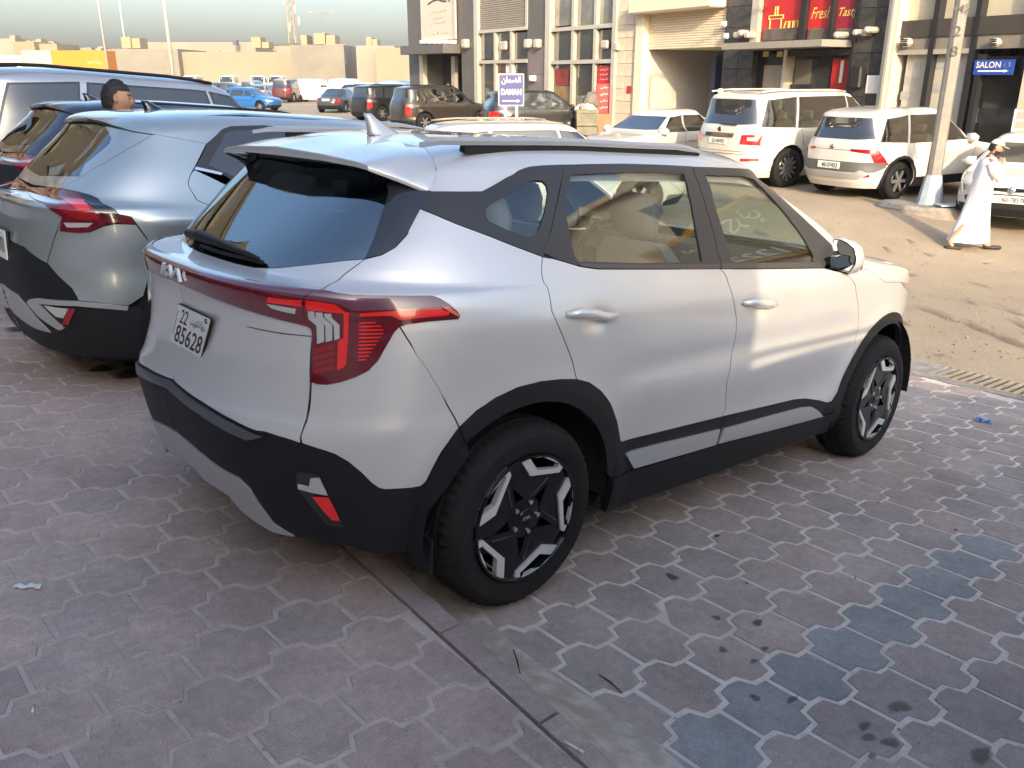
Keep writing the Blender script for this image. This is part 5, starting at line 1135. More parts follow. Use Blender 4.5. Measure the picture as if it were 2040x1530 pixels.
# ------------------------------------------------------------------ other cars: one builder, proportions per kind
def car(name, label, pos, head, kind='suv', L=4.7, Wd=1.88, Ht=1.75, wb=2.75, ro=.95, rw=.36, pm=None, cat='car', clad=None, rails=False, plate=None, plate_front=None, lamps='side', group=None, frame=None,
        glassm=None, step=.10, rimr=None, spokes=6, seams=False, mirror_m=None, belt=None, tail_bar=False, rlamp=None, roofm=None, z=None, grille=False, step_bumper=None, lower=None, see=False):
    gm = glassm or M_CARGLASS
    M = (frame or Matrix.Identity(4)) @ Matrix.Translation((pos[0], pos[1], z if z is not None else (float(road_z(pos[0], pos[1])) if frame is None else 0))) @ Matrix.Rotation(head, 4, 'Z')
    root = empty(name, M, label, cat, group)
    bz = belt or (.60*Ht if kind in ('suv', 'hatch') else .62*Ht if kind == 'sedan' else .56*Ht); hz_ = bz-.02; top = Ht-.10 if kind not in ('van', 'bus') else Ht-.12; gz = .22 if kind != 'bus' else .30
    xr0, xf0 = -ro, L-ro
    rake = {'suv': .28, 'hatch': .50, 'sedan': 1.45, 'van': .10, 'bus': .10}[kind]; hl = {'suv': 1.25, 'hatch': 1.05, 'sedan': 1.20, 'van': .80, 'bus': .55}[kind]; wsl = {'suv': .72, 'hatch': .75, 'sedan': .75, 'van': .75, 'bus': .75}[kind]
    rows = [(gz, xr0+.13, xf0-.14), (gz+.15, xr0+.04, xf0-.05), (.55, xr0, xf0), (.70, xr0+.01, xf0-.01), (bz-.16, xr0+.03, xf0-.06), (bz-.07, xr0+.045, xf0-.28)]
    if kind == 'sedan': rows += [(bz-.015, xr0+.08, xf0-hl*.65), (bz+.02, xr0+.20, xf0-hl*.9), (bz+.045, xr0+.55, xf0-hl), (bz+.10, xr0+.66, xf0-hl-.14), (top, xr0+rake, xf0-hl-wsl)]
    else: rows += [(bz-.015, xr0+.055, xf0-hl*.65), (bz+.03, xr0+.075, xf0-hl*.95), (bz+.08, xr0+.10, xf0-hl-.06), ((bz+top)/2, xr0+.10+rake*.45, xf0-hl-wsl*.5), (top, xr0+rake, xf0-hl-wsl)]
    xqb = xf0-.95
    rows = [(a, b, c, min(xqb, c-.30)) for a, b, c in rows]
    hw = Wd/2; tum = {'suv': .16, 'hatch': .19, 'sedan': .20, 'van': .10, 'bus': .06}[kind]
    wz = [(gz, hw-.07), (gz+.15, hw-.02), (.6, hw-.003), (bz-.15, hw), (bz-.04, hw-.015), (bz+.06, hw-.05), ((bz+top)/2, hw-.05-tum*.4), (top, hw-.05-tum)]
    def dsp(x, y, zz):
        d = 0*x
        for xw in (0, wb): d = d+.018*(1-smoothstep(rw+.10, rw+.16, np.hypot(x-xw, zz-rw)))
        return (d-.014*np.exp(-((zz-.62)/.10)**2))*smoothstep(hw*.6, hw*.85, np.abs(y))
    xc = max(.35, xr0+rake+.25)
    S = CarSurf(rows, wz, [(gz, 3.4), (bz, 3.8), (top, 5)], [(gz, 3), (bz, 3), (bz+.08, 4.5), (top, 5)], xc, Ht-top, dsp if kind not in ('bus',) else None, roofdrop=(lambda x: -.04*smoothstep(xr0+1.4, xr0+.2, x)-.03*smoothstep(xf0-hl-wsl-.5, xf0-hl-wsl, x)))
    X = lambda x, zz: S.from_xz(x, zz); Y = lambda y, zz: S.from_yz(y, zz); YF = lambda y, zz: S.from_yz(y, zz, True)
    P = lambda nm, poly, m, **k: panel(S, nm, poly, m, k.pop('parent', root), step=k.pop('step', step), **k)
    ra = rw+.075
    def arch(xw, r_=ra, n=10, rev=False):
        a0 = math.asin(min(1, (rw-gz-.004)/r_)); A = [math.pi+a0-(math.pi+2*a0)*i/n for i in range(n+1)]
        o = [X(xw+r_*math.cos(a), max(gz+.002, rw+r_*math.sin(a))) for a in A]; return o[::-1] if rev else o
    HOLES = []; GLZ = glass('far_side_glass', (.42, .46, .44), 1.8) if see else gm
    def win(nm, poly):
        sc = np.array([US, 1.0]); q = [tuple(np.array(p)*sc) for p in poly]; big = [tuple(np.array(p)/sc) for p in inset(q, -.020)]
        if see: HOLES.append(poly)
        WIN.append((nm, poly, big))
    WIN = []
    body = [(0.0, 0.0)] + arch(0) + arch(wb) + [(3.0, 0.0), (3.0, S.vt+.97), (0.0, S.vt+.97)]
    if roofm: P('roof_panel', [(0, S.vt), (3, S.vt), (3, S.vt+.97), (0, S.vt+.97)], roofm, mirror='C', off=.003, thick=0)
    tr_ = xr0+rake; tf = xf0-hl-wsl; zt = top-.05; zb = bz+.05
    xa = xf0-hl-.22                                   # foot of the windscreen pillar
    if kind in ('suv', 'hatch'):
        xB, xC = tf-.30, .38
        win('front_window', [X(xB, zb), X(xa-.08, zb+.02), X(tf-.02, zt), X(xB, zt+.01)])
        win('rear_window', [X(xC-.16, zb), X(xB-.08, zb), X(xB-.08, zt+.01), X(xC-.06, zt)])
        win('quarter_window', [X(max(xr0+.42, tr_-.02), zb+.03), X(xC-.26, zb+.01), X(xC-.16, zt), X(max(xr0+.60, tr_+.20), zt-.03)])
    elif kind == 'sedan':
        xB = (tf+tr_)/2+.22
        win('front_window', [X(xB, zb), X(xa-.05, zb+.02), X(tf, zt), X(xB, zt+.01)])
        win('rear_window', [X(xr0+.98, zb+.01), X(xB-.08, zb), X(xB-.08, zt+.01), X(tr_+.08, zt)])
    elif kind == 'van':
        win('front_window', [X(tf-.35, zb), X(xa-.05, zb), X(tf+.05, zt-.12), X(tf-.35, zt-.12)])
    elif kind == 'bus':
        n = 4; xs = np.linspace(xr0+.3, tf-.1, n+1)
        for i in range(n): win('side_window', [X(xs[i]+.05, zb), X(xs[i+1]-.05, zb), X(xs[i+1]-.05, zt-.22), X(xs[i]+.05, zt-.22)])
    P('body', body, pm, mirror='C', thick=.02, holes=HOLES)
    for nm, poly, big in WIN:
        if see or step < .09: P('window_surround', big, M_SATIN, mirror='B', off=.003, thick=.004, holes=[poly])
        P(nm, poly, GLZ, mirror='B', off=.004 if not see else -.004, thick=.003)
    if see:
        for x_, ys_ in ((1.25, (-.38, .38)), (.38, (-.45, 0, .45))):
            for y_ in ys_: MB().box((x_-.05, y_, bz-.12), (.16, .46, .55), 0, .05).box((x_-.12, y_, bz+.26), (.10, .26, .18), 0, .04).build('seat', mat('far_seat', (.22, .19, .15), .8), root)
        MB().box(((L/2-ro), 0, bz-.45), (L*.7, Wd*.8, .1)).build('cabin_floor', M_DARK, root)
    if kind != 'van':
        if kind == 'sedan': za, zb2 = bz+.09, top-.02
        else: za, zb2 = bz+.10, top-.04
        wy = S.w(za)*.84; wy2 = S.w(zb2)*.80
        P('rear_screen', [(0.0, float(S.vz(za))), Y(wy*.6, za+.0), Y(wy, za+.02), Y(wy2, zb2), (0.0, float(S.vz(zb2)))], gm, mirror='C', off=.004)
    za = bz+.10; wy = S.w(za)*.86
    P('windscreen', [(3.0, float(S.vz(za))), YF(wy*.6, za), YF(wy, za+.02), YF(S.w(top-.03)*.84, top-.03), (3.0, float(S.vz(top-.03)))], gm, mirror='C', off=.004)
    # lamps
    if lamps == 'tall': tl = [Y(hw*.80, bz-.38), Y(hw*.99, bz-.40), X(xr0+.30, bz-.06), X(xr0+.30, bz+.20) if False else X(xr0+.24, bz-.02), Y(hw*.80, bz-.02)]
    elif lamps == 'thin': tl = [Y(hw*.45, bz-.10), Y(hw*.80, bz-.14), Y(hw*.86, bz-.34), Y(hw*.97, bz-.34), X(xr0+.34, bz-.07), Y(hw*.85, bz-.06), Y(hw*.45, bz-.06)]
    elif lamps == 'high': tl = [Y(hw*.74, bz-.42), Y(hw*.88, bz-.42), Y(hw*.88, bz+.0), Y(hw*.74, bz+.0)]
    else: tl = [Y(hw*.58, bz-.27), Y(hw*.88, bz-.29), X(xr0+.36, bz-.20), X(xr0+.40, bz-.10), Y(hw*.88, bz-.07), Y(hw*.60, bz-.09)]
    P('tail_lamp', tl, rlamp or M_LAMPR, mirror='B', off=.008, step=.05)
    if tail_bar: P('tail_light_bar', [(0.0, float(S.vz(bz-.12))), Y(hw*.6, bz-.12), Y(hw*.6, bz-.06), (0.0, float(S.vz(bz-.06)))], M_LAMPD, mirror='C', off=.008, step=.06)
    P('headlamp', [YF(hw*.55, bz-.30), YF(hw*.90, bz-.30), X(xf0-.40, bz-.22), X(xf0-.42, bz-.15), YF(hw*.90, bz-.16), YF(hw*.55, bz-.20)], mat('far_headlamp', (.55, .55, .52), .1, coat=1, metal=.4), mirror='B', off=.008, step=.06)
    if grille:
        P('grille', [(3.0, float(S.vz(.36))), YF(hw*.70, .36), YF(hw*.80, .52), YF(hw*.60, .60), (3.0, float(S.vz(.60)))], M_BLACKG, mirror='C', off=.006, step=.05)
        P('upper_grille', [(3.0, float(S.vz(bz-.27))), YF(hw*.55, bz-.25), YF(hw*.56, bz-.22), (3.0, float(S.vz(bz-.20)))], M_BLACKG, mirror='C', off=.006, step=.05)
    P('bumper_lower', [(0.0, .01)] + arch(0)[:1] + [X(-ra-.10, .46), Y(hw*.6, .46), (0.0, float(S.vz(.46)))], lower or clad or M_CLAD, mirror='C', off=.006)
    P('bumper_lower', [(3.0, .01)] + arch(wb)[-1:] + [X(wb+ra+.08, .40), YF(hw*.6, .40), (3.0, float(S.vz(.40)))], clad or M_CLAD, mirror='C', off=.006)
    if clad:
        for xw in (0, wb): P('arch_cladding', arch(xw, ra+.05) + arch(xw, ra, rev=True), clad, mirror='B', off=.010, step=.05)
        P('sill', [X(ra+.03, gz+.004), X(wb-ra-.03, gz+.004), X(wb-ra-.03, gz+.18), X(ra+.03, gz+.18)], clad, mirror='B', off=.010)
    if seams:
        def strip(pts, w_=.004):
            a = [np.array(X(*p)) for p in pts]
            for q0, q1 in zip(a, a[1:]):
                d = (q1-q0)*np.array([US, 1]); d /= np.linalg.norm(d); n_ = np.array([-d[1]/US, d[0]])*w_
                P('door_seam', [tuple(q0-n_), tuple(q1-n_), tuple(q1+n_), tuple(q0+n_)], M_DARK, mirror='B', off=.0025, thick=0, step=.08)
        xB = (tf+tr_)/2+.18 if kind == 'sedan' else tf-.34
        strip([(xB, gz+.12), (xB+.02, bz+.04)]); strip([(xa+.02, gz+.12), (xa+.02, bz)]); strip([(.42, .72), (.30, bz+.04)])
        for xx in (xB-.20, xa-1.02+.0):
            t_, v_ = X(xx, bz-.16); p = S.raw(t_, v_)
            for sy in (1, -1): MB().box((p[0], sy*(p[1]-.016), p[2]), (.20, .030, .030), 0, .010).build('door_handle', mirror_m or pm, root, smooth=True, angle=40)
    if rails:
        for sy in (-1, 1):
            w2 = (hw-.05-tum)*.90; xs = np.linspace(tr_+.15, tf-.25, 10)
            zz = lambda i: top+(Ht-top)*.62+.035*min(1, i/1.5, (9-i)/1.5)
            MB().tube([(x, sy*w2, zz(i)) for i, x in enumerate(xs)], .018, 6).build('roof_rail', rails if not isinstance(rails, bool) else M_CLAD, root, smooth=True)
    for sy in (-1, 1):
        t_, v_ = X(xa-.02, bz+.10); p = S.raw(t_, v_)
        m_ = MB(); m_.loft([[(p[0]+dx, sy*(-p[1]+.02+a*.20*s_), p[2]-.02+b*.16*s_) for a, b in ((0, -.4), (.5, -.5), (1, -.35), (1.05, .2), (.6, .55), (0, .5))] for dx, s_ in ((-.03, 1), (.03, 1.05), (.10, .75), (.13, .3))]).build('door_mirror', mirror_m or pm, root, smooth=True)
    if plate or step_bumper:
        x_ = float(S.raw(0.0, float(S.vz(bz-.30)))[0])
        pz = plate[1] if plate else .7
        x_ = float(S.raw(0.0, float(S.vz(pz)))[0])
        if plate:
            pl = MB().box((x_-.012, 0, pz), (.02, .50, .125), 0, .006).build('number_plate', M_PLATE, root)
            text_on(plate[0], pl, M_INK, (x_-.024, -.03, pz), (0, -1, 0), (0, 0, 1), w=.36, h=.075, name='plate_number', bold=.01)
    if plate_front:
        x_ = float(S.raw(3.0, float(S.vz(.52)))[0]); pl = MB().box((x_+.014, 0, .52), (.02, .52, .125), 0, .006).build('number_plate', M_PLATE, root)
        text_on(plate_front, pl, M_INK, (x_+.026, .06, .52), (0, 1, 0), (0, 0, 1), w=.34, h=.075, name='plate_number', bold=.01)
        em = MB().lathe([(.0, .01), (.055, .008), (.06, .0)], (float(S.raw(3.0, float(S.vz(bz-.24)))[0])+.012, 0, bz-.24), (1, 0, 0), 24).build('front_emblem', M_CHR, root, smooth=True)
    for xw in (0, wb):
        for sd_ in (-1, 1):
            simple_wheel(root, xw, sd_*(hw-.012), rw, rimr or rw*.64, .23, sd_, spokes, seg=28)
    mb = MB().box(((L/2-ro), 0, gz+.14), (L*.84, Wd*.74, .22)); mb.build('underbody', M_DARK, root)
    for xw in (0, wb):
        for sd_ in (-1, 1):
            n = 10; V = []
            for yy in (hw-.03, hw-.30):
                for i in range(n+1): a = R(-10+200*i/n); V.append((xw+(ra+.01)*math.cos(a), sd_*yy, rw+(ra+.01)*math.sin(a)))
            F = [(i, i+1, n+2+i, n+1+i) for i in range(n)]; V.append((xw, sd_*(hw-.30), rw)); F += [(n+1+i, n+2+i, len(V)-1) for i in range(n)]
            make('wheel_well', V, F, M_DARK, root)
    root['_s'] = 0; del root['_s']
    return root, S
def copy_tree(o, M=None, parent=None):
    c = o.copy(); COL.objects.link(c); c.parent = parent
    if M is not None: c.matrix_world = M
    for ch in o.children:
        copy_tree(ch, None, c)
    return c
PAINT_S2 = paint('silver_blue_paint', (.40, .46, .485), metal=.6, rough=.28)
PAINT_NAVY = paint('dark_navy_paint', (.028, .034, .050), metal=.4, rough=.3)
sportage(SPO, PAINT_S2, 'silver crossover with slanted red tail lamps and chrome bumper hooks', 0.0, '22-25701')
sportage(np.array([.62, 5.45]), PAINT_NAVY, 'dark navy crossover parked beyond the silver one with slanted lamps', .065, '10-48832', False)
WHITE = paint('white_paint', (.60, .58, .54), metal=0, rough=.4, flake=.05); PEARL = paint('pearl_white_paint', (.60, .57, .51), metal=0, rough=.4, flake=.05)
car('large_suv', 'large pale blue silver SUV with dark roof rails behind the navy crossover', (.70, 7.70), R(2), 'suv', 4.9, 1.95, 2.02, 2.85, 1.0, .39, paint('pale_blue_silver', (.42, .46, .52), metal=.5), rails=True, frame=BAY, lamps='tall', z=.0, step=.08)
# across the road, beside the shops
pt, PSf = car('large_suv', 'cream white large SUV with big chrome tailgate bar and red tail lamps', (14.9, 7.95), R(-11), 'suv', 5.16, 1.99, 1.93, 3.08, 1.12, .40, PEARL, rails=PEARL, seams=True, plate=('22-45492', .93), spokes=12, rimr=.27, step=.07, lamps='side', mirror_m=M_CHR, lower=PEARL, see=True)
def extra(root, S, nm, pts, m, mirror='B', off=.01, **k):
    return panel(S, nm, [S.from_yz(y, z) if y > 0 else (0.0, float(S.vz(z))) for y, z in pts], m, root, mirror=mirror, off=off, step=.05, **k)
extra(pt, PSf, 'chrome_bar', [(0, 1.02), (.42, 1.02), (.44, 1.09), (0, 1.09)], M_CHR, 'C', .03)
extra(pt, PSf, 'lamp_insert', [(.70, .96), (.84, .95), (.86, 1.02), (.70, 1.03)], M_LAMPW); extra(pt, PSf, 'bumper_reflector', [(.62, .55), (.86, .56), (.86, .61), (.62, .61)], M_LAMPR); extra(pt, PSf, 'bumper_ledge', [(0, .70), (.85, .70), (.85, .73), (0, .73)], PEARL, 'C', .03); extra(pt, PSf, 'tailgate_seam', [(0, .742), (.80, .742), (.80, .748), (0, .748)], M_DARK, 'C', .012, thick=0)
MB().lathe([(.0, .0), (.05, .0), (.055, .01)], (float(PSf.raw(0., float(PSf.vz(1.16)))[0])-.012, 0, 1.16), (1, 0, 0), 20).build('emblem', M_CHR, pt); MB().tube([(float(PSf.raw(0., float(PSf.vz(1.24)))[0])-.02, .0, 1.27), (float(PSf.raw(0., float(PSf.vz(1.24)))[0])-.02, -.45, 1.255)], .012, 6).build('rear_wiper', M_CLAD, pt)
mt, MSf = car('crossover_car', 'white crossover with slim red tail lamps beside the grey lamp post', (14.75, 5.45), R(-11), 'suv', 4.39, 1.81, 1.65, 2.65, .92, .345, WHITE, clad=M_CLAD, seams=True, plate=('40-57423', .62), lamps='thin', rimr=.23, step=.07, rlamp=M_LAMPM, lower=WHITE, see=True)
M_GREYB = mat('bumper_grey', (.10, .10, .10), .5)
extra(mt, MSf, 'bumper_band', [(0, .52), (.78, .52), (.86, .60), (.86, .70), (0, .70)], M_GREYB, 'C', .008); extra(mt, MSf, 'skid_bar', [(0, .40), (.60, .40), (.74, .50), (.62, .56), (.50, .50), (0, .50)], M_SKID, 'C', .02); extra(mt, MSf, 'bumper_reflector', [(.55, .42), (.74, .44), (.74, .49), (.56, .48)], M_LAMPM)
extra(mt, MSf, 'tailgate_crease', [(0, .90), (.74, .90), (.74, .905), (0, .905)], M_DARK, 'C', .004, thick=0)
xm_ = float(MSf.raw(0., float(MSf.vz(.95)))[0])-.012
for a in (90, 210, 330): MB().prism([(0, .0), (.018, .028), (0, .056), (-.018, .028)], (xm_, 0, .95), (0, math.cos(R(a-90)), math.sin(R(a-90))), (0, -math.sin(R(a-90)), math.cos(R(a-90))), (-.01, 0, 0)).build('emblem_lozenge', M_CHR, mt)
# ------------------------------------------------------------------ the shop row across the road
FA = R(79); F0 = np.array([21.0, 4.9, ZR]); FD = np.array([math.cos(FA), math.sin(FA), 0]); FN = np.array([-math.sin(FA), math.cos(FA), 0])   # along the front, out towards the road
def fs(px):                       # pixel -> (s along the front, height z) on the shop front
    p = vplane(px, F0, FA); return float((p-F0) @ FD), float(p[2])
M_GRAN = mat('black_granite', (.055, .053, .052), .28, var=.35, vscale=3, spec=.5)
M_GREYP = mat('grey_panel', (.115, .108, .10), .5, var=.12, vscale=2)
M_BEIGE = mat('beige_stone', (.62, .53, .41), .8, var=.12, vscale=2.5, bump=.3, bscale=25)
M_CREAM = mat('cream_plaster', (.74, .64, .49), .85, var=.08, vscale=1.2)
M_SHUT = mat('cream_shutter', (.74, .64, .49), .6, var=.06)
M_SHUTG = mat('grey_shutter', (.30, .27, .23), .55, var=.1)
M_ALU = mat('aluminium_frame', (.64, .58, .49), .42, metal=.4, var=.08)
M_BLKF = mat('black_frame', (.02, .02, .022), .4)
M_SHOPG = mat('dark_shop_glass', (.045, .045, .045), .10, coat=.8, spec=.8, var=.5, vscale=.9)
M_SHOPW = mat('frosted_shop_panel', (.52, .48, .40), .35, coat=.3, var=.08, vscale=1.5)
M_RED = mat('red_banner', (.50, .025, .025), .5, var=.15, vscale=2); M_BLU = mat('blue_sign_face', (.022, .075, .36), .4, var=.06); M_NAVY = mat('navy_sign_face', (.045, .05, .19), .45, var=.08)
M_WH = mat('sign_white', (.78, .77, .73), .5); M_YEL = mat('banner_yellow', (.80, .62, .16), .5)
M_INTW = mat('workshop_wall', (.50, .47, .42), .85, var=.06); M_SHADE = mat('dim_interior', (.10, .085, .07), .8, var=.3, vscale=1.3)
shop = empty('shop_building', Matrix.Translation(tuple(F0)) @ Matrix.Rotation(FA, 4, 'Z'), 'long row of shops with black granite piers, shutters and large windows', 'building')
# local frame: x along the front (to the left in the picture), y = towards the road side is +FN -> local +y
def FB(name, px, d0, d1, m, parent=None, bev=0.0, zmin=None):
    """box on the front covering the pixel rectangle, from depth d0 to d1 (positive = out of the wall)."""
    x0, y0, x1, y1 = px; ym, xm = (y0+y1)/2, (x0+x1)/2
    sa, sb = fs((x0, ym))[0], fs((x1, ym))[0]; za, zb = fs((xm, y1))[1]-ZR, fs((xm, y0))[1]-ZR
    if zmin is not None: za = zmin
    return MB().box(((sa+sb)/2, (d0+d1)/2, (za+zb)/2), (abs(sa-sb), abs(d1-d0), zb-za), 0, bev).build(name, m, parent or shop)
def FBs(name, s0, s1, z0, z1, d0, d1, m, parent=None):
    return MB().box(((s0+s1)/2, (d0+d1)/2, (z0+z1)/2), (abs(s1-s0), abs(d1-d0), z1-z0)).build(name, m, parent or shop)
sL = fs((814, 60))[0]; HB = 12.5
def SX(x, y=60): return fs((x, y))[0]
# wall bays behind everything: solid masses between the openings
def mass(x0, x1, z0, z1, m, d=-.02, back=-6): return FBs('wall_section', SX(x0), SX(x1), z0, z1, back, d, m)
zt = lambda y, x: fs((x, y))[1]-ZR
mass(812, 838, 0, HB, M_GREYP); mass(838, 918, zt(106, 878), HB, M_GREYP); mass(918, 952, 0, HB, M_GREYP)
mass(952, 1050, zt(56, 1000), HB, M_GREYP, -.30); mass(1050, 1096, 0, HB, M_GREYP); mass(1096, 1226, zt(-8, 1160), HB, M_GREYP, -.30)
mass(1226, 1278, 0, HB, M_CREAM, -.06); mass(1278, 1442, zt(95, 1360), HB, M_CREAM, -.30); mass(1442, 1502, 0, HB, M_GRAN, -.06); mass(1502, 1696, zt(97, 1600), HB, M_GRAN, -.25)
mass(1696, 1772, 0, HB, M_GRAN, -.06)
FBs('wall_section', SX(1772), -19, zt(30, 1900), HB, -6, -.30, M_CREAM); FBs('wall_section', SX(2075), -19, 0, zt(30, 1900), -6, -.05, M_BEIGE)
FBs('parapet', sL, -19, HB, HB+.5, -.4, .10, M_CREAM)
FBs('rear_mass', sL, -19, 0, HB, -9, -6.05, M_GREYP)
FBs('shop_floor', sL, -19, -.6, .12, -6, .25, M_CEM)
# shop 1: workshop entrance with awning and tall sign
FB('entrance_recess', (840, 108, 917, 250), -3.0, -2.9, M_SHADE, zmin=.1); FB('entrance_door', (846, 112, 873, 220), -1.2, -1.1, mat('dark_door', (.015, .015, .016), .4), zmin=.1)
FB('entrance_side_wall', (876, 110, 917, 220), -1.6, -1.5, M_INTW, zmin=.1); FB('entrance_post', (838, 108, 845, 220), -.2, .05, M_ALU, zmin=.1); FB('inner_post', (872, 112, 879, 220), -1.0, -.8, M_ALU, zmin=.1)
aw = FB('awning', (830, 90, 917, 108), -.05, .95, M_GREYP); 
for i in range(6): FB('spot_lamp', (848+i*11, 80, 855+i*11, 87), .02, .35, M_WH)
# shop 2: ribbed shutter above, three windows, glazed ground floor
def ribs(name, px, d, m, n, parent=None):
    x0, y0, x1, y1 = px; s0, s1 = fs((x0, (y0+y1)/2))[0], fs((x1, (y0+y1)/2))[0]; z0, z1 = zt(y1, (x0+x1)/2), zt(y0, (x0+x1)/2); mb = MB(); prof = []
    for i in range(n): h = (z1-z0)/n; prof += [(z0+i*h, d), (z0+i*h+h*.2, d+.035), (z0+i*h+h*.8, d+.035)]
    prof.append((z1, d)); k = len(prof)
    V = [(s0, b, a) for a, b in prof]+[(s1, b, a) for a, b in prof]
    return make(name, V, [(i, i+1, k+i+1, k+i) for i in range(k-1)], m, parent or shop)
ribs('roller_shutter', (953, -20, 1049, 55), -.12, M_SHUTG, 17)
FB('shutter_guide', (946, -30, 953, 190), -.25, .06, M_ALU, zmin=.1); FB('shutter_guide', (1047, -30, 1051, 56), -.2, .02, M_ALU)
FB('transom', (952, 56, 1050, 63), -.12, .03, M_ALU); FB('transom', (952, 119, 1050, 126), -.12, .03, M_ALU)
for a, b in ((954, 984), (988, 1016), (1020, 1049)):
    w_ = FB('window', (a, 64, b, 118), -.16, -.13, M_SHOPG)
    FB('shop_window', (a, 127, b, 230), -.16, -.13, M_SHOPG, zmin=.15)
for a in (984, 1016): FB('mullion', (a, 60, a+4, 230), -.14, .01, M_ALU, zmin=.12)
FB('window_poster', (1004, 125, 1022, 145), -.12, -.10, M_WH); FB('extractor_fan', (994, 82, 1008, 100), -.12, .02, M_ALU, bev=.05)
FB('door_leaf', (986, 130, 1008, 230), -.125, -.105, mat('brown_door', (.10, .05, .03), .5), zmin=.15)
for x_ in (931, 1056, 1075):
    l_ = FB('wall_lamp', (x_-4, 78, x_+5, 96), -.02, .25, M_ALU, bev=.05)
FB('wall_lamp', (1061, 150, 1068, 162), -.02, .2, M_WH, bev=.03); FB('wall_panel_joint', (1052, 88, 1090, 90), -.02, .0, M_BLKF)
# shop 3: tall glazing
FB('shutter_guide', (1089, -40, 1098, 240), -.25, .10, M_ALU, zmin=.1); FB('shutter_guide', (1222, -40, 1229, 240), -.25, .10, M_ALU, zmin=.1)
M_UPG = mat('reflective_upper_glass', (.16, .16, .14), .08, coat=.6, spec=.9, var=.6, vscale=.7)
for a, b in ((1099, 1138), (1143, 1182), (1187, 1222)):
    FB('upper_window', (a, -40, b, 51), -.18, -.14, M_UPG); FB('window', (a, 59, b, 119), -.18, -.14, M_SHOPG); FB('shop_window', (a, 129, b, 240), -.18, -.14, M_SHOPG, zmin=.15)
for a in (1138, 1182): FB('mullion', (a, -40, a+5, 240), -.16, .02, M_ALU, zmin=.12)
for y_ in (51, 119): FB('transom', (1097, y_, 1224, y_+8), -.15, .04, M_ALU)
FB('extractor_fan', (1197, 80, 1210, 97), -.13, .03, M_ALU, bev=.05)
FB('window_display', (1101, 137, 1128, 170), -.135, -.12, mat('display_red', (.22, .03, .025), .6, var=.5, vscale=3)); FB('window_display', (1103, 172, 1136, 215), -.135, -.12, mat('display_brown', (.25, .15, .07), .7, var=.6, vscale=4)); FB('window_display', (1146, 155, 1180, 190), -.135, -.12, mat('display_dark', (.06, .05, .04), .6, var=.6, vscale=4))
# beige stone pier built of blocks
def blocks(px, ny, nx, d0, d1, m, name, gap=.012):
    x0, y0, x1, y1 = px; s0, s1 = fs((x0, (y0+y1)/2))[0], fs((x1, (y0+y1)/2))[0]; z0, z1 = (0.0 if y1 > 225 else zt(y1, (x0+x1)/2)), zt(y0, (x0+x1)/2); me = None
    hh = (z1-z0)/ny; ww = (s0-s1)/nx
    for j in range(ny):
        for i in range(nx):
            if me is None: o = MB().box((0, 0, 0), (ww-gap, d1-d0, hh-gap), 0, .006).build(name, m, shop); me = o.data
            else: o = link(name, me, shop)
            o.location = (s1+ww*(i+.5), (d0+d1)/2+random.uniform(-.004, .004), z0+hh*(j+.5))
blocks((1228, -30, 1276, 262), 12, 3, -.06, .0, M_BEIGE, 'stone_block')
blocks((1443, -30, 1501, 240), 8, 2, -.06, .0, M_GRAN, 'granite_slab'); blocks((1697, -30, 1771, 260), 8, 2, -.06, .0, M_GRAN, 'granite_slab')
blocks((1052, 92, 1089, 240), 3, 1, -.02, .0, mat('mauve_panel', (.19, .16, .15), .45, var=.15), 'wall_panel')
FB('wall_light', (1229, 85, 1236, 100), .0, .16, M_ALU, bev=.02); FB('notice_plate', (1249, 171, 1258, 186), .0, .02, M_RED)
# garage
FB('garage_jamb', (1268, 20, 1282, 262), -.3, .12, M_CREAM, zmin=.0); FB('shutter_box', (1276, -12, 1442, 22), -.3, .55, M_SHUT, bev=.04)
ribs('garage_shutter', (1282, 22, 1441, 96), -.18, M_SHUT, 15)
FBs('garage_back_wall', SX(1282), SX(1442), 0.1, zt(90, 1360), -5.6, -5.5, M_INTW); FBs('garage_left_wall', SX(1276), SX(1284), .1, zt(95, 1360), -5.5, -.3, M_INTW); FBs('garage_right_wall', SX(1436), SX(1442), .1, zt(95, 1360), -5.5, -.3, M_INTW)
FBs('garage_ceiling', SX(1278), SX(1442), zt(95, 1360)+.02, zt(95, 1360)+.1, -5.5, -.3, M_INTW)
lf = FB('car_lift_post', (1326, 108, 1337, 255), -2.3, -2.0, mat('lift_blue', (.02, .045, .13), .4), zmin=.12); FB('car_lift_post', (1416, 168, 1428, 240), -2.3, -2.0, M_BLKF, zmin=.12)
# café front
FB('canopy', (1493, 84, 1694, 97), -.2, 1.15, mat('canopy_grey', (.30, .27, .23), .6, var=.1))
for a, b in ((1499, 1513), (1596, 1606), (1655, 1661), (1709, 1714)): FB('mullion', (a, -40, b, 84), -.2, .03, M_BLKF if a > 1500 else M_ALU)
FB('cafe_window', (1562, 112, 1690, 235), -.4, -.35, M_SHOPG, zmin=.3); FB('cafe_sill', (1556, 190, 1694, 240), -.4, -.02, M_GRAN, zmin=.0)
FB('window_head', (1558, 99, 1692, 111), -.4, -.05, M_BLKF); FB('window_post', (1555, 99, 1561, 240), -.4, .0, M_ALU, zmin=0)
FB('red_wall_panel', (1641, 116, 1686, 196), -.33, -.30, M_RED); FB('interior_wall', (1568, 118, 1600, 170), -.34, -.32, mat('cafe_wall', (.16, .14, .12), .7)); FB('display_case', (1562, 168, 1602, 190), -.34, -.25, M_BLKF)
FB('white_beam', (1660, 120, 1666, 165), -.29, -.27, M_WH)
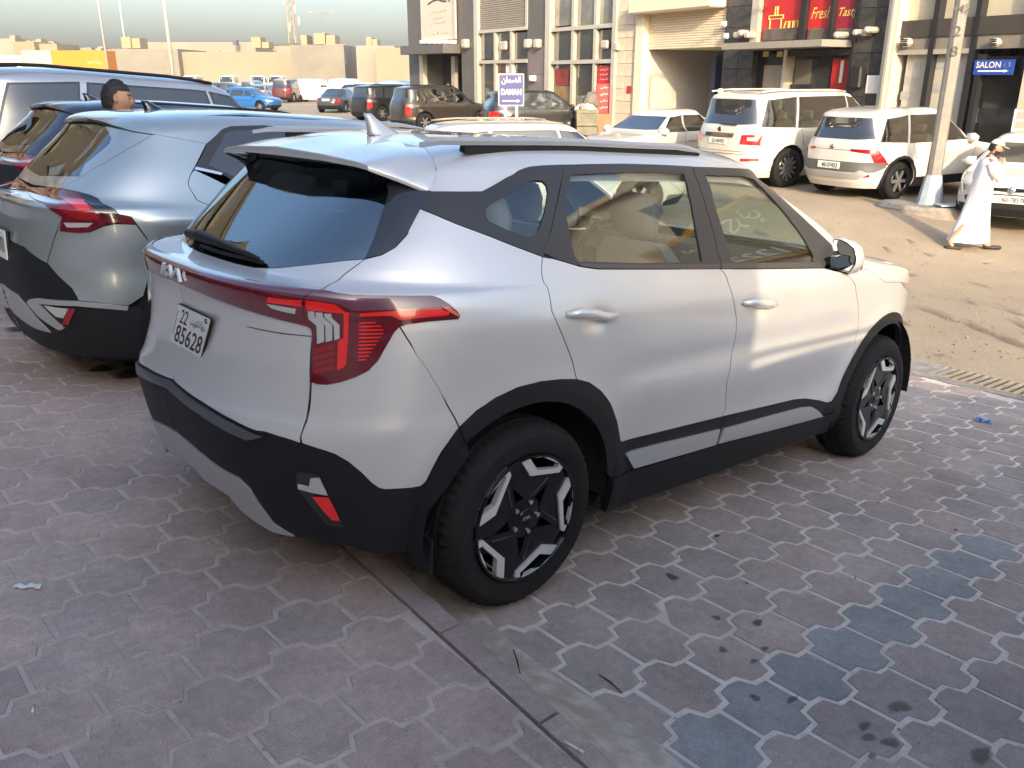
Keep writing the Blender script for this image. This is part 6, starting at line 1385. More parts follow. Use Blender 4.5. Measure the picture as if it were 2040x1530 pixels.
FB('door_frame', (1488, 108, 1556, 240), -.4, -.3, M_BLKF, zmin=.1); FB('door_pane', (1505, 130, 1545, 228), -.3, -.28, mat('door_glass_warm', (.38, .33, .25), .15, coat=.6, var=.3, vscale=1.2), zmin=.3)
for x_ in (1507, 1535): FB('door_notice', (x_, 102, x_+11, 113), -.3, -.27, M_YEL)
for x_, y_, d in ((1478, 70, .3), (1489, 66, .35), (1502, 70, .35), (1688, 70, .5), (1716, 65, .3), (1736, 66, .35), (1749, 60, .5), (1445, 48, .12), (1449, 72, .1), (1438, 182, .1)):
    FB('flood_lamp', (x_-5, y_-6, x_+5, y_+6), 0, d, M_WH if d < .2 else M_ALU, bev=.04)
FB('parking_sign', (1727, 150, 1752, 186), .0, .03, M_WH); FB('meter_box', (1703, 132, 1724, 176), .0, .22, M_BLKF, bev=.04)
# white corner pier and the glazed showroom
FB('corner_pier', (1768, -40, 1790, 240), -.4, .18, mat('pier_cream', (.60, .53, .42), .7, var=.06), zmin=0); FB('drain_pipe', (1779, -40, 1784, 240), .18, .28, M_ALU, zmin=0)
FB('fascia_band', (1792, 34, 2075, 70), -.2, .02, mat('dark_fascia', (.06, .052, .045), .4), zmin=None); FB('upper_glass', (1792, -40, 2075, 34), -.28, -.2, mat('pale_upper_panel', (.55, .49, .36), .3, coat=.4, var=.12, vscale=.8))
FB('vent_band', (1790, 70, 2075, 98), -.2, -.02, mat('grey_brown_band', (.22, .195, .16), .4, var=.12)); FB('transom', (1788, 98, 1935, 108), -.2, .04, mat('transom_grey', (.36, .33, .28), .5))
for a, b in ((1790, 1832), (1843, 1900)): FB('showroom_panel', (a, 109, b+8, 260), -.22, -.16, M_SHOPW, zmin=.2)
FB('showroom_panel', (1912, 109, 1936, 270), -.22, -.16, M_SHOPW, zmin=.2)
for a, b, c in ((1862, 1846, 0), (1946, 1926, 0)): FB('mullion', ((a+b)/2-5, -40, (a+b)/2+5, 270), -.2, .05, M_BLKF, zmin=.1)
for x_ in (1812, 1990):
    f_ = FB('extractor_fan', (x_-9, 76, x_+9, 94), -.02, .22, M_ALU, bev=.07)
    for i in range(4): FB('fan_louvre', (x_-7, 78+i*4, x_+7, 80+i*4), .2, .23, M_BLKF, f_)
for x_, y_ in ((1815, 130), (1806, 160), (1798, 190), (1870, 128), (1862, 175)): FB('poster_panel', (x_-12, y_-7, x_+12, y_+9), -.16, -.15, mat('poster_grey', (.40, .40, .38), .5, var=.2))
sd0 = FB('salon_door', (1940, 112, 2032, 330), -.22, -.12, mat('salon_black_door', (.012, .012, .013), .12, coat=.6, spec=.6), zmin=.12); FB('door_frame', (1932, 108, 1942, 330), -.2, .05, M_BLKF, zmin=.1); FB('door_frame', (2030, 104, 2044, 330), -.2, .05, M_ALU, zmin=.1)
FB('door_pull', (1941, 215, 1945, 245), -.12, -.04, M_CHR)
FB('pier', (2044, -40, 2075, 330), -.3, .1, mat('pier_cream', (.6, .53, .42)), zmin=0)
# windows of the upper storey, beyond the frame but seen in reflections
for i in range(9):
    s_ = sL-3-i*5.6
    w_ = FBs('upper_floor_window', s_-1.1, s_+1.1, 8.9, 10.9, -.32, -.0, M_SHOPG)
# --- signs (things of their own)
def sign(name, px, d0, d1, m, label, frame_m=None, cat='sign'):
    x0, y0, x1, y1 = px; xm, ym = (x0+x1)/2, (y0+y1)/2; s0, s1 = fs((x0, ym))[0], fs((x1, ym))[0]; z0, z1 = fs((xm, y1))[1], fs((xm, y0))[1]
    c = F0+FD*(s0+s1)/2; M = Matrix.Translation((c[0], c[1], (z0+z1)/2)) @ Matrix.Rotation(FA+math.pi, 4, 'Z')      # local x to the right, -y out of the wall
    w, h = abs(s0-s1), z1-z0; e = empty(name, M, label, cat)
    MB().box((0, -(d0+d1)/2, 0), (w, d1-d0, h)).build('board', m, e)
    return e, w, h, -d1
def stx(e, txt, x, z, w, h, d, m, **k): return text_on(txt, e, m, (x, d, z), (1, 0, 0), (0, 0, 1), w=w, h=h, off=.006, **k)
e, w, h, d = sign('salon_sign', (1943, 119, 2022, 149), .02, .06, M_BLU, 'blue SALON sign with white arrow above a black shop door')
stx(e, 'SALON', -w*.13, h*.17, w*.62, h*.42, d, M_WH, bold=.02)
MB().prism([(-w*.38, -h*.30), (w*.28, -h*.30), (w*.28, -h*.36), (w*.40, -h*.25), (w*.28, -h*.14), (w*.28, -h*.20), (-w*.38, -h*.20)], (0, d-.004, 0), (1, 0, 0), (0, 0, 1), (0, -.004, 0)).build('arrow', M_WH, e)
MB().lathe([(0, 0), (h*.22, 0), (h*.22, .004)], (w*.34, d, h*.16), (0, -1, 0), 20).build('emblem', mat('salon_emblem', (.55, .60, .72), .5), e)
for px, txt, lab, col in (((1515, -30, 1594, 84), 'Zopp', 'red cafe banner with a yellow cup outline and looped letters', 0), ((1606, -30, 1655, 84), 'Fresh', 'red cafe banner reading Fresh in yellow script', 1), ((1661, -30, 1709, 84), 'Tasty', 'dark red cafe banner reading Tasty in yellow script', 2)):
    e, w, h, d = sign('cafe_banner', px, -.19, -.13, M_RED if col < 2 else mat('dark_red_banner', (.28, .018, .035), .5, var=.15), lab, cat='banner')
    if col: stx(e, txt, 0, h*.02, w*.80, h*.20, d, M_YEL, shear=.35)
    else:
        mb = MB(); L_ = [[(-.30, -.36), (-.30, -.08), (-.02, -.08), (-.02, -.30), (-.06, -.36)], [(-.34, -.08), (-.34, -.02), (.02, -.02), (.02, -.08)], [(-.19, -.02), (-.19, .14), (-.13, .14), (-.13, -.02)],
              [(.06, -.26), (.10, -.14), (.17, -.14), (.17, -.26)], [(.20, -.26), (.20, -.14), (.28, -.14), (.28, -.26)], [(.32, -.26), (.32, -.14), (.40, -.14), (.40, -.26)]]
        for st in L_: mb.tube([(a*w, d-.01, b*h) for a, b in st], .022, 5)
        mb.build('cup_drawing', M_YEL, e)
    MB().box((0, d-.03, -h*.36), (w*.86, .05, h*.22), 0, .02).build('dark_item', mat('banner_photo', (.10, .085, .07), .4, var=.6, vscale=3), e)
e, w, h, d = sign('workshop_sign', (842, -30, 911, 80), .05, .12, mat('sign_cream', (.62, .56, .46), .5, var=.05), 'tall cream workshop sign with a car outline in a red and blue ring')
mb = MB().tube([(w*(.05+.34*math.cos(a)), d-.01, h*(.28+.20*math.sin(a))) for a in np.linspace(-.5, 2.2, 20)], .05, 6); mb.build('ring_mark', mat('ring_blue', (.05, .06, .16), .5), e)
MB().tube([(w*(.05+.28*math.cos(a)), d-.01, h*(.27+.16*math.sin(a))) for a in np.linspace(-.2, 1.2, 14)], .05, 6).build('ring_mark', M_RED, e)
MB().tube([(-w*.26, d-.01, h*.18), (-w*.10, d-.01, h*.23), (w*.05, d-.01, h*.24), (w*.16, d-.01, h*.20), (w*.27, d-.01, h*.185)], .035, 5).build('car_outline', M_BLKF, e)
for i, (zz, ww) in enumerate(((.02, .5), (-.10, .36), (-.18, .44), (-.38, .7))): stx(e, '\ufee5\ufe8e\ufee4\ufec0\ufedf\ufe8d'[:6-i], 0, h*zz, w*ww, h*.06, d, mat('faded_ink', (.36, .32, .27), .6))
MB().box((w*.46, d-.01, 0), (w*.08, .03, h)).build('edge_band', M_ALU, e)
e, w, h, d = sign('red_shop_sign', (1188, 132, 1215, 166), -.10, -.05, M_RED, 'red sign with white lettering in the shop window above the red stand')
for i in range(3): stx(e, '\ufee1\ufeee\ufef4\ufedf\ufe8d', 0, h*(.3-.28*i), w*.6, h*.16, d, M_WH)
# sign high on the row, out of the picture, that the side window mirrors
def mirror_pt(px):
    t_, v_ = HS.from_px(px); p = HS.raw(t_, v_); n_ = HS.nrm(t_, v_); d_ = ray(px); r_ = d_-2*(d_ @ n_)*n_
    P_, D_ = W @ p, W @ r_; nn = FN; k = (nn @ (F0+FN*.3-P_))/(nn @ D_); return P_+D_*k
mq = [mirror_pt(p) for p in zW((1340, 300), (1600, 540), (1190, 640), (1130, 500))]
mc = [(float((q-F0) @ FD), float(q[2])) for q in mq]
sx0, sx1 = min(a for a, b in mc), max(a for a, b in mc); sz0, sz1 = min(b for a, b in mc), max(b for a, b in mc)
print('mirror sign at', mc)

# ------------------------------------------------------------------ street furniture before the shops
def at(px, depth):
    d = rayw(px); k = depth/(d @ (W @ CF)); return CW+d*k
VY = math.atan2((W @ CF)[1], (W @ CF)[0])          # heading of the view
# DAMAN sign on two legs
p0 = at((1018, 210), 27.0); eD = empty('direction_sign', Matrix.Translation((p0[0], p0[1], ZR)) @ Matrix.Rotation(VY-math.pi/2+R(4), 4, 'Z'), 'navy and white DAMAN sign with arrow on two posts', 'sign')
zl, zh = at((1018, 211), 27.0)[2]-ZR, at((1018, 147), 27.0)[2]-ZR; ww = np.linalg.norm(at((994, 178), 27.0)-at((1045, 178), 27.0)); zm, hh = (zl+zh)/2, zh-zl
MB().box((0, 0, zm), (ww, .12, hh), 0, .01).build('board', M_WH, eD); MB().box((0, -.066, zm), (ww*.93, .02, hh*.93)).build('sign_face', M_NAVY, eD)
for sx in (-.22, .22): MB().tube([(sx*ww, .0, 0), (sx*ww, 0, zl+.05)], .045, 8).build('post', M_WH, eD, smooth=True)
text_on('\ufee5\ufe8e\ufee4\ufec0\ufedf\ufe8d', eD, M_WH, (0, -.078, zm+hh*.29), (1, 0, 0), (0, 0, 1), w=ww*.74, h=hh*.24, bold=.02); text_on('DAMAN', eD, M_WH, (0, -.078, zm-hh*.06), (1, 0, 0), (0, 0, 1), w=ww*.78, h=hh*.19, bold=.025)
MB().prism([(-.34*ww, -.02*hh), (.22*ww, -.02*hh), (.22*ww, -.05*hh), (.36*ww, 0), (.22*ww, .05*hh), (.22*ww, .02*hh), (-.34*ww, .02*hh)], (0, -.076, zm-hh*.34), (1, 0, 0), (0, 0, 1), (0, -.006, 0)).build('arrow', M_WH, eD)
# skip full of rubbish
p0 = at((1168, 235), 32.5); eS = empty('rubbish_skip', Matrix.Translation((p0[0], p0[1], ZR)) @ Matrix.Rotation(VY-math.pi/2, 4, 'Z'), 'olive grey steel rubbish skip heaped with pale waste', 'skip')
wS = np.linalg.norm(at((1146, 210), 32.5)-at((1190, 210), 32.5)); zS_ = at((1168, 217), 32.5)[2]-ZR
MB().loft([[(-wS*.44, -.5, .12), (wS*.44, -.5, .12), (wS*.44, .5, .12), (-wS*.44, .5, .12)], [(-wS*.5, -.6, zS_), (wS*.5, -.6, zS_), (wS*.5, .6, zS_), (-wS*.5, .6, zS_)]]).build('bin_body', mat('skip_olive', (.20, .19, .14), .6, var=.3, vscale=3), eS)
for zz in (.5, .95): MB().box((0, -.6, zz), (wS*.94, .06, .07)).build('rib', MATS['skip_olive'], eS)
for i in range(14): 
    r_ = random.uniform(.08, .17); MB().lathe([(0, -r_), (r_*.8, -r_*.5), (r_, .1*r_), (r_*.6, r_*.8), (0, r_)], (random.uniform(-wS*.4, wS*.4), random.uniform(-.5, .3), zS_+random.uniform(-.03, .08)), (0, 0, 1), 8).build('waste_bag', M_WH if i % 3 else M_SHUTG, eS)
MB().loft([[(-.2, -.3, zS_+.1), (wS*.52, -.3, zS_+.05), (wS*.52, .5, zS_+.1), (-.2, .5, zS_+.1)], [(.05, -.2, zS_+.62), (wS*.40, -.2, zS_+.55), (wS*.40, .4, zS_+.6), (.05, .4, zS_+.6)]]).build('tarp_heap', mat('tarp_brown', (.17, .155, .13), .8, var=.3, vscale=5), eS, smooth=True)
# red standing banner
p0 = at((1202, 230), 33.0); eR = empty('standing_banner', Matrix.Translation((p0[0], p0[1], ZR)) @ Matrix.Rotation(VY-math.pi/2, 4, 'Z'), 'tall red standing banner with white lettering beside the skip', 'banner')
zb, zh = at((1202, 226), 33)[2]-ZR, at((1202, 166), 33)[2]-ZR; wR = np.linalg.norm(at((1187, 200), 33)-at((1219, 200), 33))
MB().box((0, 0, (zb+zh)/2), (wR, .05, zh-zb), 0, .02).build('panel', M_RED, eR); MB().box((0, .0, zb/2), (wR*.7, .4, zb)).build('base', mat('banner_base', (.45, .16, .08), .6), eR)
for i in range(4): text_on('\ufef1\ufe8e\ufeb7' if i % 2 else '\ufef2\ufee8\ufe8e\ufeb3', eR, M_WH, (0, -.03, zh-(zh-zb)*(.14+.22*i)), (1, 0, 0), (0, 0, 1), w=wR*.5, h=(zh-zb)*.11)
# traffic cone
p0 = at((1239, 245), 33.5); eC = empty('traffic_cone', Matrix.Translation((p0[0], p0[1], ZR+.05)), 'small faded red traffic cone at the stone pier', 'cone')
MB().lathe([(.20, .03), (.17, .06), (.03, .72), (.0, .73)], (0, 0, 0), (0, 0, 1), 14).build('cone_body', M_RED, eC, smooth=True); MB().box((0, 0, .015), (.46, .46, .03)).build('base', M_RED, eC); MB().lathe([(.125, .25), (.09, .42)], (0, 0, 0), (0, 0, 1), 14).build('band', M_WH, eC)
# stone pier's leaning poles
for i, (a, b) in enumerate((((1222, 240), (1243, 160)), ((1214, 236), (1232, 190)))):
    q0, q1 = at(a, 34.0), at(b, 34.6); q0[2] = max(q0[2], ZR); o = MB().tube([tuple(q0), tuple(q1)], .04, 6).build('leaning_pole', mat('pole_wood', (.42, .33, .22), .8), None, True); tag(o, ['long pale wooden pole leaning on the stone pier', 'short pale wooden pole leaning on the stone pier'][i], 'pole')
# lamp post with stencilled numbers on its concrete island
M_POST = mat('galvanised_post', (.27, .26, .235), .5, metal=.35, var=.12, vscale=4); M_POSTB = mat('blue_grey_paint', (.40, .47, .52), .6, var=.2)
pb = at((1854, 388), 15.5); zb = float(road_z(pb[0], pb[1]))
eP = empty('lamp_post', Matrix.Translation((pb[0], pb[1], zb)) @ Matrix.Rotation(VY-math.pi/2-R(22), 4, 'Z'), 'grey tapered lamp post stencilled 442 28 on a concrete island', 'lamp post')
V8 = lambda r_, z_: [(r_*math.cos(2*math.pi*i/10), r_*math.sin(2*math.pi*i/10), z_) for i in range(10)]
MB().loft([V8(.135, .14), V8(.125, 1.0), V8(.118, 2.0), V8(.085, 9.0)]).build('shaft', M_POST, eP, smooth=True, angle=25)
MB().loft([V8(.24, .12), V8(.22, .18), V8(.145, .60), V8(.139, .64)]).build('base_cover', M_POSTB, eP, smooth=True, angle=25)
isl = MB(); isl.loft([[(.75*math.cos(a)*1.15, .55*math.sin(a), z_) if k else (.80*math.cos(a)*1.15, .60*math.sin(a), z_) for a in np.linspace(0, 2*math.pi, 25)[:-1]] for k, z_ in ((0, -.1), (0, .08), (1, .13))]); isl.build('concrete_island', M_CONC, eP, smooth=True, angle=40)
MB().box((.35, -.35, .17), (.55, .28, .02), R(25)).build('loose_cover', M_POSTB, eP)
MB().tube([(0, 0, 8.9), (.3, 0, 9.2), (1.6, 0, 9.35)], .04, 6).build('lamp_arm', M_POST, eP, smooth=True); MB().box((1.9, 0, 9.33), (.7, .22, .12), 0, .04).build('lamp_head', M_POST, eP)
for txt, zz, hh in (('442', 3.37, .13), ('2', 3.02, .16), ('8', 2.70, .16)): text_on(txt, eP, mat('stencil_grey', (.10, .095, .085), .7), (.0, -.128, zz), (1, 0, 0), (0, 0, 1), h=hh, name='stencil')
# white steel rack at the salon corner
p0 = at((2024, 290), 18.5); eK = empty('steel_rack', Matrix.Translation((p0[0], p0[1], ZR)) @ Matrix.Rotation(VY-math.pi/2, 4, 'Z'), 'white tubular steel rack by the salon door', 'rack')
zk = at((2024, 216), 18.5)[2]-ZR
for x_ in (-.15, .15): MB().tube([(x_, 0, 0), (x_, 0, zk)], .022, 6).build('upright', M_WH, eK, smooth=True)
for i in range(8): MB().tube([(-.15, 0, .2+i*(zk-.25)/7), (.15, 0, .2+i*(zk-.25)/7)], .015, 6).build('rung', M_WH, eK, smooth=True)
# ------------------------------------------------------------------ far side: low buildings, poles, mast
def far_box(root, px, depth, thick, m, name='block', ground=True):
    x0, y0, x1, y1 = px; a, b = at((x0, y1), depth), at((x1, y1), depth); t_ = at(((x0+x1)/2, y0), depth)[2]; c = (a+b)/2; w = np.linalg.norm((b-a)[:2])
    z0 = ZR if ground else min(a[2], b[2]); fwd = np.array([math.cos(VY), math.sin(VY)])
    q = c[:2]+fwd*thick/2
    o = MB().box((q[0], q[1], (z0+t_)/2), (w, thick, t_-z0), VY-math.pi/2).build(name, m, root); return o
def fthing(name, label, px, depth): 
    return empty(name, None, label, 'building')
M_FB1 = mat('far_cream', (.26, .215, .155), .9, var=.06, vscale=.12); M_FB2 = mat('far_grey_panel', (.19, .172, .142), .8, var=.16, vscale=.25); M_FB3 = mat('far_yellow', (.26, .205, .13), .9, var=.12, vscale=.2); M_FB4 = mat('far_pale', (.26, .23, .185), .9, var=.1, vscale=.15)
M_TANK = mat('tank_cream', (.30, .235, .15), .8); M_DKW = mat('far_window', (.07, .09, .13), .2)
b1 = fthing('warehouse', 'long low cream warehouse with grey panel front and roof tanks', None, 0)
far_box(b1, (232, 98, 362, 170), 172, 30, M_FB2, 'panel_front'); far_box(b1, (362, 104, 608, 170), 174, 30, M_FB1, 'wall'); far_box(b1, (285, 84, 510, 104), 190, 20, M_FB4, 'upper_wall', True); far_box(b1, (545, 92, 590, 120), 186, 20, M_FB4, 'upper_wall')
for i in range(3): far_box(b1, (236+i*42, 100, 236+i*42+38, 150), 171.6, .5, M_FB2, 'cladding_panel', False)
far_box(b1, (604, 126, 640, 155), 172, 6, mat('far_brown', (.22, .16, .11), .8), 'annexe'); far_box(b1, (412, 100, 438, 108), 173.2, .5, mat('faded_red', (.50, .22, .15), .7), 'faded_sign', False); far_box(b1, (412, 111, 438, 117), 173.2, .5, mat('faded_red2', (.55, .38, .26), .7), 'faded_sign', False)
for px in ((243, 74, 262, 96), (264, 76, 280, 96), (502, 74, 520, 95), (522, 84, 536, 96)):
    far_box(b1, px, 178, 4, M_TANK, 'roof_tank', False)
far_box(b1, (464, 80, 471, 90), 186, 2, M_DKW, 'roof_unit', False); far_box(b1, (553, 86, 585, 93), 186, 8, mat('tree_far', (.10, .11, .06), .9), 'roof_shed', False)
b2 = fthing('office_block', 'grey beige office block with blue windows beside the lattice mast', None, 0)
far_box(b2, (585, 90, 690, 180), 158, 16, M_FB2, 'wall'); far_box(b2, (646, 88, 690, 94), 157.6, 1, M_FB4, 'parapet', False); far_box(b2, (668, 107, 690, 130), 157.4, .5, mat('blue_glass_far', (.06, .10, .20), .15, coat=.5), 'window', False); far_box(b2, (651, 103, 658, 135), 157.4, .5, M_DKW, 'window', False)
for px in ((600, 70, 612, 90), (626, 66, 648, 88), (650, 70, 668, 88)): far_box(b2, px, 164, 5, M_TANK, 'roof_tank', False)
b3 = fthing('corner_building', 'beige corner building with brown shop posters left of the shop row', None, 0)
far_box(b3, (714, 92, 790, 185), 150, 20, M_FB4, 'wall'); far_box(b3, (752, 96, 818, 185), 146, 20, M_FB1, 'wall'); far_box(b3, (763, 126, 797, 156), 145.6, .4, mat('poster_brown', (.16, .10, .06), .6), 'poster', False); far_box(b3, (799, 128, 812, 158), 145.6, .4, M_DKW, 'poster', False)
for px in ((730, 74, 741, 93), (742, 78, 752, 93)): far_box(b3, px, 152, 4, M_TANK, 'roof_tank', False)
rnd = random.Random(11)
LB = [('stepped_house', 'pale stepped house with a dark balcony recess far behind the truck', (0, 78, 46, 170), M_FB4), ('yellow_house', 'low yellow house with roof tanks beyond the lorry box', (40, 84, 82, 170), M_FB3), ('cream_house', 'cream house with twin roof boxes behind the orange board', (78, 88, 126, 170), M_FB1),
      ('flat_house', 'small flat roofed house behind the orange board end', (126, 100, 214, 170), M_FB3), ('distant_block', 'distant pale block between the lorry and the warehouse', (168, 104, 236, 170), M_FB4), ('narrow_house', 'narrow pale house between the office block and corner building', (690, 124, 722, 180), M_FB4)]
for nm, lab, px, m in LB:
    e = fthing(nm, lab, None, 0); d_ = 230+rnd.uniform(-15, 20) if px[0] < 400 else 170
    far_box(e, px, d_, 12, m, 'wall')
    for i in range(3):
        x_ = px[0]+(px[2]-px[0])*rnd.uniform(.05, .8); far_box(e, (x_, px[1]-rnd.uniform(3, 8), x_+rnd.uniform(6, 12), px[1]+1), d_+3, 3, M_TANK if i else m, 'roof_tank' if i else 'stair_box', False)
    for i in range(3):
        x_ = px[0]+(px[2]-px[0])*(.15+.28*i); far_box(e, (x_, px[1]+8, x_+5, px[1]+16), d_-.3, .4, M_DKW, 'window', False)
# lattice mast
pm_ = at((588, 120), 205); eM = empty('lattice_mast', Matrix.Translation((pm_[0], pm_[1], ZR)) @ Matrix.Rotation(.4, 4, 'Z'), 'tall steel lattice radio mast above the office block', 'mast')
M_MAST = mat('mast_steel', (.34, .27, .20), .6, metal=.3)
def mw(z): return 1.25-.016*z
legs = []
for i in range(3):
    a = 2*math.pi*i/3; MB().tube([(mw(z)*math.cos(a), mw(z)*math.sin(a), z) for z in (0, 15, 30, 45)], [.16, .14, .12, .10], 5).build('mast_leg', M_MAST, eM)
for k in range(22):
    z0, z1 = k*2.0, k*2.0+2
    for i in range(3):
        a, b = 2*math.pi*i/3, 2*math.pi*(i+1)/3
        mb = MB().tube([(mw(z0)*math.cos(a), mw(z0)*math.sin(a), z0), (mw(z1)*math.cos(b), mw(z1)*math.sin(b), z1)], .06, 4).tube([(mw(z0)*math.cos(b), mw(z0)*math.sin(b), z0), (mw(z1)*math.cos(a), mw(z1)*math.sin(a), z1)], .06, 4)
        mb.build('brace', M_MAST, eM)
for a, z in ((.3, 18), (2.4, 19), (4.3, 17), (1.0, 14), (3.4, 13), (5.2, 14.5)):
    MB().box((1.6*math.cos(a), 1.6*math.sin(a), z), (.35, .30, 1.6), a).build('antenna_panel', mat('antenna_grey', (.5, .46, .40), .6), eM)
# poles
def pole(px_b, depth, r_, h, label, lean=0, m=None, arms=False, px_t=None):
    p = at(px_b, depth); e = empty('light_pole', Matrix.Translation((p[0], p[1], ZR)), label, 'pole')
    MB().tube([(0, 0, 0), (lean*h, 0, h)], [r_, r_*.6], 8).build('shaft', m or M_POST, e, smooth=True)
    if arms:
        c, s_ = math.cos(VY-math.pi/2), math.sin(VY-math.pi/2)
        for q in (-1, 1):
            MB().tube([(0, 0, h), (q*c*1.6, q*s_*1.6, h+.2)], .06, 5).build('lamp_arm', m or M_POST, e); MB().box((q*c*2.0, q*s_*2.0, h+.2), (1.0, .4, .15), VY-math.pi/2).build('lamp_head', m or M_POST, e)
    else:
        MB().box((0, 0, h+.1), (.8, .3, .15)).build('lamp_head', m or M_POST, e)
pole((346, 160), 62, .15, 13, 'tall pale light pole in front of the warehouse', m=mat('pole_pale', (.46, .44, .40), .6))
pole((217, 150), 80, .11, 16, 'thin grey light pole by the orange board', m=mat('pole_grey2', (.36, .35, .33), .6)); pole((258, 150), 210, .22, 30, 'very tall faint mast behind the warehouse', m=mat('pole_far', (.50, .50, .47), .6))
pole((648, 150), 180, .14, 14.4, 'double armed street light beside the office block', arms=True)
# ------------------------------------------------------------------ behind and beside the photographer: the blocks that shade the pavement
M_BACK = mat('brown_render', (.30, .245, .19), .9, var=.1, vscale=.5)
sdir = np.array([math.cos(SUN_AZ), math.sin(SUN_AZ)])
edge0 = (W @ np.array([1.36, -.9, 0]))[:2]; perp = np.array([sdir[1], -sdir[0]])       # perp: to the shaded side
if perp @ np.array([-1, 0]) < 0: perp = -perp
edge = edge0+sdir*30.0+perp*.8
bA = empty('corner_block', Matrix.Translation((edge[0], edge[1], 0)) @ Matrix.Rotation(SUN_AZ+math.pi/2, 4, 'Z'), 'tall brown rendered block whose shadow covers the pavement', 'building')
def bb(nm, c, d, m, par=bA): return MB().box(c, d).build(nm, m, par)
bb('wall', (-9, -6, 8.2), (18, 12, 18.4), M_BACK)
for i in range(4):
    for j in range(5):
        w_ = bb('window', (-2.4-i*4.4, .02, 3.0+j*3.3), (2.0, .2, 1.5), M_SHOPG); bb('sill', (-2.4-i*4.4, .10, 2.2+j*3.3), (2.3, .34, .10), M_CREAM, bA)
bb('cornice', (-9, -6, 17.2), (18.3, 12.3, .3), M_BACK)
bB = empty('apartment_block', Matrix.Translation((3.2, 27, 0)), 'brown apartment block with balconies at the end of the parking row', 'building')
M_BACK2 = mat('dark_brown_render', (.10, .078, .056), .9, var=.15, vscale=.5)
bb('wall', (-15, 6, 6.2), (30, 12, 13.4), M_BACK2, bB)
for i in range(8):
    for j in range(4):
        bb('window', (-2.2-i*3.6, -.03, 2.0+j*3.0), (1.5, .2, 1.5), M_SHOPG, bB)
        if i % 2 == 0: bb('balcony', (-2.2-i*3.6, -.6, 1.0+j*3.0), (2.6, 1.1, .9), mat('balcony_tan', (.20, .15, .10), .85, var=.1), bB)
bb('parapet', (-15, 6, 13), (30.3, 12.3, .4), M_BACK2, bB); bb('stair_tower', (-8, 4, 14.4), (5, 5, 2.6), M_BACK2, bB); bb('stair_tower', (-19, 4, 14.2), (4, 5, 2.2), MATS['balcony_tan'], bB)

# out-of-view pier added to block the sun: its straight edge throws the sharp shadow line on the silver doors
ep = edge0+sdir*6.6
pr = empty('shadow_pier', Matrix.Translation((ep[0], ep[1], 0)) @ Matrix.Rotation(SUN_AZ+math.pi/2, 4, 'Z'), 'unseen square pier added to cast the shadow edge on the silver doors', 'pier')
MB().box((-1.1, -.3, 2.6), (2.2, .6, 5.4)).build('shaft', M_BACK, pr); MB().box((-1.15, -.3, 5.4), (2.25, .7, .25)).build('cap', M_CREAM, pr)
# board on the far end of the shop row (mirrored in the front side window)
q0 = [c for c in mc[1:]]; s0, s1 = min(a for a, b in q0)-1.6, max(a for a, b in q0)+1.6; z0, z1 = min(b for a, b in q0)-1.2, max(b for a, b in q0)+.8
cS = F0+FD*(s0+s1)/2; eO = empty('phone_board', Matrix.Translation((cS[0], cS[1], (z0+z1)/2)) @ Matrix.Rotation(FA+math.pi, 4, 'Z'), 'large sand coloured board in an orange frame with a telephone number', 'sign')
wO, hO = s1-s0, z1-z0; MB().box((0, -.2, 0), (wO, .3, hO)).build('frame', mat('orange_frame', (.70, .36, .05), .5), eO); MB().box((0, -.37, 0), (wO*.92, .06, hO*.88)).build('board', mat('board_sand', (.30, .28, .19), .5, var=.1), eO)
text_on('91112226', eO, M_WH, (0, -.41, -hO*.28), (1, 0, 0), (0, 0, 1), w=wO*.7, h=hO*.2, bold=.02); text_on('\ufef2\ufe97\ufeae\ufedb \ufea9\ufee8\ufeb3', eO, M_WH, (0, -.41, hO*.22), (1, 0, 0), (0, 0, 1), w=wO*.6, h=hO*.25)

bC = empty('rear_block', Matrix.Translation((-10.5, 6, 0)), 'dark brown shop block closing the pavement behind the cars', 'building')
bb('wall', (-5, 2, 4.2), (10, 40, 9), M_BACK2, bC); bb('parapet', (-5, 2, 8.8), (10.3, 40.3, .4), M_BACK2, bC)
for i in range(9): bb('shop_window', (.03, -15+i*4.2, 1.7), (.2, 2.8, 2.4), M_SHOPG, bC)
# ------------------------------------------------------------------ remaining cars
car('saloon_car', 'white saloon facing out beside the garage opening', tuple(at((1372, 300), 22.3)[:2]), R(180), 'sedan', 4.6, 1.78, 1.44, 2.68, 1.0, .32, WHITE, seams=True, grille=True, step=.07, see=True)
car('saloon_car', 'white saloon with dark grille and plate 60-78578 behind the walking man', tuple(at((2003, 440), 14.1)[:2]-3.47*np.array([math.cos(R(192)), math.sin(R(192))])), R(192), 'sedan', 4.45, 1.76, 1.46, 2.6, .98, .32, paint('warm_white_paint', (.70, .68, .64), metal=.1, rough=.38), seams=True, grille=True, plate_front='60-78578', step=.06)
car('station_suv', 'low white SUV with roof rails seen over the silver roof', (7.3, 8.4), R(-32), 'suv', 4.6, 1.84, 1.54, 2.65, .95, .345, WHITE, rails=M_SHUTG, step=.08)
DKB = paint('black_paint', (.014, .014, .016), metal=.2, rough=.3); BRN = paint('dark_brown_paint', (.05, .042, .036), metal=.4, rough=.35)
car('dark_suv', 'dark brown SUV with tall red tail lamps before the workshop entrance', tuple(at((826, 250), 36.5)[:2]), R(-6), 'suv', 4.75, 1.87, 1.84, 2.75, .95, .38, BRN, lamps='high', step=.10, rails=True, see=True)
car('dark_suv', 'black SUV with roof rails next to the dark brown one', tuple(at((740, 238), 45)[:2]), R(6), 'suv', 4.8, 1.9, 1.80, 2.8, .95, .38, DKB, lamps='high', step=.12, rails=True)
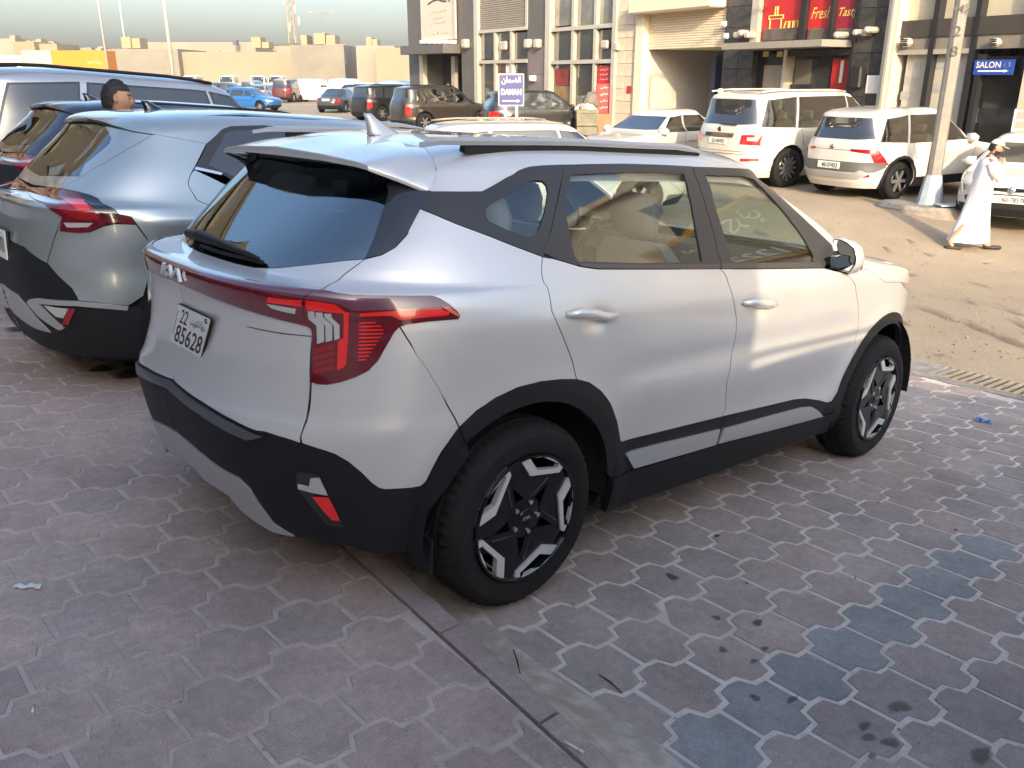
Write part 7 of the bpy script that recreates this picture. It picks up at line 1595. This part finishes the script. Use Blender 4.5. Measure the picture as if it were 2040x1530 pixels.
car('dark_suv', 'dark grey SUV with its nose towards the rubbish skip', tuple(at((1010, 250), 33)[:2]), R(-24), 'suv', 4.7, 1.86, 1.72, 2.7, .95, .37, paint('charcoal_paint', (.035, .035, .036), metal=.4), step=.10)
car('dark_saloon', 'grey saloon with bright red lamps and cream plate', tuple(at((664, 224), 55)[:2]), R(35), 'sedan', 4.7, 1.82, 1.46, 2.8, 1.05, .33, paint('dark_grey_paint', (.08, .085, .09), metal=.5), plate=('14-3320', .8), step=.12)
car('blue_hatchback', 'bright blue hatchback on the sandy lot', tuple(at((470, 216), 58)[:2]), R(-62), 'hatch', 4.2, 1.76, 1.50, 2.55, .8, .32, paint('bright_blue_paint', (.02, .16, .48), metal=.3), step=.10)
car('old_suv', 'dark red SUV with tall boxy back on the sandy lot', tuple(at((567, 204), 76)[:2]), R(38), 'suv', 4.9, 1.9, 2.0, 2.85, 1.0, .40, paint('maroon_paint', (.10, .022, .02), metal=.2), lamps='high', step=.14, roofm=mat('far_grey_roof', (.35, .32, .30), .5))
va, _ = car('panel_van', 'white panel van side on beyond the sandy lot', tuple(at((598, 205), 78)[:2]), R(-38), 'van', 4.9, 1.9, 1.98, 2.95, .95, .34, WHITE, step=.14)
vb = copy_tree(va, Matrix.Translation((*at((672, 196), 92)[:2], ZR)) @ Matrix.Rotation(R(-35), 4, 'Z')); vb['label'] = 'white panel van half hidden behind the grey saloon'
ba, _ = car('minibus', 'white minibus parked along the warehouse wall', tuple(at((392, 180), 115)[:2]), R(232), 'bus', 5.2, 1.95, 2.3, 3.1, 1.0, .35, WHITE, step=.18, group='minibuses along the warehouse')
for px, dp, hd in (((330, 180), 118, 226), ((462, 182), 110, 236), ((520, 182), 112, 238), ((560, 181), 116, 230), ((300, 178), 125, 240)):
    q = at(px, dp); c_ = copy_tree(ba, Matrix.Translation((q[0], q[1], ZR)) @ Matrix.Rotation(R(hd), 4, 'Z'))
for nm, lab, px, dp, hd, kd, pmn, H_, in (('grey_suv', 'dark grey SUV behind the blue hatchback', (430, 205), 66, -50, 'suv', paint('mid_grey_paint', (.13, .14, .14), metal=.5), 1.75), ('small_car', 'pale grey car left of the maroon SUV', (520, 205), 80, 40, 'hatch', paint('light_grey_paint', (.40, .40, .38), metal=.5), 1.5),
                                   ('white_hatchback', 'white hatchback between the maroon SUV and the panel van', (585, 202), 84, 40, 'hatch', WHITE, 1.55), ('light_blue_van', 'light blue van at the corner building', (775, 205), 70, -50, 'van', paint('light_blue_paint', (.30, .42, .48), metal=.1), 1.9), ('white_wagon', 'white estate car beside the panel van', (720, 200), 88, -40, 'suv', WHITE, 1.6), ('dark_estate', 'dark estate car with roof rails behind the black SUV', (700, 215), 62, -30, 'suv', PAINT_NAVY, 1.65)):
    q = at(px, dp); car(nm, lab, (q[0], q[1]), R(hd), kd, 4.5, 1.8, H_, 2.65, .9, .33, pmn, step=.18, rails=nm == 'dark_estate')
# neighbour in the next bay, just outside the picture: it mirrors in the silver flank
car('large_suv', 'graphite SUV in the bay beside the silver crossover', (-.25, -4.05), R(0), 'suv', 4.75, 1.88, 1.74, 2.8, .95, .37, paint('graphite_paint', (.11, .11, .12), metal=.4), frame=BAY, rails=True, step=.10)
# lorry with the orange board
q = at((108, 150), 95); eT = empty('box_lorry', Matrix.Translation((q[0], q[1], ZR)) @ Matrix.Rotation(VY-math.pi/2, 4, 'Z'), 'white box lorry with an orange advertising side', 'lorry')
sc_l = 95/FPX
def tl(px): p_ = at(px, 95); d = p_-np.array([q[0], q[1], ZR]); return d[0]*math.cos(VY-math.pi/2)+d[1]*math.sin(VY-math.pi/2), d[2]
xa, zb_ = tl((50, 150)); xb, zt_ = tl((217, 107)); xm_, _ = tl((108, 107)); xcab, zcab = tl((-4, 112))
MB().box(((xa+xm_)/2, 1.2, (zt_+.9)/2+.2), (xm_-xa, 2.4, zt_-.7)).build('grey_body', mat('lorry_grey', (.36, .34, .31), .7), eT)
MB().box(((xm_+xb)/2+.02, 1.2, (zt_+.9)/2+.2), (xb-xm_-.04, 2.5, zt_-.7)).build('orange_body', mat('orange_board', (.58, .20, .012), .6, var=.08), eT)
MB().box(((xa+xcab)/2-.1, 1.2, zcab/2+.3), (xa-xcab-.2, 2.3, zcab-.4), 0, .2).build('cab', WHITE, eT); MB().box(((xa+xcab)/2-.1, .03, zcab*.72), ((xa-xcab)*.55, .08, .8)).build('cab_window', M_CARGLASS, eT)
for x_ in ((xa+xcab)/2, xm_, xb-1.2): MB().lathe([(.0, 0), (.48, 0), (.5, .05), (.5, .3), (.0, .3)], (x_, .1, .5), (0, 1, 0), 20).build('wheel', M_RUB, eT, smooth=True)
for txt, fx, fz, w_, m_ in (('bbbbbbbb', .30, .72, .34, mat('board_ink_light', (.55, .36, .16), .6)), ('Commercial', .52, .38, .60, mat('board_ink', (.22, .10, .02), .6)), ('service', .78, .72, .26, MATS['board_ink_light'])):
    if txt != 'bbbbbbbb': text_on(txt, eT, m_, (xm_+(xb-xm_)*fx, -.07, .9+(zt_-.7)*fz), (1, 0, 0), (0, 0, 1), w=(xb-xm_)*w_, h=.5)
# ------------------------------------------------------------------ people
M_SKIN = mat('skin_brown', (.42, .25, .165), .55, var=.08, vscale=20); M_HAIR = mat('black_hair', (.010, .009, .009), .6, bump=.6, bscale=120); M_ROBE = mat('white_robe', (.78, .78, .80), .8, var=.04, vscale=3, bump=.15, bscale=12); M_SHOE = mat('dark_sandal', (.03, .025, .022), .6)
M_CAP = mat('pale_cap', (.60, .55, .46), .85, var=.06); M_EYE = mat('eye_dark', (.012, .010, .010), .3); M_LIP = mat('lip', (.24, .09, .07), .5); M_SHIRT = mat('dark_shirt', (.03, .035, .05), .85); M_BEARD = mat('beard', (.025, .02, .018), .8)
def head_geo(beard=False):
    """Head about its centre, face towards +x, 0.24 m tall. Returns V, F, material index (0 skin 1 eye 2 lip 3 beard/brow)."""
    V = []; F = []; MI = []; nu, nv = 40, 30
    for j in range(nv+1):
        ph = math.pi*j/nv; zc_ = math.cos(ph)
        for i in range(nu):
            th = 2*math.pi*i/nu; sx, sy = math.sin(ph)*math.cos(th), math.sin(ph)*math.sin(th)
            x, y, z = .098*sx, .077*sy, .120*zc_
            fr = max(0, sx)
            if z < -.02: k = min(1, (-.02-z)/.10); y *= 1-.22*k; x = x*(1-.10*k)+.012*k*fr            # jaw and chin
            if sx < 0: x *= 1.05; z += .004
            g = lambda yy, zz, sy_, sz_: math.exp(-((y-yy)/sy_)**2-((z-zz)/sz_)**2)*(fr > .2)
            x += .024*g(0, -.022, .011, .020)+.012*g(0, -.005, .008, .022)                            # nose
            x += .007*g(0, .030, .055, .010)-.010*g(.030, .012, .014, .010)-.010*g(-.030, .012, .014, .010)   # brow, eye sockets
            x += .006*g(0, -.062, .022, .008)-.004*g(0, -.050, .02, .005)+.008*g(0, -.098, .02, .016)       # lips, chin
            V.append((x, y, z))
    for j in range(nv):
        for i in range(nu):
            f = (j*nu+i, (j+1)*nu+i, (j+1)*nu+(i+1) % nu, j*nu+(i+1) % nu); F.append(f)
            c = np.mean([V[k] for k in f], axis=0); m_ = 0
            if c[0] > .05:
                if abs(abs(c[1])-.031) < .012 and abs(c[2]-.010) < .0065: m_ = 1
                elif abs(abs(c[1])-.032) < .020 and abs(c[2]-.030) < .006: m_ = 3
                elif abs(c[1]) < .024 and abs(c[2]+.061) < .008: m_ = 2
            if beard and m_ == 0 and c[2] < -.045 and (c[0] > .0): m_ = 3
            MI.append(m_)
    for s_ in (-1, 1):                                                                                 # ears
        b = len(V); k = 10
        for r_, d in ((1, 0), (1.0, .012), (.55, .010)):
            for i in range(k): a = 2*math.pi*i/k; V.append((-.008+.018*r_*math.cos(a), s_*(.072+d+.006*math.cos(a)*-1), .002+.032*r_*math.sin(a)))
        for l in range(2):
            for i in range(k): F.append((b+l*k+i, b+l*k+(i+1) % k, b+(l+1)*k+(i+1) % k, b+(l+1)*k+i)); MI.append(0)
        F.append(tuple(b+2*k+i for i in range(k))); MI.append(0)
    return V, F, MI
def skin_body(joints, edges, root=0, sub=2):
    me = bpy.data.meshes.new('person'); me.from_pydata([j[0] for j in joints], edges, []); o = bpy.data.objects.new('person', me); COL.objects.link(o)
    sk = o.modifiers.new('s', 'SKIN'); sk.use_smooth_shade = True
    if not me.skin_vertices: me.skin_vertices.new()
    for i, j in enumerate(joints): me.skin_vertices[0].data[i].radius = (j[1], j[1] if len(j) < 3 else j[2])
    me.skin_vertices[0].data[root].use_root = True
    ss = o.modifiers.new('u', 'SUBSURF'); ss.levels = sub; ss.render_levels = sub
    out = bpy.data.meshes.new_from_object(o.evaluated_get(bpy.context.evaluated_depsgraph_get())); bpy.data.objects.remove(o); bpy.data.meshes.remove(me)
    V = [tuple(v.co) for v in out.vertices]; F = [tuple(p.vertices) for p in out.polygons]; bpy.data.meshes.remove(out); return V, F
def hand(J, E, wrist, d, side, curl=.5, up=(0, 0, 1)):
    """Palm, four bent fingers and a thumb added to the skeleton. d: direction of the hand."""
    d = Vector(d).normalized(); s_ = Vector(side).normalized(); n_ = d.cross(s_).normalized(); w = Vector(J[wrist][0]); b = len(J)
    J.append((tuple(w+d*.045), .022, .030)); E.append((wrist, b)); palm = b
    for k, (off, L_) in enumerate(((-.026, .062), (-.009, .072), (.009, .068), (.026, .052))):
        p = w+d*.075+s_*off; q = p+d*L_*.5+n_*L_*.15*curl; r_ = q+d*L_*.42+n_*L_*.5*curl; i0 = len(J)
        J.extend([(tuple(p), .011), (tuple(q), .009), (tuple(r_), .0075)]); E.extend([(palm, i0), (i0, i0+1), (i0+1, i0+2)])
    p = w+d*.035-s_*.034; q = p+d*.032-s_*.012+n_*.008; i0 = len(J); J.extend([(tuple(p), .012), (tuple(q), .010), (tuple(q+d*.024+n_*.010), .008)]); E.extend([(palm, i0), (i0, i0+1), (i0+1, i0+2)])
def person(label, M, J, E, head_c, head_R, clothes, hair=True, cap=None, beard=False, name='person'):
    V, F = skin_body(J, E); MI = [0]*len(F)
    hv, hf, hm = head_geo(beard); b = len(V); HM = Matrix.Translation(head_c) @ head_R
    V += [tuple(HM @ Vector(v)) for v in hv]; F += [tuple(i+b for i in f) for f in hf]; MI += hm
    o = make(name, V, F, None, None, True, mats=[M_SKIN, M_EYE, M_LIP, M_BEARD], midx=MI); o.matrix_world = M; tag(o, label, 'person')
    if hair:
        mb = MB(); nu, nv = 48, 22; rows = []
        for j in range(nv):
            ph = math.pi*.68*j/(nv-1); row = []
            for i in range(nu):
                th = 2*math.pi*i/nu; fr = math.cos(th); lim = 1.0
                p2 = ph*(.52 if fr > .35 else .52+.48*float(smoothstep(.15, -.45, fr)))
                wob = 1.02+.05*mnoise.noise((math.cos(th)*3, math.sin(th)*3, ph*3))+.05*mnoise.noise((math.cos(th)*11, math.sin(th)*11, ph*9))
                row.append(HM @ Vector((.106*wob*math.sin(p2)*math.cos(th)-.004, .085*wob*math.sin(p2)*math.sin(th), .134*wob*math.cos(p2))))
            rows.append(row)
        mb.loft([[tuple(p) for p in r_] for r_ in rows], True, False).build('hair', M_HAIR, o, smooth=True)
    if cap:
        rows = []
        for ph in np.linspace(.02, 1.35, 9): rows.append([tuple(HM @ Vector((.110*math.sin(ph)*math.cos(t_)-.004, .090*math.sin(ph)*math.sin(t_), .020+.118*math.cos(ph)))) for t_ in np.linspace(0, 2*math.pi, 25)[:-1]])
        c_ = MB().loft(rows, True, False).build('cap', cap, o, smooth=True)
        br = []
        for t_ in np.linspace(-1.1, 1.1, 12): br.append([tuple(HM @ Vector(p)) for p in ((.100*math.cos(t_), .088*math.sin(t_), .046), (.105+.075*math.cos(t_)**1.2, .085*math.sin(t_), .034), (.105+.075*math.cos(t_)**1.2, .085*math.sin(t_), .028), (.100*math.cos(t_), .088*math.sin(t_), .040))])
        MB().loft(br).build('brim', cap, c_, smooth=True)
    for nm, mesh, m in clothes: mesh.build(nm, m, o, smooth=True)
    return o
def ell(c, rx, ry, n=28, wob=0, seed=0, ph=0):
    return [(c[0]+rx*math.cos(a)*(1+wob*math.sin(7*a+seed+ph)), c[1]+ry*math.sin(a)*(1+wob*math.sin(5*a+seed*2+ph)), c[2]) for a in np.linspace(0, 2*math.pi, n+1)[:-1]]
# the walking man: local x = walking direction
J = [((0, 0, .95), .13), ((.01, 0, 1.15), .13), ((.03, 0, 1.35), .15), ((.05, 0, 1.46), .06), ((.075, 0, 1.52), .055), ((.03, .19, 1.40), .060), ((.03, -.19, 1.40), .060),
     ((-.02, .25, 1.14), .045), ((.02, .24, .91), .034), ((.12, -.27, 1.18), .045), ((.22, -.15, 1.38), .034),
     ((.02, .09, .90), .09), ((.08, .09, .50), .060), ((.20, .09, .10), .040), ((.33, .09, .045), .036), ((-.02, -.09, .90), .09), ((-.12, -.09, .50), .060), ((-.37, -.09, .14), .040), ((-.29, -.09, .045), .036)]
E = [(0, 1), (1, 2), (2, 3), (3, 4), (2, 5), (2, 6), (5, 7), (7, 8), (6, 9), (9, 10), (0, 11), (11, 12), (12, 13), (13, 14), (0, 15), (15, 16), (16, 17), (17, 18)]
hand(J, E, 8, (.12, 0, -1), (1, 0, 0), .6); hand(J, E, 10, (-.2, .35, .9), (1, .1, 0), .9)
robe = MB(); rr_ = []
for z_, cx, rx, ry, wb_ in ((1.475, .05, .075, .085, 0), (1.44, .045, .11, .16, 0), (1.40, .035, .135, .225, 0), (1.32, .03, .145, .225, .01), (1.15, .012, .15, .205, .012), (.98, .0, .165, .205, .015), (.75, -.015, .185, .20, .04), (.5, -.03, .225, .205, .065), (.28, -.05, .275, .21, .085), (.13, -.065, .31, .21, .10)):
    rr_.append(ell((cx, 0, z_), rx, ry, 40, wb_, 1.3, z_*3))
robe.loft(rr_, True, False)
slv = MB().tube([(.03, .175, 1.385), (.0, .235, 1.26), (-.02, .26, 1.14), (.0, .25, 1.02), (.02, .242, .95)], [.085, .080, .070, .066, .060], 14).tube([(.03, -.175, 1.385), (.08, -.24, 1.27), (.12, -.275, 1.18), (.18, -.21, 1.29), (.21, -.165, 1.355)], [.085, .080, .072, .062, .056], 14)
sh = MB().box((.35, .09, .035), (.28, .10, .06), 0, .025); sh2 = MB().box((-.29, -.09, .035), (.26, .10, .06), 0, .025)
phn = MB().box((.20, -.105, 1.545), (.03, .02, .13), .5, .006)
g_ = at((1936, 480), 13.3); dist = np.linalg.norm(g_-CW)
pz = float(road_z(g_[0], g_[1])); hd = VY-math.pi/2-R(12)
person('man in a white robe and pale cap walking while holding a phone', Matrix.Translation((g_[0], g_[1], pz+.0)) @ Matrix.Rotation(hd, 4, 'Z') @ Matrix.Scale(.945, 4), J, E, (.115, 0, 1.625), Matrix.Rotation(R(14), 4, 'Y') @ Matrix.Rotation(R(-12), 4, 'Z'), [('robe', robe, M_ROBE), ('sleeves', slv, M_ROBE), ('sandal', sh, M_SHOE), ('sandal', sh2, M_SHOE), ('phone_case', phn, M_SHOE)], hair=True, cap=M_CAP, beard=True)
def standing(label, M, shirt, trousers, hd_rot=0.0, beard=False, robe_=False):
    J = [((0, 0, .95), .13), ((0, 0, 1.15), .12), ((0, 0, 1.36), .14), ((.0, 0, 1.47), .058), ((.01, 0, 1.53), .054), ((0, .19, 1.41), .06), ((0, -.19, 1.41), .06), ((-.03, .26, 1.14), .045), ((.05, .25, .90), .034), ((-.03, -.26, 1.14), .045), ((.05, -.25, .90), .034),
         ((0, .09, .90), .09), ((.01, .10, .50), .06), ((0, .10, .10), .042), ((.14, .11, .045), .036), ((0, -.09, .90), .09), ((.01, -.10, .50), .06), ((0, -.10, .10), .042), ((.14, -.11, .045), .036)]
    E = [(0, 1), (1, 2), (2, 3), (3, 4), (2, 5), (2, 6), (5, 7), (7, 8), (6, 9), (9, 10), (0, 11), (11, 12), (12, 13), (13, 14), (0, 15), (15, 16), (16, 17), (17, 18)]
    hand(J, E, 8, (.1, 0, -1), (1, 0, 0)); hand(J, E, 10, (.1, 0, -1), (1, 0, 0))
    sh_ = MB().loft([ell((0, 0, z_), rx, ry, 28) for z_, rx, ry in ((1.485, .068, .08), (1.46, .10, .15), (1.42, .125, .215), (1.30, .14, .215), (1.1, .145, .19), (.90, .15, .20))], True, False)
    sl_ = MB().tube([(0, .17, 1.39), (-.02, .24, 1.25), (-.03, .262, 1.14)], [.08, .072, .06], 12).tube([(0, -.17, 1.39), (-.02, -.24, 1.25), (-.03, -.262, 1.14)], [.08, .072, .06], 12)
    tr = MB().loft([ell((0, 0, .96), .15, .195, 20), ell((0, 0, .84), .155, .20, 20)], True, False).tube([(0, .095, .88), (.01, .10, .5), (0, .10, .08)], [.105, .078, .06], 12).tube([(0, -.095, .88), (.01, -.10, .5), (0, -.10, .08)], [.105, .078, .06], 12)
    shs = MB().box((.06, .105, .04), (.27, .10, .08), 0, .03); shs2 = MB().box((.06, -.105, .04), (.27, .10, .08), 0, .03)
    return person(label, M, J, E, (.03, 0, 1.63), Matrix.Rotation(hd_rot, 4, 'Z'), [('shirt', sh_, shirt), ('shirt_sleeves', sl_, shirt), ('trousers', tr, trousers), ('shoe', shs, M_SHOE), ('shoe', shs2, M_SHOE)], beard=beard)
hq = CPOS+ray((222, 158))*((4.15-CPOS[1])/ray((222, 158))[1])
standing('young man with short black hair standing between the parked crossovers', BAY @ Matrix.Translation((hq[0], hq[1], hq[2]-1.765)) @ Matrix.Rotation(R(-8), 4, 'Z'), M_SHIRT, M_SHIRT, R(-10))
q = at((893, 180), 45); standing('man in a white shirt standing at the workshop entrance', Matrix.Translation((q[0], q[1], ZR+.13)) @ Matrix.Rotation(VY+math.pi, 4, 'Z'), mat('white_shirt', (.75, .74, .72), .85), M_SHIRT)

for nm, lab, px, dp, hd, kd, pmn, H_ in (('white_pickup', 'white high car in front of the lorry box', (70, 165), 60, -30, 'suv', WHITE, 1.85), ('silver_van', 'silver van before the orange board', (150, 168), 66, -40, 'van', paint('far_silver', (.35, .35, .34), metal=.4), 1.95), ('beige_car', 'beige hatchback next to the silver van', (228, 172), 68, -35, 'hatch', paint('beige_paint', (.40, .34, .26), metal=.2), 1.55),
                                         ('dark_hatchback', 'dark hatchback in front of the minibuses', (345, 196), 82, -40, 'hatch', PAINT_NAVY, 1.55), ('grey_estate', 'mid grey estate car in front of the minibuses', (400, 196), 84, -42, 'suv', MATS['mid_grey_paint'], 1.65), ('white_saloon', 'white saloon among the cars by the minibuses', (455, 192), 92, -40, 'sedan', WHITE, 1.45), ('silver_suv', 'silver SUV left of the maroon one', (500, 198), 88, 42, 'suv', MATS['far_silver'], 1.8)):
    q = at(px, dp); car(nm, lab, (q[0], q[1]), R(hd), kd, 4.5, 1.8, H_, 2.65, .9, .33, pmn, step=.22)
# ------------------------------------------------------------------ thin dusty air
hz = MB().box((0, 0, 24), (1400, 1400, 53)).build('haze', None)
m = bpy.data.materials.new('dusty_air'); m.use_nodes = True; t = m.node_tree; t.nodes.remove(t.nodes['Principled BSDF']); v_ = t.nodes.new('ShaderNodeVolumePrincipled')
v_.inputs['Color'].default_value = (.94, .94, .93, 1); v_.inputs['Density'].default_value = .00042; v_.inputs['Anisotropy'].default_value = .1
t.links.new(v_.outputs[0], t.nodes['Material Output'].inputs['Volume']); hz.data.materials.clear(); hz.data.materials.append(m); tag(hz, kind='stuff')
